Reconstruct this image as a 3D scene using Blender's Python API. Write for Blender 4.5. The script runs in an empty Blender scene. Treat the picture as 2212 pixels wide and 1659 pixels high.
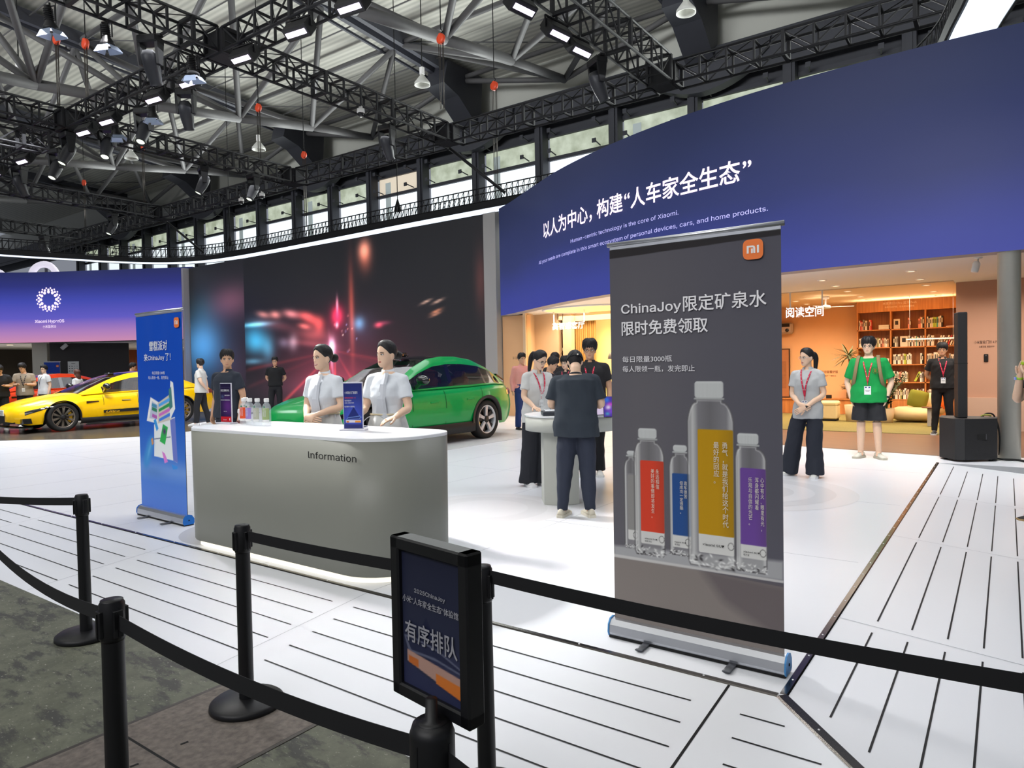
import bpy, math, os, random
import numpy as np
from mathutils import Vector, Matrix, noise as mnoise

sc = bpy.context.scene
R = math.radians
# ---------------------------------------------------------------- camera
cam = bpy.data.cameras.new('camera'); cam.sensor_fit = 'HORIZONTAL'; cam.sensor_width = 36.0
cam.lens = 36.0 * 1493.0 / 2212.0; cam.clip_end = 400
camo = bpy.data.objects.new('camera', cam); sc.collection.objects.link(camo)
camo.matrix_world = Matrix.Translation((0, 0, 1.5)) @ Matrix.Rotation(R(35.65), 4, 'Z') @ Matrix.Rotation(R(90 - 1.44), 4, 'X') @ Matrix.Rotation(R(-1.05), 4, 'Z')
sc.camera = camo
# ---------------------------------------------------------------- world, exposure, large lights
w = bpy.data.worlds.new('hall_air'); sc.world = w; w.use_nodes = True
w.node_tree.nodes['Background'].inputs[0].default_value = (.80, .86, 1.0, 1)
w.node_tree.nodes['Background'].inputs[1].default_value = .27
sc.view_settings.view_transform = 'Standard'; sc.view_settings.look = 'None'
sc.view_settings.gamma = 1; sc.view_settings.exposure = 0.0
sc.view_settings.use_curve_mapping = False
sc.cycles.max_bounces = 6; sc.cycles.diffuse_bounces = 3; sc.cycles.glossy_bounces = 3
sc.cycles.transmission_bounces = 6; sc.cycles.transparent_max_bounces = 8
sc.cycles.sample_clamp_indirect = 4; sc.cycles.use_denoising = True
def area_light(name, loc, sx, sy, power, col=(1, 1, 1), target=None, spread=120):
    l = bpy.data.lights.new(name, 'AREA'); l.shape = 'RECTANGLE'; l.size = sx; l.size_y = sy
    l.energy = power; l.color = col; l.spread = R(spread)
    o = bpy.data.objects.new(name, l); sc.collection.objects.link(o); o.location = loc
    if target:
        o.rotation_euler = (Vector(target) - Vector(loc)).to_track_quat('-Z', 'Y').to_euler()
    return o
COOL = (.93, .95, 1.0)
# rows of truss lamps over the stand (their summed light)
for X, Y, pw in ((-4, 6.4, 48), (-9.5, 7.4, 82), (-14.5, 8.2, 125), (-20.5, 7.0, 400), (-26.5, 7.6, 350),
                 (-9.6, 13.0, 90), (-15, 14.0, 85), (-22, 14.0, 100), (-2.2, 10.2, 150)):
    area_light('truss_light', (X, Y, 8.1), 4.6, 2.4, pw, COOL, (X, Y - .9, 0), 125)
area_light('truss_light', (-11.5, 5.0, 8.0), 1.2, .6, 42, (1, .98, .95), (-4.9, 4.5, 1.4), 24)
area_light('truss_light', (-14.5, 6.0, 8.0), 1.2, .6, 52, (1, .98, .95), (-20.4, 9.0, .6), 44)  # extra spot added to brighten the yellow car, not a truss lamp
area_light('truss_light', (-.5, 6.2, 8.0), 2.0, .6, 50, (1, .98, .95), (-.6, 12.2, 1.2), 50)  # added front light for column and speakers; no truss carries it
area_light('hall_light', (-1.6, .2, 11.5), 11, 6, 40, (1, .98, .94), (-1.6, 3.0, 0), 130)
area_light('hall_light', (-13, -1.0, 11.5), 12, 6, 105, (1, .98, .94), (-13, 4.0, 0), 130)
area_light('hall_light', (-3, -9, 9.5), 16, 5, 500, (1, .99, .97), (-5, 7, 1.2), 120)  # broad front fill added behind the camera, no lamp hangs there
# daylight from the hall's window band, aimed up at the roof
for X in (-6, -22, -38): area_light('window_daylight', (X, 24.0, 9.6), 14, 2.0, 1000, (.95, 1, .97), (X, 6, 16.0), 150)
area_light('window_daylight', (-14, -16, 9), 50, 4, 6000, (.95, .98, 1), (-14, 2, 17.5), 62)  # added behind the camera to brighten the roof, no window built there
# warm ceiling lamps inside the rooms
WARM = (1, .80, .58)
area_light('room_light', (-2.3, 18.4, 3.0), 2.4, 2.8, 165, WARM, None, 150)
area_light('room_light', (-4.6, 19.0, 3.0), 1.8, 2.6, 130, WARM, None, 150)
area_light('cove_light', (-2.2, 20.6, 2.75), 2.2, .3, 26, (1, .72, .42), (-2.2, 20.5, 3.1), 160)
area_light('room_light', (-2.4, 14.6, 3.0), 3.4, 1.8, 90, (1, .90, .78), None, 160)
area_light('room_light', (.1, 15.6, 3.0), 1.8, 1.8, 75, (1, .90, .78), None, 160)  # added to brighten the pink wall, stands for no particular lamp
area_light('room_light', (-9.8, 17.6, 3.0), 2.6, 1.2, 90, (1, .84, .60), None, 150)
area_light('room_light', (-7.8, 15.8, 3.0), 2.4, 1.6, 60, (1, .90, .76), None, 150)
area_light('room_light', (-42, 15.0, 3.0), 5, 4, 150, (1, .88, .72), None, 150)
area_light('room_light', (-43, 23.0, 3.0), 3, 3, 120, WARM, None, 150)

# ---------------------------------------------------------------- materials
def lin(c):
    return tuple(((x / 255) / 12.92 if x / 255 <= .04045 else ((x / 255 + .055) / 1.055) ** 2.4) for x in c)
_mats = {}
def mat(name, c, rough=.5, metal=0, emit=0, ec=None, nz=0, ns=8, bump=0, trans=0, spec=.5, coat=0, ior=1.45, alpha=1):
    """procedural material: principled shader whose colour is mottled by a noise texture"""
    if name in _mats: return _mats[name]
    m = bpy.data.materials.new(name); m.use_nodes = True; nt = m.node_tree; b = nt.nodes['Principled BSDF']
    col = (*lin(c), 1)
    b.inputs['Base Color'].default_value = col; b.inputs['Roughness'].default_value = rough
    b.inputs['Metallic'].default_value = metal; b.inputs['Specular IOR Level'].default_value = spec
    b.inputs['Transmission Weight'].default_value = trans; b.inputs['IOR'].default_value = ior
    b.inputs['Coat Weight'].default_value = coat; b.inputs['Coat Roughness'].default_value = .04
    b.inputs['Alpha'].default_value = alpha
    if emit:
        b.inputs['Emission Color'].default_value = (*lin(ec or c), 1); b.inputs['Emission Strength'].default_value = emit
    if nz or bump:
        tc = nt.nodes.new('ShaderNodeTexCoord'); t = nt.nodes.new('ShaderNodeTexNoise')
        t.inputs['Scale'].default_value = ns; t.inputs['Detail'].default_value = 4
        nt.links.new(tc.outputs['Object'], t.inputs['Vector'])
        if nz:
            mx = nt.nodes.new('ShaderNodeMix'); mx.data_type = 'RGBA'
            mx.inputs[6].default_value = tuple(max(0, x * (1 - nz)) for x in col[:3]) + (1,)
            mx.inputs[7].default_value = tuple(min(1, x * (1 + nz)) for x in col[:3]) + (1,)
            nt.links.new(t.outputs['Fac'], mx.inputs[0]); nt.links.new(mx.outputs[2], b.inputs['Base Color'])
        if bump:
            bp = nt.nodes.new('ShaderNodeBump'); bp.inputs['Strength'].default_value = bump; bp.inputs['Distance'].default_value = .01
            nt.links.new(t.outputs['Fac'], bp.inputs['Height']); nt.links.new(bp.outputs[0], b.inputs['Normal'])
    _mats[name] = m; return m
def wood(name, c1, c2, scale=30, axis='X', rough=.5):
    if name in _mats: return _mats[name]
    m = bpy.data.materials.new(name); m.use_nodes = True; nt = m.node_tree; b = nt.nodes['Principled BSDF']
    tc = nt.nodes.new('ShaderNodeTexCoord'); mp = nt.nodes.new('ShaderNodeMapping')
    sc_ = {'X': (scale, scale * .6, 1.2), 'Y': (1.2, scale, 1.2), 'F': (1.0, scale, 1)}[axis]
    mp.inputs['Scale'].default_value = sc_
    t = nt.nodes.new('ShaderNodeTexNoise'); t.inputs['Scale'].default_value = 1; t.inputs['Detail'].default_value = 3
    r = nt.nodes.new('ShaderNodeValToRGB'); r.color_ramp.elements[0].position = .35; r.color_ramp.elements[1].position = .65
    r.color_ramp.elements[0].color = (*lin(c1), 1); r.color_ramp.elements[1].color = (*lin(c2), 1)
    nt.links.new(tc.outputs['Object'], mp.inputs[0]); nt.links.new(mp.outputs[0], t.inputs['Vector'])
    nt.links.new(t.outputs['Fac'], r.inputs[0]); nt.links.new(r.outputs[0], b.inputs['Base Color'])
    b.inputs['Roughness'].default_value = rough; _mats[name] = m; return m
def ramp_emit(name, stops, zlo, zhi, strength=1.0, rough=.5, wob=0):
    """lit printed wall: emission follows a colour ramp over the object's height (the print itself)"""
    m = bpy.data.materials.new(name); m.use_nodes = True; nt = m.node_tree; b = nt.nodes['Principled BSDF']
    tc = nt.nodes.new('ShaderNodeTexCoord'); sp = nt.nodes.new('ShaderNodeSeparateXYZ'); mr = nt.nodes.new('ShaderNodeMapRange')
    mr.inputs[1].default_value = zlo; mr.inputs[2].default_value = zhi
    r = nt.nodes.new('ShaderNodeValToRGB')
    for i, (p, c) in enumerate(stops):
        e = r.color_ramp.elements[i] if i < 2 else r.color_ramp.elements.new(p)
        e.position = p; e.color = (*lin(c), 1)
    nt.links.new(tc.outputs['Object'], sp.inputs[0])
    src = sp.outputs[2]
    if wob:
        t = nt.nodes.new('ShaderNodeTexNoise'); t.inputs['Scale'].default_value = .35; t.inputs['Detail'].default_value = 2
        mp = nt.nodes.new('ShaderNodeMapping'); mp.inputs['Scale'].default_value = (1, 1, 3)
        ma = nt.nodes.new('ShaderNodeMath'); ma.operation = 'MULTIPLY_ADD'; ma.inputs[1].default_value = wob
        nt.links.new(tc.outputs['Object'], mp.inputs[0]); nt.links.new(mp.outputs[0], t.inputs['Vector'])
        nt.links.new(t.outputs['Fac'], ma.inputs[0]); nt.links.new(src, ma.inputs[2]); src = ma.outputs[0]
    nt.links.new(src, mr.inputs[0]); nt.links.new(mr.outputs[0], r.inputs[0])
    nt.links.new(r.outputs[0], b.inputs['Emission Color']); b.inputs['Emission Strength'].default_value = strength
    b.inputs['Base Color'].default_value = (.02, .02, .03, 1); b.inputs['Specular IOR Level'].default_value = .15; b.inputs['Roughness'].default_value = rough
    return m
def attr_mat(name, emit=0, rough=.5):
    """surface whose printed or displayed picture is stored in the mesh's colour attribute"""
    if name in _mats: return _mats[name]
    m = bpy.data.materials.new(name); m.use_nodes = True; nt = m.node_tree; b = nt.nodes['Principled BSDF']
    a = nt.nodes.new('ShaderNodeAttribute'); a.attribute_name = 'picture'
    if emit:
        nt.links.new(a.outputs[0], b.inputs['Emission Color']); b.inputs['Emission Strength'].default_value = emit
        b.inputs['Base Color'].default_value = (.02, .02, .02, 1)
    else:
        b.inputs['Specular IOR Level'].default_value = .2
        nt.links.new(a.outputs[0], b.inputs['Base Color'])
    b.inputs['Roughness'].default_value = rough; _mats[name] = m; return m

# ---------------------------------------------------------------- mesh builder
def V3(p): return np.array(p, float)
def rotm(z=0, x=0, y=0):
    return np.array((Matrix.Rotation(R(z), 3, 'Z') @ Matrix.Rotation(R(x), 3, 'X') @ Matrix.Rotation(R(y), 3, 'Y')))
def frames(P):
    P = [V3(p) for p in P]; n = len(P); T = []
    for i in range(n):
        t = P[min(i + 1, n - 1)] - P[max(i - 1, 0)]; T.append(t / (np.linalg.norm(t) + 1e-12))
    a = V3((0, 0, 1)) if abs(T[0][2]) < .9 else V3((0, 1, 0))
    u = np.cross(a, T[0]); u /= np.linalg.norm(u); out = []
    for t in T:
        u = u - t * np.dot(u, t); u /= (np.linalg.norm(u) + 1e-12); out.append((u, np.cross(t, u)))
    return P, out
def smooth_path(P, k=4):
    P = [V3(p) for p in P]; out = []
    for i in range(len(P) - 1):
        a, b, c, d = P[max(i - 1, 0)], P[i], P[i + 1], P[min(i + 2, len(P) - 1)]
        for j in range(k):
            t = j / k; out.append(.5 * (2 * b + (c - a) * t + (2 * a - 5 * b + 4 * c - d) * t * t + (3 * b - a - 3 * c + d) * t ** 3))
    out.append(P[-1]); return out
class MB:
    def __init__(s): s.v, s.f, s.m, s.sm, s.M = [], [], [], [], None
    def add(s, vs, fs, m=0, smooth=True):
        o = len(s.v)
        for p in vs:
            s.v.append(tuple(s.M @ Vector(tuple(p))) if s.M is not None else tuple(float(c) for c in p))
        for f in fs: s.f.append(tuple(o + i for i in f)); s.m.append(m); s.sm.append(smooth)
        return s
    def box(s, c, d, m=0, rot=None, ch=0):
        x, y, z = (k / 2 for k in d); c = V3(c)
        if ch:
            vs, idx = [], {}
            for sx in (-1, 1):
                for sy in (-1, 1):
                    for sz in (-1, 1):
                        for k in range(3):
                            p = [sx * x, sy * y, sz * z]
                            for j in range(3):
                                if j != k: p[j] -= ch * (1 if p[j] > 0 else -1)
                            idx[(sx, sy, sz, k)] = len(vs); vs.append(p)
            fs = []
            for k in range(3):
                a, b = [j for j in range(3) if j != k]
                for sg in (-1, 1):
                    q = []
                    for ua, ub in ((-1, -1), (1, -1), (1, 1), (-1, 1)):
                        t = [0, 0, 0]; t[k] = sg; t[a] = ua; t[b] = ub; q.append(idx[(*t, k)])
                    fs.append(q)
                for ua in (-1, 1):
                    for ub in (-1, 1):
                        q = []
                        for sk, kk in ((-1, a), (1, a), (1, b), (-1, b)):
                            t = [0, 0, 0]; t[k] = sk; t[a] = ua; t[b] = ub; q.append(idx[(*t, kk)])
                        fs.append(q)
            for sx in (-1, 1):
                for sy in (-1, 1):
                    for sz in (-1, 1): fs.append([idx[(sx, sy, sz, k)] for k in range(3)])
        else:
            vs = [(a * x, b * y, e * z) for a in (-1, 1) for b in (-1, 1) for e in (-1, 1)]
            fs = [(0, 1, 3, 2), (4, 6, 7, 5), (0, 4, 5, 1), (2, 3, 7, 6), (0, 2, 6, 4), (1, 5, 7, 3)]
        vs = [V3(p) if rot is None else rot @ V3(p) for p in vs]
        return s.add([p + c for p in vs], fs, m, False)
    def loft(s, rings, m=0, cap=True, smooth=True, close=False):
        n = len(rings[0]); vs = [p for r in rings for p in r]; fs = []; k = len(rings)
        for i in range(k if close else k - 1):
            for j in range(n):
                a, b = i * n + j, i * n + (j + 1) % n; c, d = ((i + 1) % k) * n + (j + 1) % n, ((i + 1) % k) * n + j
                fs.append((a, b, c, d))
        if cap and not close: fs += [tuple(range(n))[::-1], tuple(range((k - 1) * n, k * n))]
        return s.add(vs, fs, m, smooth)
    def tube(s, P, r, n=8, m=0, cap=True, ell=1.0, smooth=True, close=False):
        P, fr = frames(P); rr = r if hasattr(r, '__len__') else [r] * len(P); rings = []
        for p, (u, v), q in zip(P, fr, rr):
            rings.append([p + u * q * math.cos(2 * math.pi * k / n) + v * q * ell * math.sin(2 * math.pi * k / n) for k in range(n)])
        return s.loft(rings, m, cap, smooth, close)
    def bar(s, a, b, wd, m=0, h=None):
        P, fr = frames([a, b]); h = h or wd
        rings = [[p + u * x * wd / 2 + v * y * h / 2 for x, y in ((-1, -1), (1, -1), (1, 1), (-1, 1))] for p, (u, v) in zip(P, fr)]
        return s.loft(rings, m, True, False)
    def ring(s, c, rad, r, n=24, k=6, m=0, rot=None):
        c = V3(c); P = []
        for i in range(n):
            p = V3((rad * math.cos(2 * math.pi * i / n), rad * math.sin(2 * math.pi * i / n), 0)); P.append(c + (p if rot is None else rot @ p))
        rings = []
        for i in range(n):
            d = P[i] - c; d /= np.linalg.norm(d); t = P[(i + 1) % n] - P[i - 1]; u = np.cross(d, t); u /= np.linalg.norm(u)
            rings.append([P[i] + d * r * math.cos(2 * math.pi * j / k) + u * r * math.sin(2 * math.pi * j / k) for j in range(k)])
        return s.loft(rings, m, False, True, True)
    def lathe(s, prof, n=24, c=(0, 0, 0), m=0, rot=None, cap=True, smooth=True):
        c = V3(c); rings = []
        for r, z in prof:
            q = [V3((r * math.cos(2 * math.pi * k / n), r * math.sin(2 * math.pi * k / n), z)) for k in range(n)]
            rings.append([c + (p if rot is None else rot @ p) for p in q])
        return s.loft(rings, m, cap, smooth)
    def ell(s, c, r, n=12, m=0, rot=None):
        k = max(5, n // 2); prof = [(math.sin(math.pi * (i + .02) / (k + .04)), -math.cos(math.pi * (i + .02) / (k + .04))) for i in range(k + 1)]
        c = V3(c); r = V3(r); rings = []
        for q, z in prof:
            pts = [V3((q * math.cos(2 * math.pi * j / n), q * math.sin(2 * math.pi * j / n), z)) * r for j in range(n)]
            rings.append([c + (p if rot is None else rot @ p) for p in pts])
        return s.loft(rings, m, True, True)
    def poly(s, pts, m=0): return s.add(pts, [tuple(range(len(pts)))], m, False)
    def prism(s, poly, f0, f1, m=0, smooth=False):
        a = [f0(*p) for p in poly]; b = [f1(*p) for p in poly]; n = len(poly)
        s.add(a + b, [tuple(range(n))[::-1], tuple(range(n, 2 * n))], m, False)
        o = len(s.v) - 2 * n
        for i in range(n): s.f.append((o + i, o + (i + 1) % n, o + n + (i + 1) % n, o + n + i)); s.m.append(m); s.sm.append(smooth)
        return s
    def grid(s, G, m=0, smooth=True, closeu=False):
        nu, nv = len(G), len(G[0]); vs = [p for r in G for p in r]; fs = []
        for i in range(nu if closeu else nu - 1):
            for j in range(nv - 1):
                i2 = (i + 1) % nu; fs.append((i * nv + j, i2 * nv + j, i2 * nv + j + 1, i * nv + j + 1))
        return s.add(vs, fs, m, smooth)
    def mesh(s, name):
        me = bpy.data.meshes.new(name); me.from_pydata(s.v, [], s.f); me.update()
        me.polygons.foreach_set('material_index', s.m); me.polygons.foreach_set('use_smooth', s.sm)
        return me
    def build(s, name, mats, parent=None, fix=True):
        me = s.mesh(name)
        if fix:
            import bmesh
            bm = bmesh.new(); bm.from_mesh(me); bmesh.ops.recalc_face_normals(bm, faces=bm.faces); bm.to_mesh(me); bm.free()
        return link(name, me, mats, parent)
def link(name, me, mats=(), parent=None):
    o = bpy.data.objects.new(name, me); sc.collection.objects.link(o)
    for m in (mats if isinstance(mats, (list, tuple)) else [mats]): me.materials.append(m)
    if parent is not None: o.parent = parent
    return o
def tag(o, label, cat, group=None):
    o['label'] = label; o['category'] = cat
    if group: o['group'] = group
    return o
def thing(name, label, cat, loc=(0, 0, 0), rz=0, group=None):
    o = bpy.data.objects.new(name, None); o.empty_display_size = .1; sc.collection.objects.link(o)
    o.location = loc; o.rotation_euler = (0, 0, R(rz)); return tag(o, label, cat, group)
def struct(o, label=None):
    o['kind'] = 'structure'
    if label: o['label'] = label
    return o
def part(o, label): o['label'] = label; return o
def clone(root, loc, rz=None, label=None):
    r = root.copy(); sc.collection.objects.link(r); r.location = loc
    if rz is not None: r.rotation_euler = (0, 0, R(rz))
    if label: r['label'] = label
    for ch in root.children:
        c = ch.copy(); sc.collection.objects.link(c); c.parent = r
        for g in ch.children:
            d = g.copy(); sc.collection.objects.link(d); d.parent = c
    return r
SCR = bpy.data.scenes.new('scratch')
def evaluated_mesh(o):
    SCR.collection.objects.link(o)
    with bpy.context.temp_override(scene=SCR, view_layer=SCR.view_layers[0]):
        dg = bpy.context.evaluated_depsgraph_get(); me = bpy.data.meshes.new_from_object(o.evaluated_get(dg))
    bpy.data.objects.remove(o); return me
def typeface(f):
    try: return bpy.data.fonts.load(os.path.join(bpy.utils.system_resource('DATAFILES', path='fonts'), f))   # typefaces that ship with Blender
    except Exception: return None
LATIN = typeface('Inter.woff2')
def text(body, size, f, m, parent=None, name='lettering', align='LEFT', bold=0, width=None, extrude=0.0, shear=0, sub=0, caps=None):
    """lettering as a mesh; f maps (u right, v up, d outwards) in metres to a point"""
    c = bpy.data.curves.new('t', 'FONT'); c.body = body; c.size = 1; latin = all(ord(k) < 0x250 for k in body); c.font = (LATIN if latin else None) or c.font; c.offset = 0 if latin and body != 'ChinaJoy' else bold; c.offset = bold; c.align_x = align; c.shear = shear
    c.extrude = extrude / size; c.resolution_u = 3
    me = evaluated_mesh(bpy.data.objects.new('t', c)); bpy.data.curves.remove(c)
    n = len(me.vertices); co = np.empty(n * 3); me.vertices.foreach_get('co', co); co = co.reshape(-1, 3) * size
    if width:
        k = width / (co[:, 0].max() - co[:, 0].min()); co[:, 0] = (co[:, 0] - (co[:, 0].min() if align == 'LEFT' else 0)) * k
    me.vertices.foreach_set('co', np.array([f(*p) for p in co], float).ravel()); me.update()
    me.materials.clear()
    return link(name, me, m, parent)
def plane_map(o, u, v, d):
    o, u, v, d = V3(o), V3(u), V3(v), V3(d)
    return lambda a, b, c=0: o + u * a + v * b + d * (c + .003)
# ---------------------------------------------------------------- painted pictures
class Paint:
    """a picture on a regular grid; x right, y up, in metres"""
    def __init__(s, w, h, step, bg=(0, 0, 0)):
        s.w, s.h = w, h; s.nx, s.ny = int(w / step) + 1, int(h / step) + 1; s.step = step
        s.X, s.Y = np.meshgrid(np.linspace(0, w, s.nx), np.linspace(0, h, s.ny)); s.I = np.zeros((s.ny, s.nx, 3)) + V3(bg)
    def mix(s, a, c): a = np.clip(a, 0, 1)[..., None]; s.I = s.I * (1 - a) + V3(c) * a
    def glow(s, x, y, rx, ry, c, k=1, ang=0):
        ca, sa = math.cos(R(ang)), math.sin(R(ang)); dx, dy = s.X - x, s.Y - y
        u, v = (dx * ca + dy * sa) / rx, (-dx * sa + dy * ca) / ry; s.I = s.I + V3(c) * (k * np.exp(-(u * u + v * v)))[..., None]
    def blob(s, x, y, rx, ry, c, k=1, ang=0):
        ca, sa = math.cos(R(ang)), math.sin(R(ang)); dx, dy = s.X - x, s.Y - y
        u, v = (dx * ca + dy * sa) / rx, (-dx * sa + dy * ca) / ry; s.mix(k * np.exp(-(u * u + v * v)), c)
    def sd(s, P):
        """signed distance (negative inside) to a polygon"""
        d = np.full(s.X.shape, 1e9); ins = np.zeros(s.X.shape, bool); n = len(P)
        for i in range(n):
            (ax, ay), (bx, by) = P[i], P[(i + 1) % n]; ex, ey = bx - ax, by - ay; wx, wy = s.X - ax, s.Y - ay
            t = np.clip((wx * ex + wy * ey) / (ex * ex + ey * ey + 1e-12), 0, 1); d = np.minimum(d, (wx - ex * t) ** 2 + (wy - ey * t) ** 2)
            with np.errstate(all='ignore'): xc = ax + (s.Y - ay) * ex / (ey if ey else 1e-12)
            ins ^= ((ay > s.Y) != (by > s.Y)) & (s.X < xc)
        return np.sqrt(d) * np.where(ins, -1, 1)
    def poly(s, P, c, a=1, soft=None): d = s.sd(P); q = soft or s.step; s.mix(a * np.clip(.5 - d / q, 0, 1), c); return d
    def rect(s, x0, y0, x1, y1, c, a=1, r=0, soft=None):
        cx, cy = (x0 + x1) / 2, (y0 + y1) / 2; qx, qy = np.abs(s.X - cx) - (x1 - x0) / 2 + r, np.abs(s.Y - cy) - (y1 - y0) / 2 + r
        d = np.hypot(np.maximum(qx, 0), np.maximum(qy, 0)) + np.minimum(np.maximum(qx, qy), 0) - r
        s.mix(a * np.clip(.5 - d / (soft or s.step), 0, 1), c); return d
    def mesh(s, name, f, m, parent=None, srgb=True):
        nx, ny = s.nx, s.ny; pts = np.array([f(x, y, 0) for x, y in zip(s.X.ravel(), s.Y.ravel())], float)
        a = np.arange(nx * ny).reshape(ny, nx); q = np.stack([a[:-1, :-1], a[:-1, 1:], a[1:, 1:], a[1:, :-1]], -1).reshape(-1, 4)
        me = bpy.data.meshes.new(name); me.vertices.add(nx * ny); me.vertices.foreach_set('co', pts.ravel())
        me.loops.add(q.size); me.loops.foreach_set('vertex_index', q.ravel().astype(np.int32))
        me.polygons.add(len(q)); me.polygons.foreach_set('loop_start', (np.arange(len(q)) * 4).astype(np.int32))
        me.update(calc_edges=True)
        at = me.color_attributes.new('picture', 'FLOAT_COLOR', 'POINT'); I = np.clip(s.I, 0, 255 if srgb else 9)
        if srgb: I = I / 255; I = np.where(I <= .04045, I / 12.92, ((I + .055) / 1.055) ** 2.4)
        at.data.foreach_set('color', np.concatenate([I.reshape(-1, 3), np.ones((nx * ny, 1))], 1).ravel().astype(np.float32))
        return link(name, me, m, parent)
def remesh(mb, vox, it=2, fold=None):
    """one continuous skin out of overlapping lofts"""
    me = mb.mesh('r'); o = bpy.data.objects.new('r', me)
    md = o.modifiers.new('r', 'REMESH'); md.mode = 'VOXEL'; md.voxel_size = vox; md.use_smooth_shade = True
    if it: s2 = o.modifiers.new('s', 'SMOOTH'); s2.iterations = it; s2.factor = .5
    r = evaluated_mesh(o); bpy.data.meshes.remove(me)
    if fold:
        amp, fx, fz, seed = fold
        n = len(r.vertices); co = np.empty(n * 3); no = np.empty(n * 3); r.vertices.foreach_get('co', co); r.vertices.foreach_get('normal', no); C = co.reshape(-1, 3); nn = mnoise.noise
        k = np.array([nn(Vector((x * fx + z * 3 + seed, y * fx, z * fz))) + .6 * nn(Vector((x * fx * 1.8 - z * 11, y * fx * 1.8 + seed, z * fz * 1.7))) for x, y, z in C.tolist()])
        r.vertices.foreach_set('co', (C + no.reshape(-1, 3) * (amp * k)[:, None]).ravel()); r.update()
    for p in r.polygons: p.use_smooth = True
    r.materials.clear(); return r
ORD_ = ['first', 'second', 'third', 'fourth', 'fifth', 'sixth', 'seventh', 'eighth', 'ninth', 'tenth', 'eleventh', 'twelfth', 'thirteenth', 'fourteenth', 'fifteenth', 'sixteenth', 'seventeenth', 'eighteenth', 'nineteenth', 'twentieth']
class _Ord:
    def __getitem__(s, k): return ORD_[k] if k < 20 else 'twenty-' + ORD_[k - 20]
ORD = _Ord()
# ================================================================ setting: floors
def concrete_mat():
    m = bpy.data.materials.new('worn_painted_concrete'); m.use_nodes = True; nt = m.node_tree; b = nt.nodes['Principled BSDF']; L = nt.links.new
    tc = nt.nodes.new('ShaderNodeTexCoord')
    def nz(s, d, sx=1, sy=1):
        mp = nt.nodes.new('ShaderNodeMapping'); mp.inputs['Scale'].default_value = (sx, sy, 1); mp.inputs['Rotation'].default_value = (0, 0, .5)
        t = nt.nodes.new('ShaderNodeTexNoise'); t.inputs['Scale'].default_value = s; t.inputs['Detail'].default_value = d; t.inputs['Roughness'].default_value = .7
        L(tc.outputs['Object'], mp.inputs[0]); L(mp.outputs[0], t.inputs['Vector']); return t.outputs['Fac']
    def rmp(src, p0, p1, c0, c1):
        r = nt.nodes.new('ShaderNodeValToRGB'); r.color_ramp.elements[0].position = p0; r.color_ramp.elements[1].position = p1
        r.color_ramp.elements[0].color = (*lin(c0), 1); r.color_ramp.elements[1].color = (*lin(c1), 1); L(src, r.inputs[0]); return r.outputs[0]
    base = rmp(nz(7, 9), .38, .64, (82, 84, 71), (102, 104, 89))
    worn = rmp(nz(3.0, 12, 1, 2.6), .50, .58, (0, 0, 0), (255, 255, 255))
    mx = nt.nodes.new('ShaderNodeMix'); mx.data_type = 'RGBA'; L(worn, mx.inputs[0]); L(base, mx.inputs[6]); mx.inputs[7].default_value = (*lin((58, 58, 54)), 1)
    spk = rmp(nz(38, 9, 1, 1.8), .60, .70, (0, 0, 0), (255, 255, 255))
    m2 = nt.nodes.new('ShaderNodeMix'); m2.data_type = 'RGBA'; L(spk, m2.inputs[0]); L(mx.outputs[2], m2.inputs[6]); m2.inputs[7].default_value = (*lin((165, 164, 152)), 1)
    L(m2.outputs[2], b.inputs['Base Color']); b.inputs['Roughness'].default_value = .62
    return m
WHITE = mat('white_floor_panel', (232, 234, 240), .32, nz=.015, ns=1.5)
mb = MB(); mb.box((-20, 2, -.15), (120, 80, .1)); struct(mb.build('floor', [concrete_mat()]))
# trench cover plates let into the concrete
PL = mat('rusty_steel_plate', (104, 96, 90), .65, .15, nz=.75, ns=34, bump=.5); DK = mat('black_gap', (14, 14, 15), .8)
def plate(y0, y1, slot):
    mb = MB(); mb.box((-2.9, (y0 + y1) / 2, -.0985), (.70, y1 - y0 - .012, .003))
    mb.box((slot[0], slot[1], -.0967), (.012, .032, .002), 1, rotm(-8))
    for x in (-3.262, -2.538): mb.box((x, (y0 + y1) / 2, -.0985), (.022, y1 - y0, .003), 2)
    mb.box((-2.9, y0, -.0987), (.72, .012, .0025), 1)
    return mb.build('trench_cover', [PL, DK, mat('trench_edge_steel', (74, 70, 66), .5, .5, nz=.3, ns=20)])
tag(plate(1.435, 2.0, (-2.885, 1.55)), 'brown steel trench cover plate beside the foot of the middle post', 'floor plate', 'trench covers')
tag(plate(.25, 1.435, (-2.894, 1.344)), 'brown steel trench cover plate nearest the camera at the bottom edge', 'floor plate', 'trench covers')
# white raised floor with seams and flat discs of slightly different grey
mb = MB()
mb.poly([(-42, 3.18, 0), (-.82, 3.18, 0), (-.82, 11.65, 0), (1.2, 11.65, 0), (1.2, 26, 0), (-42, 26, 0)])
mb.poly([(-42, 3.18, -.1), (-42, 26, -.1), (1.2, 26, -.1), (1.2, 11.65, -.1), (-.82, 11.65, -.1), (-.82, 3.18, -.1)])
mb.poly([(-.82, 11.65, 0), (-.82, 11.65, -.1), (1.2, 11.65, -.1), (1.2, 11.65, 0)], 1)
mb.poly([(-42, 26, 0), (1.2, 26, 0), (1.2, 26, -.1), (-42, 26, -.1)], 1); mb.poly([(1.2, 26, 0), (1.2, 11.65, 0), (1.2, 11.65, -.1), (1.2, 26, -.1)], 1)
for y in np.arange(5.62, 18, 2.44): mb.box((-17, y, .0004), (32.2, .003, .0006), 2)
for x in np.arange(-3.5, -24, -1.22): mb.box((x, 9, .0004), (.003, 11.6, .0006), 2)
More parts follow.
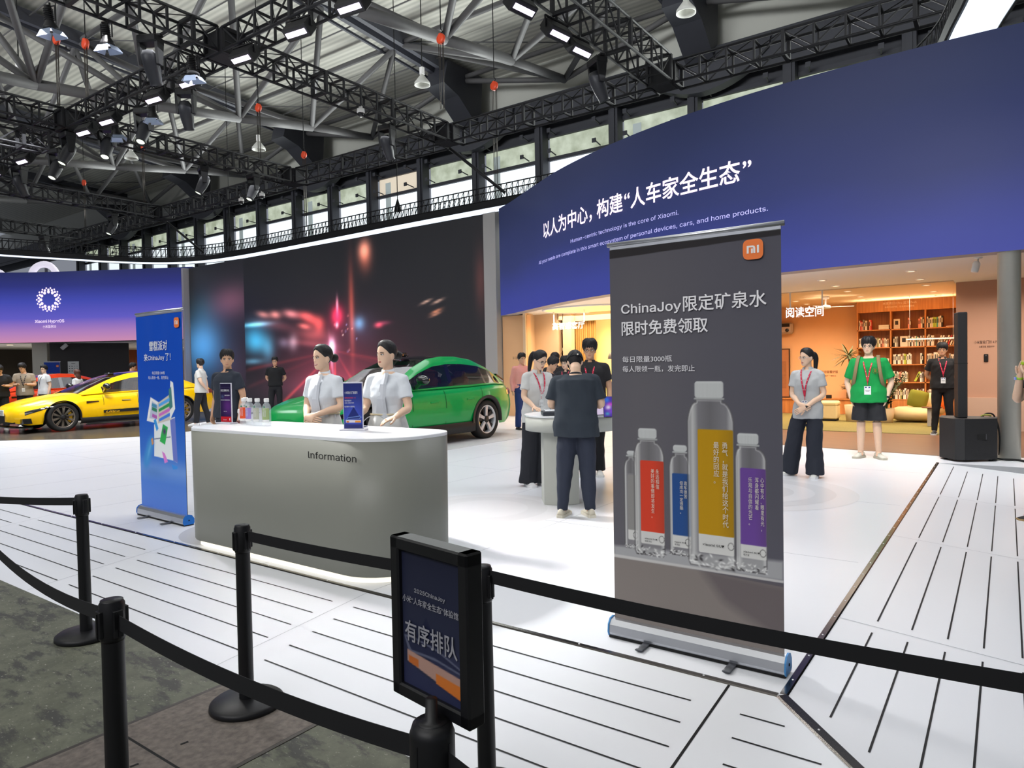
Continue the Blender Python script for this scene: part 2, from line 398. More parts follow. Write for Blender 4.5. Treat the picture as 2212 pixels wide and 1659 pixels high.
struct(mb.build('floor_platform', [WHITE, mat('grey_edge', (150, 152, 155), .6), mat('panel_seam', (170, 174, 182), .6)]))
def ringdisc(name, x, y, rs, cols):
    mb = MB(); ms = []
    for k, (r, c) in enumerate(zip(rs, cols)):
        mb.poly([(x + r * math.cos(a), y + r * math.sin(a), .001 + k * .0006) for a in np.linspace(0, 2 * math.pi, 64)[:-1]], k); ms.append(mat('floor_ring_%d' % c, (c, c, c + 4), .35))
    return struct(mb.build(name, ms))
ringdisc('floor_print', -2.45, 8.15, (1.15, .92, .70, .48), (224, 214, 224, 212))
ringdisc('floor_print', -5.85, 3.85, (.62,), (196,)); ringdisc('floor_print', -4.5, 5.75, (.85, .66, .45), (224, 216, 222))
# ramps with slits
mb = MB(); sl = .1 / 1.16; zl = lambda y: -(3.18 - y) * sl
mb.poly([(-42, 3.18, 0), (-42, 2.02, -.1), (.34, 2.02, -.1), (-.82, 3.18, 0)])
mb.poly([(-42, 2.02, -.1), (-42, 2.02, -.104), (.34, 2.02, -.104), (.34, 2.02, -.1)])
def slit(x0, x1, y, wd=.009):
    mb.add([(x0, y - wd / 2, zl(y) + .0015), (x1, y - wd / 2, zl(y) + .0015), (x1, y + wd / 2, zl(y) + .0025), (x0, y + wd / 2, zl(y) + .0025)], [(0, 1, 2, 3)], 1, False)
for k in range(5):
    y = 2.954 - .179 * k
    for n in range(-15, 3):
        xb = -3.5 + 2.44 * n + .023 * k; x0, x1 = xb + .1, min(xb + 2.34, -.82 + (3.18 - y) - .16)
        if n == 1: x0 = xb + .12
        if x1 > x0 + .1: slit(x0, x1, y)
for n in range(-14, 2):
    xb = -3.5 + 2.44 * n; wd = .004 if n != 1 else .012
    mb.add([(xb, 3.16, zl(3.16) + .0012), (xb + wd, 3.16, zl(3.16) + .0012), (xb + wd, 2.03, zl(2.03) + .0012), (xb, 2.03, zl(2.03) + .0012)], [(0, 1, 2, 3)], 2 if n != 1 else 1, False)
BLK = mat('slit_black', (12, 12, 14), .6)
struct(mb.build('floor_ramp_front', [WHITE, BLK, mat('panel_seam', (0, 0, 0))]))
mb = MB(); zr = lambda x: -(x + .82) * sl
mb.poly([(-.82, 3.18, 0), (.34, 2.02, -.1), (.34, 11.65, -.1), (-.82, 11.65, 0)])
for k, x in enumerate((-.613, -.44, -.268, -.104, .064, .23)):
    ye = 3.18 - (x + .82) + .16; ys = [(ye, 4.25), (4.45, 6.56), (6.74, 8.86), (9.02, 11.15 - .02 * k), ] if k else [(ye, 4.25), (4.45, 6.56), (6.74, 8.86), (9.02, 11.45)]
    for a, b in ys:
        mb.add([(x - .0045, a, zr(x) + .002), (x + .0045, a, zr(x) + .0015), (x + .0045, b, zr(x) + .0015), (x - .0045, b, zr(x) + .002)], [(0, 1, 2, 3)], 1, False)
for y in (4.35, 6.65, 8.94):
    mb.add([(-.8, y, .001), (.33, y, -.098), (.33, y + .004, -.098), (-.8, y + .004, .001)], [(0, 1, 2, 3)], 2, False)
struct(mb.build('floor_ramp_right', [WHITE, BLK, mat('panel_seam', (0, 0, 0))]))
STEEL = mat('polished_steel', (120, 116, 112), .18, 1.0); SCREW = mat('screw_head', (235, 236, 240), .3, .6)
def trim(name, a, b, wd, screws):
    mb = MB(); a, b = V3(a), V3(b); mb.bar(a, b, .006, 0, wd); L = np.linalg.norm(b - a)
    mb = MB(); d = (b - a) / L; s = np.cross(d, (0, 0, 1)); s /= np.linalg.norm(s)
    mb.loft([[p + s * wd / 2 + V3((0, 0, -.002)), p + s * wd * .35 + V3((0, 0, .005)), p - s * wd * .35 + V3((0, 0, .005)), p - s * wd / 2 + V3((0, 0, -.002))] for p in (a, b)], 0, True, False)
    for k in range(screws): mb.ell(a + (b - a) * (k + .5) / screws + V3((0, 0, .005)), (.006, .006, .003), 6, 1)
    struct(mb.build(name, [STEEL, SCREW]))
trim('trim_1', (-42, 3.18, .001), (-.84, 3.18, .001), .036, 60)
trim('trim_2', (-.82, 3.2, .001), (-.82, 11.64, .001), .040, 26)
trim('trim_3', (-.82, 3.18, .002), (.33, 2.03, -.097), .060, 3)
# ================================================================ hall wall and roof
DW = mat('hall_wall_dark', (62, 63, 68), .8, nz=.2, ns=2); DM = mat('dark_steelwork', (52, 53, 60), .55, nz=.1, ns=3)
mb = MB(); mb.box((-30, 27.2, 4.15), (110, .3, 8.7)); mb.box((-30, 27.2, 12.9), (110, .3, 1.9)); mb.box((-30, 27.2, 14.7), (110, .3, 1.9), 2)
for z in np.arange(7.0, 8.5, .16): mb.box((-30, 27.02, z), (110, .06, .05), 1)
struct(mb.build('wall_back', [DW, mat('louvre_dark', (46, 47, 51), .6), mat('grey_upper_wall', (190, 190, 182), .7)]))
COLX = [-2.63, -6.42, -10.03, -13.5, -17.25, -20.93, -24.58, -28.37, -31.6, -34.9, -38.5, -42.1, -45.7, -49.3, -52.9, -56.5, -60, -64]
for i, x in enumerate(COLX):
    mb = MB(); mb.box((x, 26.7, 6.2), (.42, .5, 12.6)); mb.box((x, 26.42, 6.2), (.2, .1, 12.6))
    struct(mb.build('trim_column', [DM]))
G1 = mat('lit_window_glass', (236, 244, 250), .3, emit=1.0, ec=(236, 246, 252), nz=.05)
def glass_up():
    m = bpy.data.materials.new('stained_upper_glass'); m.use_nodes = True; nt = m.node_tree; b = nt.nodes['Principled BSDF']; L = nt.links.new
    tc = nt.nodes.new('ShaderNodeTexCoord'); t = nt.nodes.new('ShaderNodeTexNoise'); t.inputs['Scale'].default_value = 1.6; t.inputs['Detail'].default_value = 7
    r = nt.nodes.new('ShaderNodeValToRGB'); r.color_ramp.elements[0].position = .3; r.color_ramp.elements[1].position = .75
    r.color_ramp.elements[0].color = (*lin((142, 152, 126)), 1); r.color_ramp.elements[1].color = (*lin((206, 216, 196)), 1)
    L(tc.outputs['Object'], t.inputs['Vector']); L(t.outputs['Fac'], r.inputs[0]); L(r.outputs[0], b.inputs['Emission Color'])
    b.inputs['Emission Strength'].default_value = 1; b.inputs['Base Color'].default_value = (.1, .1, .1, 1); return m
G2 = glass_up(); TAN = mat('tan_window_panel', (196, 184, 166), .5, emit=.9)
PILL = mat('pillar_behind_glass', (150, 160, 160), .6, emit=.6)
ex = [.6] + COLX
for i in range(len(ex) - 1):
    x1, x0 = ex[i], ex[i + 1]; cx, wd = (x0 + x1) / 2, x1 - x0 - .42
    up = TAN if i == 7 else G2
    mb = MB(); mb.box((cx, 27.1, 11.45), (wd, .05, 1.0), 1); mb.box((cx, 27.1, 9.78), (wd, .05, 2.2), 0)
    if i % 2: mb.box((cx - wd * .3, 27.06, 10.2), (.38, .03, 2.9), 3)
    for z in (10.92, 11.97, 8.7): mb.box((cx, 27.0, z), (wd, .14, .16), 2)
    for z in (11.05, 11.95):
        for q in (-.38, .3):
            mb.bar((cx + wd * q, 26.95, z), (cx + wd * q + .1, 26.2, z + .04), .04, 2); mb.box((cx + wd * q + .1, 26.2, z + .0), (.18, .05, .18), 2)
    o = struct(mb.build('window_%d' % (i + 1), [G1, up, DM, PILL]))
mb = MB(); mb.box((-30, 26.5, 13.0), (110, .7, 1.0)); mb.box((-30, 26.2, 12.35), (110, .1, .2))
struct(mb.build('trim_girder', [DM]))
def haunch(x):   # curved bracket under the girder and the corbel that carries a rafter
    mb = MB(); P = [(-2.6, 13.4)] + [(-2.6 + 5.2 * t, 13.0 - 1.15 * math.sin(math.pi * t) ** .8) for t in np.linspace(0.02, .98, 15)] + [(2.6, 13.4)]
    mb.prism(P, lambda a, b: V3((x + a, 26.0, b)), lambda a, b: V3((x + a, 26.5, b)))
    Q = [(23.9, 15.3), (23.6, 14.2), (24.6, 13.9), (25.4, 13.3), (26.2, 12.7), (26.4, 15.3)]
    mb.prism(Q, lambda a, b: V3((x - .55, a, b)), lambda a, b: V3((x + .55, a, b)))
    struct(mb.build('trim_haunch', [DM]))
RX = [2.2, -9.5, -20.9, -32.4, -44, -55.5]
for x in RX: haunch(x)
def deck_mat():
    m = bpy.data.materials.new('corrugated_roof_deck'); m.use_nodes = True; nt = m.node_tree; b = nt.nodes['Principled BSDF']; L = nt.links.new
    tc = nt.nodes.new('ShaderNodeTexCoord'); wv = nt.nodes.new('ShaderNodeTexWave'); wv.bands_direction = 'Y'; wv.inputs['Scale'].default_value = 1.25; wv.inputs['Distortion'].default_value = 0
    r = nt.nodes.new('ShaderNodeValToRGB'); r.color_ramp.elements[0].color = (*lin((186, 185, 176)), 1); r.color_ramp.elements[1].color = (*lin((212, 210, 200)), 1)
    L(tc.outputs['Object'], wv.inputs['Vector']); L(wv.outputs['Fac'], r.inputs[0]); L(r.outputs[0], b.inputs['Base Color']); b.inputs['Roughness'].default_value = .7
    return m
zroof = lambda y: 15.5 + (26 - y) * .07
mb = MB(); mb.add([(-80, 28, zroof(28)), (40, 28, zroof(28)), (40, -14, zroof(-14)), (-80, -14, zroof(-14)),
                   (-80, 28, zroof(28) + .2), (40, 28, zroof(28) + .2), (40, -14, zroof(-14) + .2), (-80, -14, zroof(-14) + .2)],
                  [(0, 1, 2, 3), (7, 6, 5, 4), (0, 4, 5, 1), (1, 5, 6, 2), (2, 6, 7, 3), (3, 7, 4, 0)], 0, False)
struct(mb.build('ceiling', [deck_mat()]))
TUB = mat('grey_tube_steel', (92, 91, 92), .55, .0, nz=.12, ns=4); RAF = mat('rafter_dark_grey', (66, 67, 76), .6, nz=.1, ns=2)
for x in RX:
    mb = MB()
    for dx in (-.28, .28): mb.bar((x + dx, 25.6, zroof(25.6) - .55), (x + dx, -12, zroof(-12) - .55), .22, 0, .5)
    mb.bar((x, 25.6, zroof(25.6) - .38), (x, -12, zroof(-12) - .38), .6, 0, .12); mb.bar((x - .9, 25.6, zroof(25.6) - .7), (x - .9, -12, zroof(-12) - .7), .1)
    struct(mb.build('trim_rafter', [RAF]))
LY = [25.4, 21.55, 17.7, 13.85, 10, 6.15, 2.3, -1.55, -5.4]; LZ = [13.58, 13.05, 12.41, 11.85, 11.4, 11.1, 10.95, 10.9, 10.9]
RY = [25.2, 21.4, 17.55, 13.7, 9.85, 6.0, 2.15, -1.7, -5.5]
for xc, xl, xr in ((-15.2, -20.9, -9.5), (-26.9, -32.4, -20.9), (-38.2, -44, -32.4), (-49.7, -55.5, -44), (-3.7, -9.5, 2.2)):
    mb = MB(); nod = [V3((xc, y, z)) for y, z in zip(LY, LZ)]
    for a, b in zip(nod[:-1], nod[1:]): mb.tube([a, b], .19 if a is not nod[0] else .16, 12)
    for x in (xl, xr):
        sx = .3 if x < xc else -.3
        for i in range(len(RY)):
            r = V3((x + sx, RY[i], zroof(RY[i]) - .75))
            mb.tube([r, nod[i]], .12, 8)
            if i: mb.tube([r, nod[i - 1]], .12, 8)
    for i in range(0, len(RY)):
        a, b = V3((xl + .3, RY[i], zroof(RY[i]) - .6)), V3((xr - .3, RY[i], zroof(RY[i]) - .6)); mb.tube([a, b], .11, 8)
        mb.tube([a + V3((0, 1.9, -.05)), b + V3((0, 1.9, -.05))], .03, 5)
        if i: mb.tube([a, V3((xc, RY[i - 1], zroof(RY[i - 1]) - .5))], .03, 5)
    struct(mb.build('trim_roof_truss', [TUB]))
# duct ends on the wall above the screen
proto = None
for k in range(9):
    if proto is None:
        mb = MB(); mb.lathe([(.0, -.4), (.26, -.4), (.26, .08), (.17, .08), (.17, -.3), (.0, -.3)], 16, (0, .1, 0), 0, rotm(0, 90)); mb.M = None
        proto = tag(mb.build('duct_nozzle', [mat('duct_black', (40, 40, 44), .5)]), 'x', 'duct', 'duct nozzles above the screen')
        o = proto
    else: o = clone(proto, (0, 0, 0))
    o.location = ([-30.5, -29.7, -27.3, -26.5, -25.7, -23.6, -22.8, -22.0, -19.8][k], 26.5, 8.25 - .02 * k); o['label'] = 'round black duct nozzle on the dark wall above the screen, %s from the left' % ORD[k]
# ================================================================ booth shell
CW = mat('matt_white_ceiling', (240, 238, 236), .7); PEACH = mat('peach_wall', (226, 178, 132), .8, nz=.03, ns=3); BEI = mat('beige_wall', (228, 196, 158), .8, nz=.03, ns=3)
FC = np.array([(-12.4, 16.85), (-11.6, 16.35), (-10.3, 15.45), (-9.1, 14.65), (-8.0, 14.05), (-6.8, 13.5), (-5.7, 13.1), (-4.5, 12.78), (-3.2, 12.55), (-1.6, 12.42), (.2, 12.42), (3, 12.6)])
class Curve2:
    def __init__(s, P, k=8):
        s.Q = np.array([p[:2] for p in smooth_path([(a, b, 0) for a, b in P], k)]); s.S = np.r_[0, np.cumsum(np.linalg.norm(np.diff(s.Q, axis=0), axis=1))]
    def at(s, u):
        i = int(np.clip(np.searchsorted(s.S, u) - 1, 0, len(s.Q) - 2)); e = s.Q[i + 1] - s.Q[i]; L = np.linalg.norm(e); e = e / L
        return s.Q[i] + e * (u - s.S[i]), e
    def pt(s, u, z, d=0): p, e = s.at(u); return V3((p[0] + e[1] * d, p[1] - e[0] * d, z))     # d: towards the viewer side
FCV = Curve2(FC)
def fascia(name, cv, s0, s1, z0, z1, m, n=90, th=.35):
    mb = MB(); ss = np.linspace(s0, s1, n)
    mb.grid([[cv.pt(u, z, 0) for z in np.linspace(z0, z1, 3)] for u in ss])
    mb.grid([[cv.pt(u, z, -th) for z in (z0, z1)] for u in ss], 1); mb.grid([[cv.pt(u, z0, d) for d in (0, -th)] for u in ss], 1, False); mb.grid([[cv.pt(u, z1, d) for d in (0, -th)] for u in ss], 1, False)
    for u in (s0, s1): mb.poly([cv.pt(u, z0, 0), cv.pt(u, z1, 0), cv.pt(u, z1, -th), cv.pt(u, z0, -th)], 1)
    return mb.build(name, [m, mat('fascia_edge', (150, 150, 158), .5)], fix=False)
F1 = ramp_emit('lit_blue_fabric', [(0, (58, 66, 156)), (.16, (54, 64, 146)), (.45, (42, 52, 104)), (.75, (34, 44, 82)), (1, (28, 36, 66))], 3.05, 6.9, .95, wob=.55)
fa = tag(fascia('curved_fascia', FCV, -.12, FCV.S[-1], 3.05, 6.28, F1, 260), 'huge curved blue illuminated fascia with white slogan over the rooms on the right', 'illuminated wall')
LW = mat('lit_pinkish_lettering', (250, 232, 248), .5, emit=1.0, ec=(252, 228, 248)); LV = mat('lit_lavender_lettering', (180, 176, 232), .5, emit=.85, ec=(182, 178, 236))
fmap = lambda s0, z0: (lambda a, b, c=0: FCV.pt(s0 + a, z0 + b, .04 + c))
text('以人为中心，', .44, fmap(3.33, 4.79), LW, fa, 'slogan_lettering', bold=.014, width=2.34)
text('构建', .44, fmap(5.86, 4.79), LW, fa, 'slogan_lettering', bold=.014, width=.88)
text('“', .44, fmap(6.78, 4.79), LW, fa, 'slogan_lettering', bold=.014)
text('人车家全生态', .44, fmap(6.98, 4.79), LW, fa, 'slogan_lettering', bold=.014, width=2.58)
text('”', .44, fmap(9.6, 4.79), LW, fa, 'slogan_lettering', bold=.014)
text('Human-centric technology is the core of Xiaomi.', .165, fmap(4.78, 4.40), LV, fa, 'small_lettering', width=3.46)
text('All your needs are complete in this smart ecosystem of personal devices, cars, and home products.', .165, fmap(2.99, 4.15), LV, fa, 'small_lettering', width=7.08)
# left fascia
LCV = Curve2([(-43, 4), (-41, 8), (-38.4, 12.5), (-34.5, 15.1), (-30.4, 17.4)], 6)
F2 = ramp_emit('lit_dusk_fabric', [(0, (206, 142, 178)), (.14, (176, 128, 190)), (.34, (98, 92, 196)), (.58, (66, 74, 176)), (.8, (44, 50, 124)), (1, (36, 42, 92))], 3.05, 6.35, .95)
fb = tag(fascia('dusk_fascia', LCV, 0, LCV.S[-1], 3.05, 6.35, F2, 40), 'blue to pink illuminated fascia with ring of dots emblem at far left', 'illuminated wall')
sL = LCV.S[-1] - (np.hypot(-30.4 + 34.5, 17.4 - 15.1) + np.hypot(-34.5 + 36.57, 15.1 - 13.72))
mb = MB()
for ring_, (rr, dr, nd) in enumerate(((.385, .072, 12), (.495, .056, 18), (.585, .040, 18))):
    for k in range(nd):
        a = 2 * math.pi * (k + .5 * (ring_ % 2)) / nd; cx, cz = sL + rr * math.cos(a), 5.05 + rr * .93 * math.sin(a)
        mb.poly([LCV.pt(cx + dr * math.cos(t), cz + dr * math.sin(t), .03) for t in np.linspace(0, 2 * math.pi, 11)[:-1]])
mb.build('dot_ring_emblem', [LW], fb, fix=False)
lmap = lambda s0, z0: (lambda a, b, c=0: LCV.pt(s0 + a, z0 + b, .03 + c))
text('Xiaomi HyperOS', .26, lmap(sL - .72, 3.97), LW, fb, 'emblem_lettering', bold=.01, width=1.46)
text('小米澎湃OS', .15, lmap(sL - .34, 3.73), LW, fb, 'emblem_lettering', width=.66)
# LED ring: black truss above, glowing underside
RP = [(-37.6, 4), (-36.6, 8), (-35.9, 11.7), (-35.0, 14.2), (-34.2, 16.1), (-32.7, 17.8), (-30.3, 18.7), (-26, 18.9), (-18, 18.75), (-9, 18.7), (-4.5, 18.4), (-2.2, 17.1), (-.9, 15.2), (-.38, 13.4), (.0, 11.6), (.05, 9)]
RC = Curve2(RP, 6); mb = MB(); us = np.linspace(0, RC.S[-1], 150)
mb.grid([[RC.pt(u, 6.8, d) for d in (-.32, .32)] for u in us], 0)
for d in (-.36, .36): mb.grid([[RC.pt(u, z, d + q) for z, q in ((6.78, 0), (7.0, 0), (7.0, .04), (6.78, .04), (6.78, 0))] for u in us], 1, False)
mb.grid([[RC.pt(u, 6.99, d) for d in (-.4, .4)] for u in us], 1)
us = np.linspace(0, RC.S[-1], 240)
for d in (-.3, .3):
    for z in (7.05, 7.5): mb.tube([RC.pt(u, z, d) for u in us[::2]], .022, 5, 1)
    for a, b in zip(us[:-1], us[1:]):
        mb.bar(RC.pt(a, 7.05, d), RC.pt(a, 7.5, d), .02, 1); mb.bar(RC.pt(a, 7.05, d), RC.pt(b, 7.5, d), .014, 1)
LED = mat('led_strip_glow', (235, 248, 255), .5, emit=1.5, ec=(226, 240, 255)); BT = mat('black_truss', (30, 30, 34), .6)
ro = thing('led_ring', 'long curved glowing LED ring with black lattice frame above the stand', 'ring light')
mb.build('ring_frame', [LED, BT], ro, fix=False)
# big screen wall
sx0, sx1, sh = -30.2, -13.1, 6.22
P = Paint(sx1 - sx0, sh, .052, (22, 22, 27)); gx_ = lambda x: x - sx0
for x, y, rx, ry, c, k, an in ((-21, 4.8, 7, 2, (10, 9, 12), 1, 0), (-29.2, 2.8, 1.5, 1.1, (52, 104, 142), 1, 0), (-29.3, 2.2, 2.2, 1.7, (10, 40, 66), 1, 0), (-27, 4.5, 1.7, .75, (84, 44, 54), 1, 0), (-29.2, 4.4, 1.0, .8, (4, 26, 26), 1, 0),
        (-26.8, 1.5, 1.6, 1.2, (30, 14, 22), 1, 0)): P.glow(gx_(x), y, rx, ry, c, k, an)
right = P.X > gx_(-26.02); keep = P.I.copy(); P.I[right] = (20, 20, 25)
Q = P
def st(x, y, rx, ry, c, k=1, an=0): Q.glow(gx_(x), y, rx, ry, c, k, an)
vx, vy = -20.35, 2.45
st(-20.3, 2.2, 3.6, 1.5, (60, 18, 26)); st(-20.5, 1.1, 2.4, .9, (62, 18, 25)); st(-18.5, .7, 5, .9, (52, 22, 26)); st(-23, .8, 3.5, .5, (20, 14, 18)); st(-20.5, .5, 1.8, .7, (30, 8, 12))
st(-25.4, 3.05, .9, .55, (18, 84, 112)); st(-25.3, 3.42, 1.0, .09, (110, 190, 215)); st(-25.2, 2.62, .8, .45, (40, 120, 150)); st(-24.4, 2.35, .4, .5, (40, 90, 110)); st(-25.5, 1.9, .7, .12, (60, 110, 130))
for x, y, rx, ry, c in ((-24.7, 3.8, .45, .13, (190, 110, 100)), (-23.9, 3.75, .35, .15, (225, 130, 120)), (-22.9, 3.72, .5, .16, (230, 130, 128)), (-22.0, 3.6, .45, .16, (190, 66, 62)), (-21.6, 3.4, .5, .2, (170, 54, 48)), (-22.1, 3.2, .35, .1, (200, 90, 80)), (-21.2, 3.2, .3, .3, (150, 46, 42)), (-23.6, 3.3, .9, .2, (60, 30, 32)), (-24.8, 3.45, .8, .2, (50, 34, 40))): st(x, y, rx, ry, c, 1, -10)
for x, y, rx, ry, c in ((-21.6, 2.85, .9, .28, (120, 52, 48)), (-22.8, 2.6, .28, .3, (120, 110, 118)), (-23.4, 2.6, .35, .2, (70, 70, 84)), (-21.7, 2.5, 1.2, .12, (70, 34, 34))): st(x, y, rx, ry, c, 1, -6)
st(-20.18, 3.5, .28, .32, (225, 30, 62)); st(-20.16, 3.9, .06, .3, (230, 150, 170)); st(-20.16, 3.45, .5, .5, (90, 10, 26)); st(-20.2, 3.15, .08, .1, (255, 200, 210))
st(-20.5, 2.35, .16, .3, (250, 225, 245)); st(-20.5, 2.3, .4, .5, (80, 50, 70)); st(-20.55, 1.9, .07, .7, (150, 90, 110), 1, 6)
st(-19.38, 3.6, .13, 1.5, (120, 44, 28)); st(-19.4, 4.2, .3, 1.6, (30, 12, 10)); st(-18.65, 5.75, .3, .34, (230, 140, 112)); st(-18.6, 5.4, .36, .5, (110, 50, 34))
st(-18.0, 3.04, .2, .09, (225, 60, 78)); st(-17.7, 3.1, .3, .07, (90, 30, 44)); st(-19.0, 3.15, .28, .24, (70, 130, 165)); st(-18.9, 3.0, .8, .6, (14, 24, 34))
rng = random.Random(4)
for k in range(12): st(-19.75 + rng.gauss(0, .32), 2.75 + rng.gauss(0, .32), .035, .035, rng.choice([(130, 100, 90), (90, 110, 150), (140, 80, 70)]))
for x, y, c in ((-15.73, 3.7, (190, 150, 125)), (-15.2, 3.68, (190, 150, 125)), (-15.28, 3.36, (200, 120, 80)), (-15.3, 3.26, (170, 110, 80))): st(x, y, .26, .045, c, 1, 14)
for x, y, k in ((-23.9, .0, 1), (-22.6, .0, .8), (-21.3, 0, .6), (-20.4, 0, .8), (-18.5, 0, .5), (-15, 1.35, .9), (-14, .8, .5), (-26, 1.55, .7), (-26, .8, .3)):   # light trails towards the vanishing point
    for j in range(26):
        t = (j + 1) / 27; st(vx + (x - vx) * t, vy - .25 + (y - vy + .25) * t, .10 + .28 * t, .035 + .05 * t, (110 * k, 26 * k, 22 * k), .26, math.degrees(math.atan2(y - vy, x - vx)))
st(-13.4, 4.2, .25, 1, (60, 26, 20))
P.I[~right] = keep[~right]
scr = thing('led_screen', 'large dark video screen showing blurred red night street behind the green car', 'screen')
P.mesh('screen_picture', lambda x, y, d: V3((sx0 + x, 17.1, y + .01)), attr_mat('screen_glow', .95, .35), scr)
mb = MB(); mb.box(((sx0 + sx1) / 2, 17.3, sh / 2), (sx1 - sx0, .36, sh)); mb.build('screen_housing', [mat('screen_black', (14, 14, 16), .5)], scr)
mb = MB(); mb.box((-30.32, 17.15, 3.1), (.16, .6, 6.25)); struct(mb.build('trim_screen_post', [mat('white_post', (215, 212, 220), .5)]))
mb = MB(); mb.box((-12.84, 17.3, 3.1), (.46, .9, 6.2)); struct(mb.build('wall_end_pillar', [mat('grey_pillar', (164, 162, 160), .6)]))
# ================================================================ rooms behind the fascia
OAK = wood('oak_veneer', (178, 112, 54), (200, 132, 70), 26); OAKD = wood('oak_floor', (104, 74, 54), (120, 86, 64), 20, 'F', .35)
ORW = mat('orange_plaster', (228, 176, 128), .85, nz=.05, ns=2.5); PBR = mat('dusky_pink_plaster', (196, 152, 128), .85, nz=.04, ns=2); RUG = mat('olive_rug', (128, 118, 66), .95, nz=.25, ns=30, bump=.5)
mb = MB(); top = [FCV.pt(u, 0, -.36)[:2] for u in np.linspace(-.3, FCV.S[-1], 30)]
poly = [(-14.2, 21.9), (-14.2, 17.9)] + [tuple(p) for p in top] + [(3, 21.9)]
mb.prism(poly, lambda a, b: V3((a, b, 3.1)), lambda a, b: V3((a, b, 3.2))); struct(mb.build('ceiling_rooms', [CW]))
mb = MB(); mb.poly([(a, b, 3.094) for a, b in [(-6.1, 16.8), (-6.1, 21.5), (-.9, 21.5), (-.9, 16.8)]]); mb.box((-3.5, 16.8, 3.09), (5.2, .02, .02), 0)
struct(mb.build('ceiling_reading', [mat('cream_ceiling', (226, 200, 168), .8)]))
mb = MB(); mb.box((-1.6, 21.6, 1.55), (9.2, .2, 3.1)); struct(mb.build('wall_reading_back', [ORW]))
mb = MB(); mb.box((-6.2, 18.1, 1.55), (.2, 7, 3.1)); struct(mb.build('wall_partition', [ORW]))
mb = MB(); mb.box((1.1, 17.43, 1.89), (3.96, .2, 2.42)); mb.box((1.1, 17.40, .34), (3.96, .26, .68), 1); struct(mb.build('wall_right_room', [PBR, mat('pale_pink_plaster', (206, 172, 150), .8)]))
mb = MB(); mb.box((-.78, 19.5, 1.55), (.18, 4.0, 3.1)); struct(mb.build('wall_bookcase_side', [ORW]))
mb = MB(); mb.poly([(-6.1, 12.95, .004), (-3.2, 12.9, .004), (-.84, 12.46, .004), (-.15, 12.75, .004), (1.2, 12.9, .004), (1.2, 21.5, .004), (-6.1, 21.5, .004)]); struct(mb.build('floor_wood', [OAKD]))
mb = MB(); mb.box((-3.55, 18.3, .009), (4.9, 4.9, .012)); tag(mb.build('rug', [RUG]), 'olive green rug on the wooden floor of the reading room', 'rug')
# living room on the left
YEL = mat('glowing_yellow_panel', (250, 214, 132), .6, emit=.72, ec=(250, 208, 124))
mb = MB(); mb.box((-12.13, 17.2, 1.52), (.9, .2, 3.04)); struct(mb.build('wall_living_left', [PEACH]))
mb = MB(); mb.loft([[V3((-11.66, 17.0, z)), V3((-12.0, 18.0, z)), V3((-12.1, 18.0, z)), V3((-11.76, 17.0, z))] for z in (0, 3.1)], 0, True, False)
mb.box((-11.57, 18.1, 1.55), (.86, .2, 3.1)); mb.box((-10.83, 18.1, 1.55), (.3, .2, 3.1)); mb.box((-11.06, 18.1, 2.99), (.2, .2, .2)); mb.box((-10.0, 18.32, 2.98), (2.0, .24, .28))
struct(mb.build('wall_living_step', [BEI]))
mb = MB(); mb.box((-8.4, 18.75, 1.55), (4.3, .1, 3.1)); struct(mb.build('wall_living_glow', [YEL]))
mb = MB(); mb.box((-11.06, 18.55, 1.5), (.26, .06, 3.0)); mb.box((-11.18, 18.36, 1.5), (.03, .36, 3.0)); mb.box((-10.95, 18.36, 1.5), (.03, .36, 3.0))
for z in (.1, .7, 1.3, 1.9, 2.5, 2.95): mb.box((-11.06, 18.34, z), (.2, .34, .03))
tag(mb.build('niche_shelf', [mat('dark_walnut', (70, 40, 26), .5)]), 'narrow dark walnut niche shelf left of the gold curtain', 'shelf')
mb = MB(); mb.ell((-11.08, 18.25, 2.0), (.07, .07, .085), 12); mb.tube([(-11.08, 18.25, 2.07), (-11.08, 18.25, 2.1)], .03, 8); tag(mb.build('vase', [mat('cream_ceramic', (226, 210, 184), .4)]), 'small round cream vase on the dark niche shelf', 'vase')
mb = MB(); G = []
for i in range(90):
    x = -10.9 + .86 * i / 89; G.append([(x, 18.35 + .035 * math.sin(i * .85) + .012 * math.sin(i * 2.1), z) for z in (.02, 1.5, 2.86)])
G2_ = [[(p[0], p[1] + .02, p[2]) for p in c] for c in G]; mb.grid(G); mb.grid(G2_)
tag(mb.build('curtain', [mat('gold_curtain', (196, 150, 84), .8, nz=.06, ns=5)], fix=False), 'pleated golden brown curtain beside the glowing yellow wall', 'curtain')
mb = MB(); mb.poly([(-9.45 + 1.5 * math.cos(a), 17.2 + 1.15 * math.sin(a), 3.088) for a in np.linspace(0, 6.283, 49)[:-1]], 0); mb.ring((0, 0, 0), 1, .03, 48, 6, 1)
for i in range(len(mb.v) - 48 * 6, len(mb.v)): p = mb.v[i]; mb.v[i] = (-9.45 + 1.52 * p[0], 17.2 + 1.17 * p[1], 3.085 + p[2])
tag(mb.build('cove_light', [mat('cove_glow', (255, 222, 140), .5, emit=1.0, ec=(255, 216, 128)), CW], fix=False), 'big oval warm glowing recess in the living room ceiling', 'ceiling light')
mb = MB(); mb.box((-8.4, 16.9, .3), (2.0, .5, .6), 0, None, .02); mb.box((-8.4, 16.9, .62), (2.06, .56, .03), 1); tag(mb.build('media_cabinet', [mat('greige_lacquer', (172, 164, 150), .5), mat('greige_top', (190, 182, 168), .4)]), 'low greige cabinet in front of the glowing yellow wall', 'cabinet')
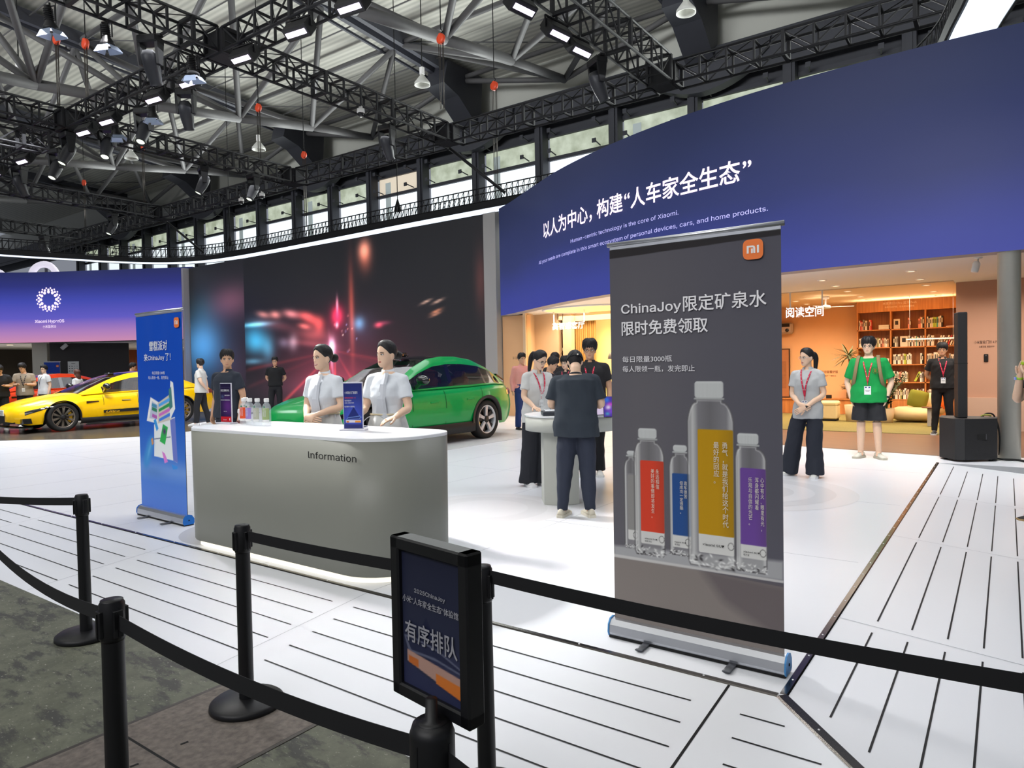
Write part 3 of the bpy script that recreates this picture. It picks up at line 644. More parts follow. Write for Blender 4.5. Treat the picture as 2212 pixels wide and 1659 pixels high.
t = thing('floor_lamp', 'dome lamp on dark stand before the glowing yellow wall', 'lamp', (-8.98, 17.45, 0)); mb = MB(); mb.lathe([(.14, 0), (.14, .02), (.02, .03), (.012, 1.7), (.0, 1.7)], 16); mb.build('stand', [mat('lamp_black', (24, 22, 22), .4)], t)
mb = MB(); mb.lathe([(.17, 1.66), (.165, 1.74), (.13, 1.82), (.06, 1.865), (0, 1.87)], 20); mb.build('lamp_shade', [mat('grey_shade', (120, 112, 104), .4)], t)
mb = MB(); mb.box((-9.22, 17.0, 1.07), (.07, .05, .86)); mb.box((-9.22, 17.0, .645), (.2, .16, .02)); tag(mb.build('slim_speaker', [mat('lamp_black', (24, 22, 22), .4)]), 'slim black upright speaker on the greige cabinet', 'speaker')
text('米家空调', .10, plane_map((-12.15, 16.985, 1.72), (1, 0, 0), (0, 0, 1), (0, -1, 0)), mat('tan_lettering', (140, 104, 72), .7), None, 'wall_lettering'); bpy.data.objects['wall_lettering'].parent = bpy.data.objects['wall_living_left']
# hanging signs
SIGNW = mat('sign_white_glow', (255, 255, 255), .4, emit=1.05, ec=(255, 255, 255)); SIGNS = mat('sign_side', (196, 196, 204), .5); ROD = mat('white_rod', (226, 226, 226), .4)
def hang_sign(lbl, body, x0, x1, y, z0, size, px):
    t = thing('hanging_sign', lbl, 'sign', ((x0 + x1) / 2, y, 3.1)); cx = (x0 + x1) / 2
    for x in px:
        mb = MB(); mb.bar((x - cx, .02, 0), (x - cx, .02, z0 + size * .8 - 3.1), .028); mb.box((x - cx, .02, -.01), (.07, .07, .015)); mb.build('rod', [ROD], t)
    o = text(body, size, lambda a, b, c=0: V3((x0 - cx + a, -c, z0 - 3.1 + b)), SIGNW, t, 'sign_letters', bold=.010, width=x1 - x0, extrude=.008)
hang_sign('hanging white glowing four-character sign at the reading room entrance', '阅读空间', -4.18, -3.37, 16.8, 2.535, .255, (-4.09, -3.40))
hang_sign('hanging white glowing five-character sign at the living room entrance', '高智感客厅', -10.9, -9.83, 17.3, 2.575, .22, (-10.86, -9.84))
# reading room furniture
bc = thing('bookcase', 'big oak bookcase wall with rows of books in the reading room', 'bookcase', (-2.15, 21.3, 0))
BX = [-3.37, -2.56, -1.755, -.95]; BZ = [2.80, 2.31, 1.83, 1.36, .88, .42]
mb = MB(); mb.box((-.01, .17, 1.55), (2.46, .05, 3.1)); mb.build('back_panel', [wood('oak_back', (150, 90, 40), (172, 108, 52), 40)], bc)
mb = MB(); mb.box((-.01, -.02, 2.95), (2.46, .3, .3)); hd = mb.build('header_panel', [OAK], bc)
text('米家筒灯2 Pro 蓝牙Mesh', .075, plane_map((-.2, -.172, 2.99), (1, 0, 0), (0, 0, 1), (0, -1, 0)), mat('cream_lettering', (236, 206, 170), .6), hd, 'lettering', align='CENTER'); text('全新升级护眼，轻松营造氛围感', .05, plane_map((-.2, -.172, 2.90), (1, 0, 0), (0, 0, 1), (0, -1, 0)), mat('cream_lettering', (0, 0, 0)), hd, 'lettering', align='CENTER')
for x in BX: mb = MB(); mb.box((x + 2.15, -.02, 1.4), (.035, .34, 2.8)); mb.build('upright', [OAK], bc)
for z in BZ[1:]:
    mb = MB(); mb.box((-.01, -.02, z), (2.46, .34, .028)); mb.build('shelf_board', [OAK], bc)
mb = MB(); mb.box((-.01, -.02, .2), (2.46, .34, .4)); mb.build('base_cabinet', [OAK], bc)
random.seed(3)
BCOL = {'cream': (232, 220, 198), 'white': (240, 236, 228), 'black': (40, 36, 36), 'red': (196, 52, 44), 'olive': (128, 130, 60), 'grey': (150, 146, 140), 'brown': (120, 74, 50), 'pink': (226, 140, 120), 'lime': (176, 196, 70), 'teal': (90, 160, 150), 'tan': (196, 160, 120)}
PAGES = mat('book_pages', (236, 228, 210), .9); books = []
def book(x, y, z, wd, h, d, col, tilt=0, flat=False):
    mb = MB(); c = mat('cloth_' + col, BCOL[col], .6)
    if flat: mb.box((0, 0, h / 2), (d * 1.3, d, h), 0, None, .002); mb.box((0, -.004, h / 2), (d * 1.28, d, h * .7), 1)
    else:
        mb.box((0, 0, h / 2), (wd, d, h), 0, None, .003); mb.box((0, .006, h / 2 + .002), (wd * .8, d - .002, h - .002), 1)
        k = 2 if col not in ('black', 'brown', 'red', 'olive') else 3
        mb.box((0, -d / 2 - .0005, h * .62), (wd * .5, .001, h * .4), k)
    z += wd / 2 * math.sin(R(tilt)) if tilt else 0
    o = mb.build('book', [c, PAGES, mat('spine_print_dark', (52, 46, 44), .6), mat('spine_print_pale', (226, 214, 190), .6)]); o.location = (x, y, z); o.rotation_euler = (0, R(tilt), 0); books.append((o, x, z, col, flat)); return o
def run(x0, x1, row, cols, hmin=.22, hmax=.3, tilt=0):
    z = BZ[row + 1] + .0145; x = x0; i = 0
    while True:
        wd = random.uniform(.024, .046)
        if x + wd > x1: break
        h = random.uniform(hmin, hmax); book(x + wd / 2, 21.25, z + (h * 0), wd - .002, h, .17, cols[i % len(cols)], tilt); x += wd; i += 1
B = BX; wm = ['cream', 'red', 'pink', 'grey', 'brown', 'tan']
run(B[0] + .03, B[0] + .26, 0, ['cream', 'red', 'pink', 'grey', 'brown']); run(B[0] + .28, B[0] + .36, 0, ['pink', 'red'], tilt=0)
for k in range(4): book(B[0] + .64, 21.25, BZ[1] + .0145 + k * .03, .2, .029, .19, ['grey', 'cream', 'tan', 'white'][k], flat=True)
book(B[1] + .13, 21.28, BZ[1] + .0145, .15, .27, .05, 'cream'); run(B[1] + .40, B[1] + .5, 0, ['pink', 'brown', 'cream']); run(B[1] + .64, B[2] - .02, 0, ['pink', 'pink', 'cream', 'black'])
run(B[2] + .03, B[2] + .40, 0, ['white', 'black', 'cream', 'white', 'lime', 'lime', 'teal', 'cream'], .25, .3); book(B[2] + .58, 21.25, BZ[1] + .0145, .2, .03, .19, 'red', flat=True)
run(B[0] + .03, B[0] + .76, 1, ['cream', 'white', 'tan', 'grey', 'olive', 'cream', 'brown', 'pink', 'tan'], .2, .27)
run(B[1] + .05, B[1] + .2, 1, ['black', 'cream', 'grey'], .25, .29); book(B[1] + .3, 21.26, BZ[2] + .0145, .18, .28, .06, 'cream'); run(B[1] + .41, B[2] - .02, 1, ['cream', 'black', 'white', 'brown', 'cream', 'teal'], .24, .29)
run(B[2] + .03, B[2] + .22, 1, ['white', 'cream', 'black'], .26, .3)
for k, c in enumerate(['cream', 'white', 'brown', 'cream', 'red', 'cream', 'tan', 'white', 'brown']): book(B[2] + .27 + k * .056, 21.25, BZ[2] + .017, .036, .27, .17, c, tilt=20)
run(B[0] + .26, B[0] + .4, 2, ['brown', 'black', 'brown'], .18, .22)
for k in range(6): book(B[0] + .64, 21.25, BZ[3] + .0145 + k * .027, .2, .026, .19, ['white', 'cream', 'white', 'tan', 'cream', 'white'][k], flat=True)
run(B[1] + .05, B[1] + .5, 2, ['cream', 'white', 'black', 'white', 'cream', 'brown', 'cream', 'lime', 'olive', 'white'], .25, .3); run(B[2] - .12, B[2] - .02, 2, ['white', 'black', 'cream'], .24, .29)
run(B[2] + .03, B[2] + .34, 2, ['white', 'cream', 'cream', 'tan', 'white'], .25, .3); run(B[2] + .52, B[2] + .74, 2, ['grey', 'cream', 'white'], .22, .28)
run(B[1] + .05, B[1] + .42, 3, ['cream', 'black', 'white', 'cream', 'pink', 'brown'], .24, .3); book(B[1] + .56, 21.25, BZ[4] + .02, .05, .28, .17, 'lime', tilt=24); run(B[2] - .13, B[2] - .02, 3, ['white', 'grey', 'tan'], .23, .27)
run(B[1] + .05, B[1] + .42, 4, ['black', 'cream', 'white', 'brown', 'cream', 'olive'], .24, .3); run(B[1] + .5, B[2] - .02, 4, ['cream', 'tan', 'brown', 'white'], .23, .29); run(B[2] + .03, B[2] + .3, 4, ['tan', 'cream', 'white'], .22, .28)
BAY = ['left', 'middle', 'right']; ROW = ['top', 'second', 'third', 'fourth', 'bottom']; cnt = {}
for o, x, z, col, flat in sorted(books, key=lambda b: (b[1], b[2])):
    bay = 0 if x < B[1] else 1 if x < B[2] else 2; row = min(range(5), key=lambda r: abs(z - BZ[r + 1] - .05)); k = cnt[(bay, row)] = cnt.get((bay, row), -1) + 1
    what = ('%s book, %s from bottom of the flat stack' % (col, ORD[int(round((z - BZ[row + 1] - .0145) / .028)) % 20])) if flat else ('%s book, %s from the left' % (col, ORD[k]))
    tag(o, '%s on the %s bookcase shelf, %s bay' % (what, ROW[row], BAY[bay]), 'book', 'books in the oak bookcase')
mb = MB(); mb.box((-4.75, 21.31, .2), (2.66, .36, .4)); mb.box((-4.75, 21.295, .415), (2.68, .4, .03)); tag(mb.build('low_bench', [OAK]), 'long low oak bench cabinet along the orange wall', 'bench')
mb = MB(); mb.box((0, 0, 0), (.9, .2, .34), 0, None, .05); mb.box((.06, -.103, .09), (.62, .012, .1), 1); mb.lathe([(.052, 0), (.052, .02), (.03, .022), (0, .02)], 16, (.3, -.1, -.06), 1, rotm(0, 90))
o = mb.build('projector', [mat('projector_silver', (176, 158, 140), .4, .3), mat('projector_black', (28, 24, 24), .25)]); o.location = (-5.57, 21.38, 2.48); tag(o, 'silver box projector with black lens mounted on the orange wall', 'projector')
mb = MB(); mb.box((0, 0, 0), (.9, .04, 1.45), 0); mb.box((0, -.022, 0), (.84, .006, 1.39), 1); mb.box((.1, -.026, -.05), (.5, .004, .8), 2)
o = mb.build('picture_frame', [mat('frame_dark', (58, 38, 28), .4), mat('brown_print', (170, 112, 70), .7, nz=.1, ns=4), mat('brown_print_inner', (150, 98, 62), .7, nz=.2, ns=12)]); o.location = (-5.68, 21.42, 1.16); tag(o, 'dark framed brown picture leaning on the low bench by the orange wall', 'picture')
tl = text('米家桌面风扇智能摄像机母婴看护版', .085, plane_map((-5.14, 21.498, 1.15), (1, 0, 0), (0, 0, 1), (0, -1, 0)), mat('brown_lettering', (120, 66, 34), .7), None, 'wall_lettering', width=1.2); tl.parent = bpy.data.objects['wall_reading_back']
tl = text('全彩看护 一键拍立', .05, plane_map((-4.4, 21.498, 1.05), (1, 0, 0), (0, 0, 1), (0, -1, 0)), mat('brown_lettering', (0, 0, 0)), None, 'wall_lettering'); tl.parent = bpy.data.objects['wall_reading_back']
mb = MB(); mb.box((-4.13, 21.22, .48), (.14, .1, .1), 0, None, .01); tag(mb.build('desk_clock', [mat('lamp_black', (0, 0, 0))]), 'small black box on the oak bench beside the cream ottoman', 'clock')
# downlights
proto = None; n = 0
for col, xs in ((-1.42, (14.44, 16.06, 17.35, 19.08, 20.4)), (-2.98, (14.75, 16.07, 17.46, 19.16, 20.36)), (-4.54, (17.5, 19.26, 20.45))):
    for y in xs:
        if proto is None:
            proto = thing('downlight', 'x', 'downlight', (0, 0, 0), 0, 'downlights in the reading room ceiling'); mb = MB(); mb.lathe([(.065, -.004), (.066, -.012), (.085, -.012), (.09, 0)], 24, cap=False); mb.build('trim_ring', [CW], proto)
            mb = MB(); mb.lathe([(0, -.006), (.066, -.006), (.066, -.002), (0, -.002)], 20); mb.build('lens', [mat('downlight_glow', (255, 220, 180), .4, emit=2.2, ec=(255, 214, 170))], proto); o = proto
        else: o = clone(proto, (0, 0, 0))
        o.location = (col, y, 3.097 if y < 16.7 else 3.09); row = {-1.42: 'right', -2.98: 'middle', -4.54: 'left'}[col]
        o['label'] = 'round warm downlight, %s from the front in the %s row of the reading room ceiling' % (ORD[xs.index(y)], row)
t = thing('ceiling_spotlight', 'white cylinder spotlight on the ceiling beside the steel column', 'spotlight', (-.38, 13.3, 3.1)); mb = MB(); mb.lathe([(.06, -.02), (.06, 0)], 16); mb.tube([(0, 0, -.02), (0, 0, -.07)], .012, 6); mb.build('mount', [CW], t)
mb = MB(); mb.lathe([(.05, -.14), (.055, 0), (.04, .03), (0, .03)], 16, (-.02, -.02, -.1), 0, rotm(0, -18, 10)); mb.build('lamp_head', [CW], t)
t = thing('pendant_light', 'thin white linear pendant lamp in front of the bookcase', 'pendant lamp', (-1.5, 19.5, 3.09)); mb = MB(); mb.box((0, 0, -1.1), (1.05, .04, .03), 0); mb.build('lamp_bar', [mat('lamp_bar_white', (226, 226, 214), .4, emit=.35)], t)
for x in (-.45, .45): mb = MB(); mb.tube([(x, 0, 0), (x, 0, -1.09)], .003, 5); mb.build('wire', [ROD], t)
t = thing('ceiling_fan', 'white ceiling fan lamp partly behind the four-character hanging sign', 'ceiling fan', (-3.66, 18.5, 3.09)); mb = MB(); mb.lathe([(.09, 0), (.08, -.06), (.02, -.07), (.02, -.2), (.1, -.22), (.13, -.27), (.1, -.3), (0, -.3)], 20); mb.build('fan_motor', [CW], t)
for k in range(3): mb = MB(); mb.box((.38, 0, -.26), (.5, .12, .012), 0, None); mb.M = None; o = mb.build('fan_blade', [CW], t); o.rotation_euler = (0, 0, R(20 + 120 * k))
# plants, seats
LEAF = mat('leaf_green', (70, 84, 34), .5, nz=.25, ns=6); LEAFD = mat('leaf_dark', (34, 56, 28), .4, nz=.2, ns=6); POT = mat('cream_pot', (214, 190, 150), .6, nz=.05); TRK = mat('trunk_brown', (110, 82, 56), .8, nz=.2)
def blade(mb, o, d, L, wd, droop, m=0):
    o, d = V3(o), V3(d); d /= np.linalg.norm(d); s = np.cross(d, (0, 0, 1)); s /= np.linalg.norm(s) + 1e-9; G = []
    for t in np.linspace(0, 1, 7):
        p = o + d * L * t + V3((0, 0, -droop * t * t)); q = wd * math.sin(math.pi * (.12 + .88 * t)) ** .7; G.append([p - s * q, p + V3((0, 0, -q * .3)), p + s * q])
    mb.grid(G, m)
random.seed(8)
t = thing('potted_dracaena', 'tall spiky dracaena in a cream pot left of the man in green', 'potted plant', (-3.05, 18.5, .016)); mb = MB(); mb.lathe([(.16, 0), (.2, .4), (.185, .4), (.17, .36), (0, .36)], 24); mb.build('pot', [POT], t)
mb = MB(); mb.tube(smooth_path([(0, 0, .36), (.02, 0, .9), (-.06, 0, 1.3), (-.1, 0, 1.62)]), .022, 7); mb.build('trunk', [TRK], t); mb = MB()
for k in range(46): a = random.uniform(0, 6.28); e = random.uniform(-.5, 1.3); blade(mb, (-.1, 0, 1.58 + random.uniform(-.06, .06)), (math.cos(a), math.sin(a), e), random.uniform(.38, .56), .016, random.uniform(.05, .28))
mb.build('foliage', [LEAF], t, False)
t = thing('potted_zamioculcas', 'glossy dark leafy plant in a cream pot right of the man in green', 'potted plant', (-2.32, 18.4, .016)); mb = MB(); mb.lathe([(.13, 0), (.17, .34), (.155, .34), (.14, .3), (0, .3)], 24); mb.build('pot', [POT], t); mb = MB()
for k in range(13):
    a = random.uniform(0, 6.28); L = random.uniform(.5, .85); P = smooth_path([(0, 0, .3), (.1 * math.cos(a), .1 * math.sin(a), .3 + L * .5), (.42 * math.cos(a), .42 * math.sin(a), .3 + L)], 6); mb.tube(P, .01, 5)
    for j in range(3, len(P)):
        for sg in (-1, 1): blade(mb, P[j], (math.cos(a + sg * 1.2), math.sin(a + sg * 1.2), .5), .14, .032, .03)
mb.build('foliage', [LEAFD], t, False)
t = thing('bench_plant', 'small bushy plant in a glass vase on the oak bench', 'potted plant', (-3.62, 21.2, .43)); mb = MB(); mb.lathe([(.05, 0), (.06, .1), (.045, .2)], 14); mb.build('vase', [mat('smoky_glass', (150, 120, 90), .1, trans=.6)], t); mb = MB()
for k in range(60): a = random.uniform(0, 6.28); e = random.uniform(-.1, 1.0); blade(mb, (random.uniform(-.1, .1), random.uniform(-.05, .05), .24 + random.uniform(0, .2)), (math.cos(a), math.sin(a) * .6, e), random.uniform(.1, .2), .025, .04)
mb.build('foliage', [LEAFD], t, False)
CRM = mat('cream_fabric', (222, 200, 150), .9, nz=.05, ns=10, bump=.2)
t = thing('ottoman', 'cream square ottoman standing before the oak bench', 'ottoman', (-3.6, 18.55, .015)); mb = MB(); mb.box((0, 0, .22), (.42, .42, .34), 0, None, .03); mb.build('body', [CRM], t); mb = MB(); mb.box((0, 0, .43), (.44, .44, .12), 0, None, .04); mb.build('seat_cushion', [CRM], t); mb = MB(); mb.box((0, 0, .025), (.36, .36, .05)); mb.build('plinth', [DK], t)
t = thing('lounge_sofa', 'puffy quilted cream floor sofa before the bookcase', 'sofa', (-1.85, 18.9, .015)); mb = MB()
mb.loft([[V3((x, .38 * r * math.cos(a), .02 + .17 * (1 + r * math.sin(a)))) for a in np.linspace(0, 6.283, 19)[:-1]] for x, r in ((-.42, .3), (-.39, .75), (-.3, .95), (-.1, 1.02), (.1, 1.02), (.3, .95), (.44, .8), (.48, .3))]); mb.build('seat', [CRM], t)
mb = MB(); mb.loft([[V3((x, .3 + .16 * r * math.cos(a), .42 + .26 * r * math.sin(a))) for a in np.linspace(0, 6.283, 19)[:-1]] for x, r in ((-.1, .4), (.0, .8), (.25, 1), (.6, 1), (.72, .5))]); mb.build('backrest', [CRM], t)
def cushion(name, lbl, loc, c, rz, rx):
    mb = MB(); G = []
    for i in range(13):
        u = -1 + i / 6; G.append([V3((.21 * u * (1 - .08 * (v * v)), .07 * (1 - u ** 4) * (1 - v ** 4) * sg, .21 * v * (1 - .08 * u * u))) for sg in (1,) for v in np.linspace(-1, 1, 13)])
    mb.grid(G); mb.grid([[p * V3((1, -1, 1)) for p in r] for r in G]); o = mb.build(name, [mat(name + '_cloth', c, .9, nz=.06, ns=12)]); o.location = loc; o.rotation_euler = (R(rx), R(14), R(rz)); tag(o, lbl, 'cushion')
cushion('green_cushion', 'olive green cushion leaning on the cream floor sofa', (-1.72, 18.86, .56), (116, 116, 30), 8, -14); cushion('orange_cushion', 'bright orange cushion at the right end of the cream floor sofa', (-1.30, 19.12, .55), (228, 104, 30), -12, -10)
t = thing('side_table', 'small side table with grey slab leg and brown top by the sofa', 'side table', (-1.36, 17.8, .015)); mb = MB(); mb.box((0, 0, .2), (.16, .22, .4), 0, None, .01); mb.build('leg', [mat('pale_stone', (176, 168, 160), .5, nz=.08)], t); mb = MB(); mb.lathe([(.0, .4), (.2, .4), (.2, .425), (0, .425)], 28); mb.build('table_top', [mat('brown_lacquer', (110, 60, 36), .3)], t)
# speaker stack, steel column and details on the right
SPK = mat('speaker_black', (26, 26, 28), .6, bump=.15, ns=60); t = thing('subwoofer', 'big black angular subwoofer box on the floor beside the steel column', 'speaker', (-.5, 12.2, 0)); mb = MB()
Pz = [(-.33, -.08), (-.12, -.34), (.0, -.34), (.38, -.02), (.38, .34), (-.33, .34)]
mb.prism(Pz, lambda a, b: V3((a, b, .03)), lambda a, b: V3((a, b, .625))); mb.build('cabinet', [SPK], t)
d = V3((.38, .32, 0)); d /= np.linalg.norm(d); nrm = V3((d[1], -d[0], 0)); c = V3((.0, -.34, 0)) + d * .26
mb = MB(); mb.box(c + V3((0, 0, .36)) + nrm * .002, (.13, .012, .075), 0, rotm(40)); mb.box(c + V3((0, 0, .36)) + nrm * .008 + d * .06, (.008, .012, .08), 1, rotm(40)); mb.build('handle', [DK, mat('handle_rim', (70, 70, 74), .4)], t)
for x, y in ((-.25, -.05), (.3, 0), (.3, .28), (-.25, .28)): mb = MB(); mb.lathe([(.025, 0), (.025, .035)], 10, (x, y, 0)); mb.build('rubber_foot', [DK], t)
mb = MB(); mb.box((0, 0, .775), (.125, .17, 1.55), 0, rotm(20), .01); mb.box((0, -.0, .80), (.129, .174, .008), 1, rotm(20)); o = mb.build('column_speaker', [SPK, DK]); o.location = (-.56, 12.15, .626); tag(o, 'slim tall black column speaker standing on the subwoofer', 'speaker')
mb = MB(); mb.lathe([(.145, 0), (.145, 3.08), (.20, 3.08), (.20, 3.1)], 32, (.02, 12.62, .003)); struct(mb.build('trim_steel_column', [mat('brushed_steel_column', (196, 195, 186), .35, .2, nz=.05)]))
mb = MB(); mb.tube(smooth_path([(-.2, 12.55, .015), (-.02, 12.3, .015), (.12, 12.32, .015), (.22, 12.2, .015), (.35, 12.28, .015)], 5), .012, 6); mb.tube(smooth_path([(-.25, 12.6, .02), (-.1, 12.35, .02), (.05, 12.36, .02), (.2, 12.3, .02)], 5), .01, 6); tag(mb.build('cable', [DK]), 'black cable on the floor at the foot of the steel column', 'cable')
mb = MB(); mb.tube(smooth_path([(-.3, 12.36, .64), (-.24, 12.4, .68), (-.16, 12.45, .64), (-.1, 12.5, .4), (-.1, 12.55, .05)], 5), .012, 6); mb.tube(smooth_path([(-.32, 12.38, .64), (-.26, 12.36, .66), (-.2, 12.42, .645)], 5), .014, 6, 1); tag(mb.build('speaker_cable', [DK, mat('yellow_green_cable', (150, 150, 70), .6)]), 'yellow-green and black cable hanging over the back of the subwoofer', 'cable')
mb = MB(); mb.box((-.1, 13.6, .24), (.22, .06, .48), 0, None, .01); o = tag(mb.build('white_panel', [CW]), 'small white box panel behind the subwoofer', 'panel'); text('< >', .1, plane_map((-.14, 13.568, .36), (1, 0, 0), (0, 0, 1), (0, -1, 0)), mat('dark_lettering', (70, 56, 50), .6), o)
rw = bpy.data.objects['wall_right_room']; bl = mat('brown_black_lettering', (64, 42, 36), .6)
text('小米智能门铃 4 Pro', .075, plane_map((-.35, 17.329, 1.80), (1, 0, 0), (0, 0, 1), (0, -1, 0)), bl, rw, 'wall_lettering', align='CENTER', width=.44); text('全屋互联, 智能守护', .045, plane_map((-.35, 17.329, 1.715), (1, 0, 0), (0, 0, 1), (0, -1, 0)), bl, rw, 'wall_lettering', align='CENTER', width=.26)
mb = MB(); mb.box((-.36, 17.315, 1.5), (.075, .03, .16), 0, None, .008); mb.ell((-.36, 17.30, 1.545), (.018, .006, .018), 10, 1); mb.build('doorbell', [mat('doorbell_black', (24, 22, 22), .3), mat('doorbell_lens', (60, 60, 66), .1)]); tag(bpy.data.objects['doorbell'], 'small black video doorbell on the dusky pink wall', 'doorbell')
# ================================================================ rooms behind the far-left fascia
mb = MB(); mb.poly([(-56, 2, 3.03), (-41.9, 4, 3.03), (-40.2, 10.2, 3.03), (-37.4, 13.9, 3.03), (-30.9, 18.0, 3.03), (-31, 29, 3.03), (-56, 29, 3.03)]); mb.poly([(-56, 2, 3.04), (-41.9, 4, 3.04), (-40.2, 10.2, 3.04), (-37.4, 13.9, 3.04), (-30.9, 18.0, 3.04), (-31, 29, 3.04), (-56, 29, 3.04)]); struct(mb.build('ceiling_left_rooms', [CW]))
mb = MB(); mb.box((-47.2, 12.2, 1.55), (.2, 13, 3.1)); struct(mb.build('wall_left_dark', [mat('dark_room_wall', (64, 58, 52), .6, nz=.3, ns=.8)]))
mb = MB(); mb.box((-46.1, 22.6, 1.55), (.2, 7.6, 3.1)); struct(mb.build('wall_left_wood', [wood('red_wood_wall', (146, 78, 44), (160, 88, 52), 14, 'Y')]))
a, b = V3((-37.3, 14.05, 0)), V3((-35.6, 16.9, 0)); dd = (b - a) / np.linalg.norm(b - a); nn = V3((dd[1], -dd[0], 0)); mb = MB()
mb.loft([[a + V3((0, 0, z)), b + V3((0, 0, z)), b - nn * .25 + V3((0, 0, z)), a - nn * .25 + V3((0, 0, z))] for z in (0, 3.1)], 0, True, False); mb.box(b - nn * 5 + V3((0, 0, 1.55)), (.3, .3, .1), 0); struct(mb.build('wall_left_black', [mat('black_panel_wall', (58, 56, 56), .6)]))
mb = MB(); mb.box((-37.9, 14.0, 1.55), (.75, .5, 3.1), 0, rotm(32)); struct(mb.build('trim_left_pillar', [mat('warm_white_pillar', (206, 202, 190), .6)]))
po = thing('wall_poster', 'white poster with small dark icons on the black wall at far left', 'poster', (-36.78, 14.86, 1.8), math.degrees(math.atan2(dd[1], dd[0]))); mb = MB(); mb.box((0, -.03, 0), (.46, .03, .68)); mb.build('poster_sheet', [mat('poster_white', (232, 234, 232), .6)], po); mb = MB()
for i in range(4):
    for j in range(3):
        if i < 4 - (j == 2) * 2: mb.box((-.16 + .105 * i, -.047, .11 - .115 * j), (.05 if i < 2 else .02, .002, .035))
mb.box((0, -.047, .24), (.16, .002, .018)); mb.build('printed_icons', [mat('icon_dark', (70, 70, 74), .6)], po)
sh = thing('wall_shelf', 'two wooden shelves on posts on the red wood wall at far left', 'shelf', (-45.9, 21.65, 1.75), 90); SW = mat('pale_oak', (198, 138, 90), .6)
for z in (.0, -.38): mb = MB(); mb.box((0, -.12, z), (1.0, .22, .1)); mb.build('shelf_board', [SW], sh)
for x in (-.4, .4): mb = MB(); mb.box((x, -.03, .05), (.05, .04, .9)); mb.build('post', [SW], sh)
mb = MB(); mb.box((-45.9, 20.7, 1.78), (.06, .05, .46), 0, None, .015); tag(mb.build('wall_lamp', [mat('pink_glow', (255, 170, 170), .5, emit=1.1, ec=(250, 150, 150))]), 'small pink glowing vertical lamp on the red wood wall', 'wall lamp')
proto = None
for k, (x, y) in enumerate(((-41.5, 9.4), (-41.0, 11.6), (-40.2, 13.4), (-42.5, 21.0), (-41.0, 22.6), (-43.6, 20.2), (-40.8, 21.6))):
    if not proto: mb = MB(); mb.lathe([(0, -.012), (.12, -.012), (.14, 0), (0, 0)], 16); proto = o = tag(mb.build('small_downlight', [mat('downlight_glow', (0, 0, 0))]), 'x', 'downlight', 'downlights in the far-left rooms')
    else: o = clone(proto, (0, 0, 0))
    o.location = (x, y, 3.03); o['label'] = 'small warm downlight in the far-left room ceiling, %s of seven from the left' % ORD[k]
mb = MB(); mb.lathe([(0, -.05), (.55, -.05), (.55, 0), (0, 0)], 28); o = tag(mb.build('round_ceiling_lamp', [mat('downlight_glow', (0, 0, 0))]), 'flat round glowing ceiling lamp before the red wood wall', 'ceiling lamp'); o.location = (-42.6, 21.8, 3.03)
t = thing('ceiling_spotlight', 'white cylinder spotlight under the far-left ceiling above the black wall', 'spotlight', (-36.6, 14.6, 3.03)); mb = MB(); mb.lathe([(.07, -.02), (.07, 0)], 16); mb.build('mount', [CW], t); mb = MB(); mb.lathe([(.09, -.24), (.09, .06), (0, .07)], 16, (-.05, -.1, -.12), 0, rotm(0, -40, 30)); mb.build('lamp_head', [CW], t)
def stage(): # dark stage below the yellow car
    P = [(-23.6, 3.2), (-19.0, 6.05), (-17.2, 7.4), (-16.6, 8.4), (-17.0, 9.6), (-19.3, 10.9), (-22, 15), (-36.6, 13.2), (-40.5, 8), (-38, 3.2)]
    mb = MB(); mb.prism(P, lambda a, b: V3((a, b, .0)), lambda a, b: V3((a, b, .006))); return mb.build('floor_dark_stage', [mat('dark_glossy_stage', (92, 84, 74), .22, nz=.25, ns=.6)])
struct(stage())
# ================================================================ lighting trusses
def truss(name, label, p0, p1, s=.52, step=.55, group='black lighting trusses over the stand'):
    p0, p1 = V3(p0), V3(p1); L = np.linalg.norm(p1 - p0); d = (p1 - p0) / L; sd = np.cross(d, (0, 0, 1)); sd /= np.linalg.norm(sd); up = V3((0, 0, 1)); t = thing(name, label, 'truss', tuple(p0), 0, group)
    c = {(a, b): sd * a * s / 2 + up * (b * s / 2 + s / 2) for a in (-1, 1) for b in (-1, 1)}
    mb = MB()
    for q in c.values(): mb.tube([q, q + d * L], .033, 6)
    mb.build('chords', [BT], t); mb = MB(); n = max(2, int(L / step))
    for i in range(n + 1):
        o = d * L * i / n
        for a, b in (((-1, -1), (-1, 1)), ((1, -1), (1, 1)), ((-1, -1), (1, -1)), ((-1, 1), (1, 1))): mb.bar(c[a] + o, c[b] + o, .045 if i % 4 else .075)
        if i < n:
            e = d * L * (i + 1) / n
            for sx in (-1, 1):
                if i % 2: mb.bar(c[(sx, -1)] + o, c[(sx, 1)] + e, .027)
                else: mb.bar(c[(sx, 1)] + o, c[(sx, -1)] + e, .027)
            mb.bar(c[(-1, 1)] + o, c[(1, 1)] + e, .016)
    mb.build('lattice_web', [BT], t); return t
ZT = 8.5
def trun(lab, A, B, cuts, s_, axis, step=.55):
    """a truss line cut at its corner blocks: every straight run between two blocks is one truss"""
    A, B = V3(A), V3(B); c0 = A[axis]; sg = 1 if B[axis] > A[axis] else -1; ends = [c0] + [v for c in cuts for v in (c - sg * .31, c + sg * .31)] + [B[axis]]; f = lambda v: A + (B - A) * (v - c0) / (B[axis] - c0)
    runs = [(a, b) for a, b in zip(ends[::2], ends[1::2])]
    for k, (a, b) in enumerate(runs): truss('lighting_truss', lab % ('' if len(runs) == 1 else ['leftmost', 'second', 'third', 'fourth', 'rightmost'][k if k < len(runs) - 1 else 4] if axis == 0 else ['near', 'far'][k]), f(a), f(b), s_, step)
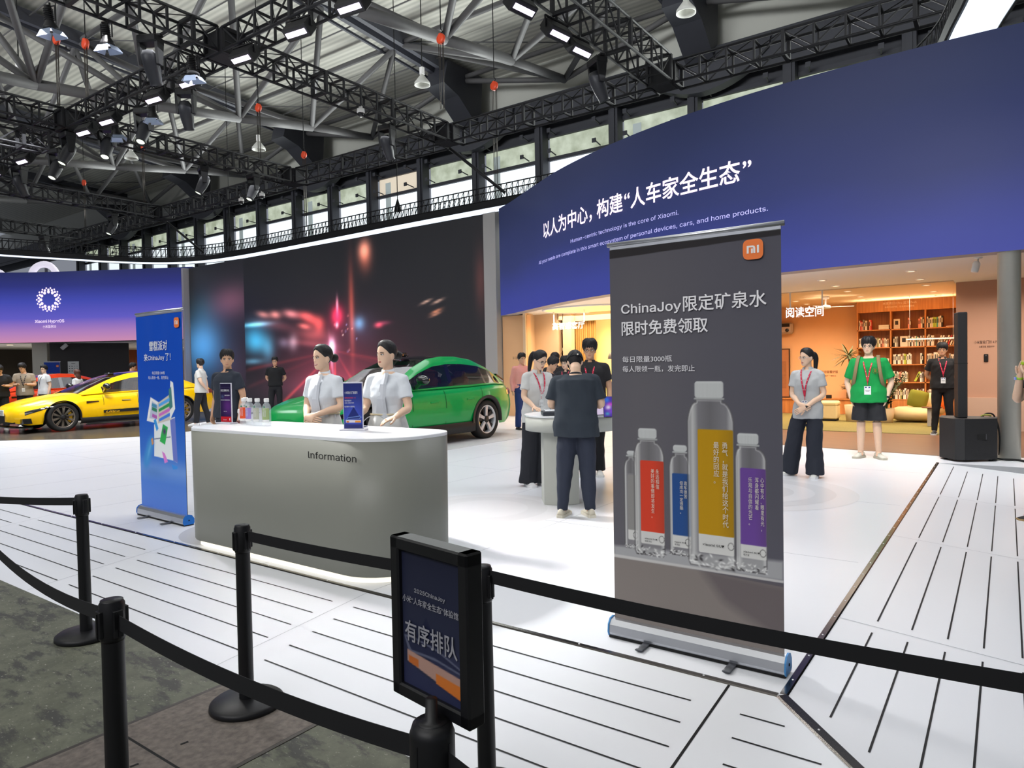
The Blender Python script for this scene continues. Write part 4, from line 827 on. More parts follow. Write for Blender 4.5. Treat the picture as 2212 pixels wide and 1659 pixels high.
trun('%s run of the long black truss along the hall windows', (-44, 16.5, ZT), (3, 16.9, ZT), (-31.2, -21.8, -14.2, -7.05), .52, 0, .62)
trun('%s run of the black cross truss carrying the row of wash lights', (-30.9, 9.0, ZT), (-7.45, 9.05, ZT), (-21.9, -14.2), .5, 0)
trun('%s run of the black overhead truss with barn door lamps at upper left', (-14.25, 1.5, ZT), (-14.2, 16.28, ZT), (9.03,), .52, 1)
trun('black truss at top right carrying three violet lit wash lights%s', (-7.1, 3.0, ZT), (-7.05, 16.35, ZT), (), .62, 1)
trun('%s run of the second overhead truss left of the barn door lamp truss', (-21.95, 4.0, ZT), (-21.8, 16.22, ZT), (9.0,), .52, 1)
trun('far black overhead truss above the gap beside the video screen%s', (-31.2, 4.0, ZT), (-31.2, 16.25, ZT), (), .5, 1)
trun('farthest black overhead truss at the left edge%s', (-39.2, 6.0, ZT), (-39.2, 16.2, ZT), (), .5, 1)
trun('black truss low at left hanging just under the second overhead truss%s', (-22.0, 3.0, 7.75), (-21.85, 8.3, 7.75), (), .5, 1)
mb0 = None
for k, (x, y, ds) in enumerate(((-14.2, 9.05, 'where the barn door lamp truss meets the wash light truss'), (-21.9, 9.0, 'on the wash light truss at its second crossing'), (-14.2, 16.6, 'on the window truss above the video screen'), (-7.05, 16.7, 'on the window truss at its right crossing'), (-21.8, 16.6, 'on the window truss at its second crossing'), (-31.2, 16.55, 'on the window truss at its third crossing'))):
    mb = MB(); mb.box((0, 0, .27), (.55, .55, .56), 0, None, .03)
    for a in (-.3, .3):
        for z in (.05, .27, .5): mb.box((a * .9, 0, z), (.03, .56, .03), 1)
    o = tag(mb.build('corner_block', [BT, mat('truss_grey', (60, 60, 66), .4, .4)]), 'black truss corner block ' + ds, 'truss block', 'truss corner blocks'); o.location = (x, y, ZT - .02)
# ---- lamps on the trusses
HB = mat('lamp_housing_black', (26, 26, 29), .45); LENS = mat('lamp_lens_lit', (240, 250, 230), .2, emit=2.4, ec=(230, 245, 215)); GLS = mat('violet_wash_glow', (245, 236, 255), .4, emit=2.6, ec=(236, 222, 255)); FLAP = mat('barn_door_lit_metal', (150, 165, 190), .5, .2)
def wash():
    t = thing('wash_light', 'x', 'stage light', (0, 0, 0), 0, 'LED wash lights on the trusses'); mb = MB(); mb.box((0, 0, 0), (.62, .26, .28), 0, rotm(0, -38), .02)
    for k in range(5): mb.box((-.25 + k * .125, .08, .1), (.012, .2, .2), 0, rotm(0, -38))
    mb.build('housing', [HB], t); r = rotm(0, -38); mb = MB(); mb.box(r @ V3((0, 0, -.145)), (.50, .10, .012), 0, r); mb.build('lit_face', [GLS], t)
    mb = MB(); mb.bar((-.33, 0, 0), (-.33, 0, .22), .03); mb.bar((.33, 0, 0), (.33, 0, .22), .03); mb.bar((-.34, 0, .22), (.34, 0, .22), .03); mb.tube([(0, 0, .22), (0, 0, .29)], .03, 8); mb.build('bracket', [HB], t); return t
def moving():
    t = thing('moving_head_light', 'x', 'stage light', (0, 0, 0), 0, 'moving head spotlights on the trusses'); mb = MB(); mb.box((0, 0, .36), (.44, .32, .16), 0, None, .03); mb.tube([(-.12, 0, .44), (-.12, 0, .5)], .025, 6); mb.tube([(.12, 0, .44), (.12, 0, .5)], .025, 6); mb.box((0, 0, .45), (.5, .12, .04)); mb.build('base', [HB], t)
    for sx in (-1, 1): mb = MB(); mb.loft([[V3((sx * .19 + a * .03, b * w_, z)) for a, b in ((-1, -1), (1, -1), (1, 1), (-1, 1))] for z, w_ in ((.3, .12), (.1, .1), (-.14, .06))], 0, True, False); mb.build('yoke_arm', [HB], t)
    h = MB(); r = rotm(0, 26); h.lathe([(0, .26), (.1, .25), (.15, .17), (.165, .02), (.15, -.18), (.12, -.36), (.125, -.42), (.105, -.43), (.1, -.40)], 20, (0, 0, -.1), 0, r); ho = h.build('lamp_head', [mat('moving_head_shell', (48, 49, 54), .4)], t)
    h = MB(); h.lathe([(0, -.40), (.1, -.405), (.1, -.395), (0, -.39)], 18, (0, 0, -.1), 0, r); h.build('lens', [LENS], ho); return t
def barn():
    t = thing('barn_door_light', 'x', 'stage light', (0, 0, 0), 0, 'barn door lamps on the trusses'); r = rotm(0, 8); mb = MB(); mb.lathe([(.0, .52), (.1, .5), (.12, .05), (.21, -.1), (.22, -.2), (.19, -.2), (.1, -.05)], 18, (0, 0, 0), 0, r)
    for k in range(6): mb.ring(r @ V3((0, 0, .1 + k * .06)), .125, .012, 16, 5, 0, r)
    mb.bar((-.2, 0, .05), (-.2, 0, .5), .03); mb.bar((.2, 0, .05), (.2, 0, .5), .03); mb.bar((-.2, 0, .5), (.2, 0, .5), .03); mb.tube([(0, 0, .5), (0, 0, .62)], .03, 6); mb.build('lamp_body', [HB], t)
    mb = MB(); mb.lathe([(0, -.16), (.19, -.16), (.19, -.15), (0, -.15)], 18, (0, 0, 0), 0, r); mb.build('lens', [GLS], t)
    for k, (a, tilt) in enumerate(((0, 22), (90, 35), (180, 40), (270, 35))):
        mb = MB(); mb.add([(-.19, 0, 0), (.19, 0, 0), (.24, 0, -.22), (-.24, 0, -.22), (-.19, .012, 0), (.19, .012, 0), (.24, .012, -.22), (-.24, .012, -.22)], [(0, 1, 2, 3), (7, 6, 5, 4), (0, 4, 5, 1), (2, 6, 7, 3), (1, 5, 6, 2), (0, 3, 7, 4)], 0, False)
        rr = rotm(a) @ rotm(0, -tilt); mb.v = [tuple(r @ (rotm(a) @ V3((0, -.21, -.2)) + rr @ V3(p))) for p in mb.v]; mb.build('barn_door', [FLAP], t)
    return t
def spread(fn, rows, fmt, items):
    for k, (x, y, z, rz, lab) in enumerate(items):
        o = rows if k == 0 else clone(rows, (0, 0, 0))
        o.location = (x, y, z); o.rotation_euler = (0, 0, R(rz)); o['label'] = lab
W_ = [(-9.77, 9.08), (-11.32, 9.01), (-13.16, 9.04), (-15.23, 8.95), (-16.78, 8.99), (-19.19, 9.03), (-20.54, 9.0), (-24.74, 9.08), (-26.95, 9.08)]
it = [(x, 8.82, 8.2, 8, 'violet-white lit wash light, %s from the right on the cross truss at upper left' % ORD[k]) for k, (x, y) in enumerate(W_)]
it += [(-7.35, 10.74, 8.2, 80, 'violet lit wash light topmost in the slanting row of three at top right'), (-7.35, 12.0, 8.2, 80, 'violet lit wash light in the middle of the slanting row of three at top right'), (-7.37, 12.92, 8.2, 80, 'violet lit wash light lowest in the slanting row of three at top right')]
spread(None, wash(), '', it)
M_ = [(-14.38, 7.46, 30, 'big black moving head hanging under the overhead truss between two barn door lamps'), (-16.4, 9.15, 40, 'black moving head with lit lens, first from the right on the cross truss'), (-18.44, 9.19, -150, 'black moving head seen from behind, second from the right on the cross truss'), (-20.49, 9.48, -140, 'grey-backed moving head, third from the right on the cross truss'), (-21.91, 8.91, 180, 'black moving head hanging at the second truss crossing'), (-23.81, 9.04, 200, 'black moving head, second from the left on the cross truss'), (-26.66, 9.31, 20, 'black moving head with orange-lit lens at the left end of the cross truss'),
      (-14.41, 14.17, 10, 'moving head with lit lens hanging by the truss corner above the video screen'), (-7.56, 14.08, -30, 'moving head hanging below the three violet wash lights at top right'), (-21.6, 14.7, 180, 'moving head hanging at the far end of the second overhead truss'), (-22.05, 13.1, 160, 'moving head hanging just left of the far end of the second overhead truss'), (-31.42, 14.43, 180, 'small far moving head under the third overhead truss'), (-39.0, 14.62, 10, 'smallest far moving head under the truss at the left edge')]
spread(None, moving(), '', [(x, 9.34 if 9 < y < 9.6 else y, 8.0, rz, l) for x, y, rz, l in M_])
B_ = [(-14.63, 5.71, 8.3, 20, 'barn door lamp nearest the top left corner on the overhead truss'), (-14.46, 6.64, 8.25, 25, 'barn door lamp second from the top left corner on the overhead truss'), (-14.5, 8.44, 8.2, 30, 'barn door lamp at the crossing of the overhead truss and the cross truss'), (-17.7, 9.19, 8.2, 40, 'bright barn door lamp below the two middle moving heads'), (-19.74, 9.5, 8.0, -20, 'barn door lamp with spread lit flaps low under the cross truss')]
bd = barn(); bd.scale = (.62, .62, .62); spread(None, bd, '', [(x, min(y, 9.24), 8.11, rz, l) for x, y, z, rz, l in B_])
def camera_dome():
    t = thing('dome_camera', 'x', 'security camera', (0, 0, 0)); mb = MB(); mb.lathe([(0, .16), (.05, .16), (.05, .1), (.1, .09), (.105, 0), (.09, -.02), (0, -.02)], 18); mb.build('housing', [CW], t); mb = MB(); mb.lathe([(.085, -.02), (.075, -.08), (.04, -.115), (0, -.12)], 18); mb.build('dome', [mat('smoked_dome', (30, 30, 34), .1)], t); return t
c0 = camera_dome(); c0['group'] = 'white dome cameras'; spread(None, c0, '', [(-13.97, 12.81, 8.33, 0, 'white dome camera hanging from the overhead truss above the video screen'), (-24.95, 16.41, 8.33, 0, 'white dome camera on the window truss, farther left'), (-23.58, 16.42, 8.33, 0, 'white dome camera on the window truss, nearer the second crossing')])
# chain hoists
CH = mat('chain_steel', (74, 70, 66), .4, .7); ORG = mat('hoist_orange', (214, 70, 34), .45)
def hoist(x, y, zb, zt, lab, k):
    t = thing('chain_hoist', lab, 'chain hoist', (x, y, zb), 0, 'orange chain hoists'); mb = MB(); mb.lathe([(0, -.06), (.12, -.06), (.15, -.02), (.15, .02), (.12, .06), (0, .06)], 18, (0, 0, 0), 0, rotm(0, 90)); mb.box((.0, 0, 0), (.1, .14, .3), 0, None, .02); mb.build('hook_block', [ORG], t)
    mb = MB(); mb.tube(smooth_path([(0, 0, .14), (.06, 0, .2), (.0, 0, .28), (0, 0, .3)], 3), .014, 5); mb.tube([(0, 0, .28), (0, 0, zroof(y) - .03 - zb)], .016, 5); mb.build('strap', [DK], t); mb = MB()
    for dx in (-.09, -.03, .06, .1): mb.tube([(dx, 0, -.1), (dx * .8, 0, zt - zb)], .010, 5)
    mb.build('chain', [CH], t)
for k, (x, y, zb, zt, lab) in enumerate(((-21.88, 8.69, 11.0, 9.0, 'orange chain hoist leftmost near the first barn door lamp'), (-21.54, 9.3, 11.0, 9.0, 'orange chain hoist with twin discs beside the second barn door lamp'), (-13.3, 15.33, 11.0, 9.0, 'orange chain hoist at top centre above the truss corner over the screen'), (-13.96, 18.75, 10.9, 7.5, 'orange chain hoist hanging over the LED ring beside the blue fascia'), (-21.97, 15.24, 11.0, 9.0, 'orange chain hoist on a green strap over the second overhead truss'), (-31.2, 15.7, 11.55, 9.0, 'small orange chain hoist left of centre beyond the cross truss'), (-23.9, 18.7, 10.5, 7.5, 'orange chain hoist over the window truss left of the screen top'), (-39.17, 16.62, 11.5, 9.0, 'far orange chain hoist at left above the window truss'))): hoist(x, y, zb, zt, lab, k)
for k, (x, y, zt, lab) in enumerate(((-18.57, 18.75, 12.5, 'thin hanging cable with black hook over the LED ring left of centre'), (-29.5, 18.75, 12.5, 'thin hanging cable over the LED ring at the left end of the screen'))):
    mb = MB(); mb.tube([(x, y, 7.55), (x, y, zroof(y))], .016, 5); mb.lathe([(.02, .45), (.1, .2), (.14, .0), (0, -.05)], 8, (x, y, 7.4)); tag(mb.build('hanging_cable', [DK]), lab, 'cable', 'cables holding the LED ring')
for a, b, lab in (((-14.6, 17.0, 8.6), (-12.9, 17.8, 7.0), 'slanting black brace pole from truss to LED ring beside the blue fascia'), ((-32.3, 16.9, 8.9), (-30.5, 18.0, 7.1), 'slanting black brace pole from truss to LED ring at far left')): mb = MB(); mb.tube([a, b], .05, 8); tag(mb.build('brace_pole', [BT]), lab, 'pole')
def bell():
    t = thing('bell_lamp', 'x', 'hall lamp', (0, 0, 0), 0, 'white bell lamps under the hall roof'); mb = MB(); mb.lathe([(.07, .3), (.1, .26), (.3, .0), (.31, -.1), (.29, -.1), (.27, 0), (.08, .24)], 26); mb.build('lamp_shade', [mat('white_bell', (206, 206, 200), .5)], t); mb = MB(); mb.box((0, 0, .45), (.16, .16, .3), 0, None, .02); mb.build('ballast', [CW], t); mb = MB(); mb.tube([(0, 0, .6), (0, 0, 3.4)], .02, 6); mb.build('hanger', [DK], t); return t
spread(None, bell(), '', [(-18.5, 20.17, 12.6, 0, 'white bell lamp hanging at top centre left of the truss corner'), (-8.21, 21.2, 12.6, 0, 'white bell lamp at the top beside the right dark rafter'), (-28.6, 19.8, 12.0, 0, 'white bell lamp hanging behind the second overhead truss'), (-28.3, 10.0, 12.0, 0, 'white bell lamp cut by a roof tube at upper left'), (-34.5, 16.8, 12.0, 0, 'far white bell lamp at left over the window truss')])
# big round white letters standing above the far-left fascia
t = thing('rooftop_letter', 'big round white illuminated letter peeking above the far-left fascia', 'illuminated letter', (-38.3, 14.3, 6.3)); mb = MB(); mb.ring((0, 0, .0), .62, .16, 32, 8, 0, rotm(35, 90)); mb.build('letter_face', [mat('soft_white_letter', (228, 222, 238), .5, emit=.75)], t); mb = MB(); mb.bar((0, .1, -.6), (.0, .1, .5), .1); mb.build('support', [DM], t)
t = thing('rooftop_letter', 'smaller white illuminated letter stroke above the fascia at the left edge', 'illuminated letter', (-40.0, 13.0, 6.3)); mb = MB(); mb.tube(smooth_path([(-.5, 0, .0), (-.2, 0, .28), (.1, .0, .3), (.3, .1, .1), (.2, .1, -.2)], 5), .09, 8); mb.build('letter_face', [mat('soft_white_letter', (0, 0, 0))], t)

# ================================================================ information counter
def rrect(x0, y0, x1, y1, r, n=8):
    P = []
    for cx, cy, a0 in ((x1 - r, y0 + r, -90), (x1 - r, y1 - r, 0), (x0 + r, y1 - r, 90), (x0 + r, y0 + r, 180)):
        rr = r
        for k in range(n + 1): a = R(a0 + 90 * k / n); P.append((cx + rr * math.cos(a), cy + rr * math.sin(a)))
    return P
def rr2(x0, y0, x1, y1, rs, n=10):
    P = []
    for (cx, cy, a0), r in zip(((x1, y0, -90), (x1, y1, 0), (x0, y1, 90), (x0, y0, 180)), rs):
        sx, sy = (-1 if cx == x1 else 1), (-1 if cy == y1 else 1)
        for k in range(n + 1): a = R(a0 + 90 * k / n); P.append((cx + sx * r + r * math.cos(a), cy + sy * r + r * math.sin(a)))
    return P
ct = thing('information_counter', 'white rounded information counter with grey front and black Information lettering', 'counter', (-4.7, 3.65, 0)); ox, oy = -4.7, 3.65
CP = rr2(-5.93 - ox, 3.235 - oy, -3.40 - ox, 4.05 - oy, (.40, .24, .40, .24)); mb = MB()
mb.loft([[V3((x * s, y * s, z)) for x, y in CP] for z, s in ((.045, .985), (.055, .992), (.995, 1.0))], 0, True); mb.build('counter_body', [mat('satin_grey_lacquer', (132, 133, 125), .4, nz=.015, ns=2)], ct)
mb = MB(); mb.loft([[V3((x * s, y * s, z)) for x, y in CP] for z, s in ((.996, 1.0), (1.016, 1.0), (1.02, .997))], 0, True, False); mb.build('counter_top', [mat('gloss_white_top', (244, 246, 250), .2)], ct)
mb = MB(); mb.loft([[V3((x * .95, y * .93, z)) for x, y in CP] for z in (.0, .046)], 0, True, False); mb.build('lit_plinth', [mat('plinth_glow', (255, 250, 232), .5, emit=.95, ec=(255, 248, 226))], ct)  # plinth emission stands in for light reflected along the counter's foot
text('lnformation', .094, plane_map((-4.17 - ox, 3.2345 - oy, .858), (1, 0, 0), (0, 0, 1), (0, -1, 0)), mat('black_lettering', (18, 18, 18), .5), ct, 'lettering', width=.52, bold=.004)
# small sign stands on the counter
ACR = mat('acrylic_edge', (226, 224, 236), .15)
def desk_sign(lab, loc, rz, w_, h, paint, texts):
    t = thing('counter_sign', lab, 'sign stand', loc, rz); mb = MB(); mb.box((0, 0, .006), (w_ * 1.3, .09, .012), 0, None, .003); mb.build('base', [ACR], t); mb = MB(); mb.box((0, 0, .012 + h / 2), (w_, .012, h), 0, None, .002); mb.build('acrylic_holder', [ACR], t)
    f = plane_map((-w_ / 2 + .004, -.0065, .016), (1, 0, 0), (0, 0, 1), (0, -1, 0)); pg = paint.mesh('printed_sheet', lambda x, y, d: f(x, y, -.0025), attr_mat('sheet_print', 0, .35), t)
    for body, sz, x, y, c, wd in texts: text(body, sz, plane_map((-w_ / 2 + x, -.008, y), (1, 0, 0), (0, 0, 1), (0, -1, 0)), mat('print_' + c, {'white': (238, 238, 244), 'red': (226, 70, 60)}[c], .5), t, 'printed_text', width=wd)
P = Paint(.146, .355, .0025, (30, 22, 58)); P.glow(.1, .15, .08, .1, (60, 20, 60)); P.rect(0, 0, .146, .05, (196, 30, 44)); P.rect(.012, .275, .134, .322, (90, 80, 110)); P.rect(.014, .277, .132, .32, (34, 24, 60)); P.blob(.03, .235, .022, .018, (70, 84, 120)); P.rect(.118, .014, .128, .036, (240, 236, 240), r=.005)
desk_sign('dark purple counter sign with red foot strip at the left end of the counter', (-5.92 + .03, 3.66, 1.02), 6, .154, .365, P, [('锁定潮集章处', .022, .016, .30, 'white', .12), ('限时领取集章', .012, .07, .258, 'white', .07), ('完成任务可领取限定奖品', .012, .014, .215, 'white', .125), ('扫码了解', .01, .052, .11, 'white', .04), ('Tencent', .018, .04, .032, 'white', .05)])
P = Paint(.15, .355, .0025, (40, 48, 110)); P.glow(.075, .1, .12, .14, (30, 40, 80)); P.poly([(.02, .07), (.08, .17), (.14, .07)], (28, 36, 92), .8); P.poly([(.01, .062), (.03, .086), (.13, .1), (.145, .088), (.13, .076), (.03, .066)], (120, 150, 210)); P.poly([(.018, .068), (.034, .082), (.13, .094), (.138, .088), (.12, .078), (.03, .07)], (44, 56, 120)); P.rect(.015, .045, .138, .066, (226, 220, 230)); P.rect(.02, .046, .04, .058, (206, 116, 60)); P.rect(.09, .046, .136, .06, (232, 150, 60)); P.poly([(0, .035), (.15, .03), (.15, 0), (0, 0)], (50, 56, 120))
desk_sign('blue counter sign standing between the two receptionists', (-4.20, 3.70, 1.02), 30, .16, .37, P, [('小米展台无门槛福利', .022, .014, .29, 'white', .105), ('领限定瓶装饮料一支', .014, .014, .252, 'red', .09), ('每日限量发放', .013, .014, .23, 'white', .055), ('关注小米官方账号', .011, .014, .213, 'white', .075), ('每人限领一份 发完即止', .013, .012, .183, 'white', .085)])
mb = MB(); mb.tube([(0, 0, .006), (.12, .02, .006)], .005, 8); mb.tube([(.12, .02, .006), (.135, .0225, .006)], .003, 6); o = tag(mb.build('pen', [mat('dark_blue_pen', (40, 46, 86), .3)]), 'dark blue pen lying on the counter beside the blue sign', 'pen'); o.location = (-4.42, 3.90, 1.0205)
t = thing('trinket', 'tiny white figurine on a brown block behind the purple counter sign', 'figurine', (-5.80, 3.74, 1.0205), 0); mb = MB(); mb.box((.02, 0, .012), (.08, .05, .024), 0); mb.build('block', [mat('brown_block', (120, 78, 74), .6)], t); mb = MB(); mb.lathe([(.016, .024), (.02, .04), (.012, .08), (.014, .085), (.024, .1), (.02, .13), (0, .14)], 14); mb.build('figure', [CW], t)
# water bottles
GLASS = mat('clear_bottle_plastic', (236, 244, 248), .05, alpha=.24); CAP = mat('white_cap', (248, 248, 248), .4)
def bottle(lab, loc, rz, c):
    t = thing('water_bottle', lab, 'bottle', loc, rz, 'water bottles on the information counter'); mb = MB(); mb.lathe([(0, .004), (.034, .0), (.037, .012), (.036, .165), (.030, .185), (.018, .20), (.0165, .222), (0, .222)], 24); mb.build('bottle_body', [GLASS], t)
    mb = MB(); mb.lathe([(.021, .208), (.022, .212), (.022, .236), (.02, .24), (0, .24)], 24); mb.build('cap', [CAP], t); mb = MB()
    mb.grid([[V3((.0375 * math.sin(a), -.0375 * math.cos(a), z)) for z in (.055, .155)] for a in np.linspace(-1.0, 1.15, 14)], 0); mb.grid([[V3((.0376 * math.sin(a), -.0376 * math.cos(a), z)) for z in (.034, .055)] for a in np.linspace(-1.0, 1.15, 14)], 1)
    lo = mb.build('label_wrap', [mat('bottle_label_%d_%d_%d' % c, c, .5), CAP], t, fix=False); f = lambda a, b, d=0: V3((.0382 * math.sin(-.4 + a / .0375), -.0382 * math.cos(-.4 + a / .0375), b))
    for j in range(2): text('\n'.join('永远相信美好' if j else '勇气就是我们'), .0125, lambda a, b, d=0, j=j: f(a + j * .016, b + .142), mat('print_white', (0, 0, 0)), lo, 'lettering')
    mb = MB(); mb.ell((.0, -.0378, .166), (.008, .002, .008), 10); mb.build('green_emblem', [mat('emblem_green', (30, 120, 80), .5)], t)
for lab, x, y, rz, c in (('water bottle with dark orange label standing behind the red-labelled bottle', -5.74, 3.76, 40, (222, 130, 70)), ('water bottle with bright orange-red label at the left of the front row', -5.645, 3.68, 20, (234, 84, 38)), ('water bottle with lilac label second in the front row', -5.525, 3.66, 6, (160, 136, 206)), ('water bottle with grey-beige label third in the front row', -5.41, 3.66, 10, (186, 186, 168)), ('water bottle with sage green label at the right of the front row', -5.29, 3.67, 22, (160, 178, 122))): bottle(lab, (x, y, 1.0205), rz, c)
# ================================================================ queue barriers
PB = mat('stanchion_black', (22, 22, 25), .42, .2); BELT = mat('black_webbing', (16, 16, 20), .75)
def post(lab, loc, h=.87, rz=0):
    t = thing('stanchion', lab, 'stanchion', loc, rz, 'black belt stanchions'); mb = MB(); mb.lathe([(0, .0), (.165, .0), (.17, .006), (.168, .024), (.155, .034), (.05, .042), (0, .042)], 40); mb.build('base', [PB], t); mb = MB(); mb.lathe([(.034, .04), (.033, h - .10)], 24, cap=False); mb.build('pole', [PB], t)
    mb = MB(); mb.lathe([(.034, h - .13), (.0375, h - .12), (.0375, h - .012), (.033, h - .004), (.033, h), (0, h)], 24)
    for a in range(4): mb.box(rotm(a * 90) @ V3((0, -.039, h - .07)), (.03, .012, .085), 0, rotm(a * 90), .002); mb.box(rotm(a * 90) @ V3((0, -.046, h - .075)), (.004, .004, .08), 0, rotm(a * 90))
    mb.build('belt_head', [PB], t); return t
def belt(t, a, b, sag=.0, hw=.024, z0=None):
    L = V3(t.location); a, b = V3(a) - L, V3(b) - L; P = [a + (b - a) * u + V3((0, 0, -sag * 4 * u * (1 - u))) for u in np.linspace(0, 1, 17)]; d = b - a; s = V3((d[1], -d[0], 0)); s /= np.linalg.norm(s); mb = MB()
    mb.loft([[p + V3((0, 0, hw)) + s * .001, p - V3((0, 0, hw)) + s * .001, p - V3((0, 0, hw)) - s * .001, p + V3((0, 0, hw)) - s * .001] for p in P], 0, True, False)
    mb.box(P[-1], (.02, .02, hw * 2.1), 0); mb.build('belt', [BELT], t)
s1 = post('black stanchion at left beyond the nearer left post', (-4.575, 1.87, -.1)); belt(s1, (-4.61, 1.87, .725), (-6.9, 1.72, .60), .02)
s2 = post('black stanchion nearest the camera at lower left', (-2.31, 1.02, -.1), .885); belt(s2, (-2.35, 1.03, .72), (-4.9, 1.38, .71), .09)
s3 = post('black stanchion standing before the information counter front', (-2.965, 1.905, -.1)); belt(s3, (-2.93, 1.905, .722), (-1.60, 1.98, .722), .012)
s5 = post('black stanchion partly hidden behind the framed queue sign', (-1.565, 1.98, -.1)); belt(s5, (-1.53, 1.98, .735), (.9, 2.06, .745), .035)
s4 = post('black stanchion under the framed queue sign at bottom centre', (-.965, 1.04, -.1), .875); belt(s2, (-2.27, 1.02, .72), (-1.0, 1.04, .705), .03); belt(s4, (-.93, 1.04, .70), (.6, .72, .66), .02)
for o, q in ((s1, 1.2), (s5, .6)): o.rotation_euler = (0, R(-.4), 0)
mb = MB(); mb.lathe([(.045, .0), (.047, .01), (.047, .13), (.04, .15), (.014, .158), (.012, .2), (0, .2)], 24); o = mb.build('sign_socket', [PB], s4); o.location = (0, 0, .72)
sg = thing('queue_sign', 'black framed portrait queue sign on the front stanchion', 'sign', (-1.005, 1.10, .765), -9); FR = mat('sign_frame_black', (20, 20, 24), .35); w2, h2 = .262, .36
mb = MB()
for x in (-w2 / 2 + .015, w2 / 2 - .015): mb.box((x, 0, h2 / 2), (.03, .045, h2), 0, None, .004)
for z in (.015, h2 - .015): mb.box((0, 0, z), (w2, .045, .03), 0, None, .004)
mb.box((0, .008, h2 / 2), (w2 - .02, .02, h2 - .02)); mb.build('frame', [FR], sg); mb = MB(); mb.tube([(.0, .0, -.1), (0, 0, .01)], .012, 10); mb.build('stem', [PB], sg)
P = Paint(.204, .302, .0022, (44, 48, 70)); P.mix(np.clip((P.Y - .1) / .2, 0, 1) * .6, (30, 32, 50)); P.poly([(.02, .07), (.085, .165), (.15, .07)], (30, 34, 60), .8); P.poly([(.09, .07), (.17, .13), (.26, .05)], (52, 56, 84), .7); P.rect(0, 0, .204, .03, (40, 44, 74))
P.poly([(.004, .108), (.03, .112), (.12, .105), (.204, .082), (.204, .070), (.12, .078), (.02, .075)], (92, 96, 118)); P.poly([(.012, .104), (.04, .107), (.12, .1), (.204, .078), (.204, .074), (.11, .084), (.03, .08)], (40, 44, 70)); P.poly([(.015, .078), (.204, .062), (.204, .018), (.015, .052)], (176, 140, 128)); P.poly([(.02, .066), (.055, .064), (.055, .046), (.02, .05)], (190, 104, 50)); P.poly([(.115, .052), (.204, .046), (.204, .016), (.115, .03)], (206, 116, 50)); P.poly([(0, .05), (.204, .01), (.204, 0), (0, 0)], (46, 50, 80))
f = plane_map((-.102, -.008, .03), (1, 0, 0), (0, 0, 1), (0, -1, 0)); P.mesh('printed_sheet', lambda x, y, d: f(x, y, -.0), attr_mat('sheet_print', 0), sg); GT = mat('print_grey', (150, 150, 158), .5)
for body, sz, z, wd in (('2025ChinaJoy', .017, .244, .105), ('小米“人车家全生态”体验馆', .0165, .218, .19), ('有序排队', .05, .135, .178)): text(body, sz, plane_map((0, -.012, z), (1, 0, 0), (0, 0, 1), (0, -1, 0)), GT, sg, 'lettering', align='CENTER', width=wd, bold=.012)
# ================================================================ roll-up banners
ALU = mat('banner_aluminium', (206, 208, 214), .28, .85); BLU = mat('banner_blue_end', (70, 140, 200), .35, .2)
def mi_logo(parent, x, z, s, y):
    ax = lambda a, b, d=0: V3((x + a * s, y - d, z + b * s)); mb = MB(); P_ = []
    for k in range(48): a = 2 * math.pi * k / 48; c, s_ = math.cos(a), math.sin(a); P_.append((.5 * math.copysign(abs(c) ** .5, c), .5 * math.copysign(abs(s_) ** .5, s_)))
    mb.poly([ax(a, b, .003) for a, b in P_], 0)
    def bar(a0, b0, a1, b1): mb.poly([ax(a0, b0, .0045), ax(a1, b0, .0045), ax(a1, b1, .0045), ax(a0, b1, .0045)], 1)
    bar(-.30, -.19, -.20, .19); bar(-.20, .10, .0, .19); mb.poly([ax(0, .19, .0045), ax(.09, .15, .0045), ax(.12, .06, .0045), ax(.12, -.19, .0045), ax(.02, -.19, .0045), ax(.02, .05, .0045), ax(0, .1, .0045)], 1); bar(-.09, -.19, .0 - .0, .04); bar(.2, -.19, .30, .19)
    mb.build('orange_emblem', [mat('emblem_orange', (250, 128, 56), .5), mat('emblem_white', (250, 246, 244), .5)], parent, fix=False)
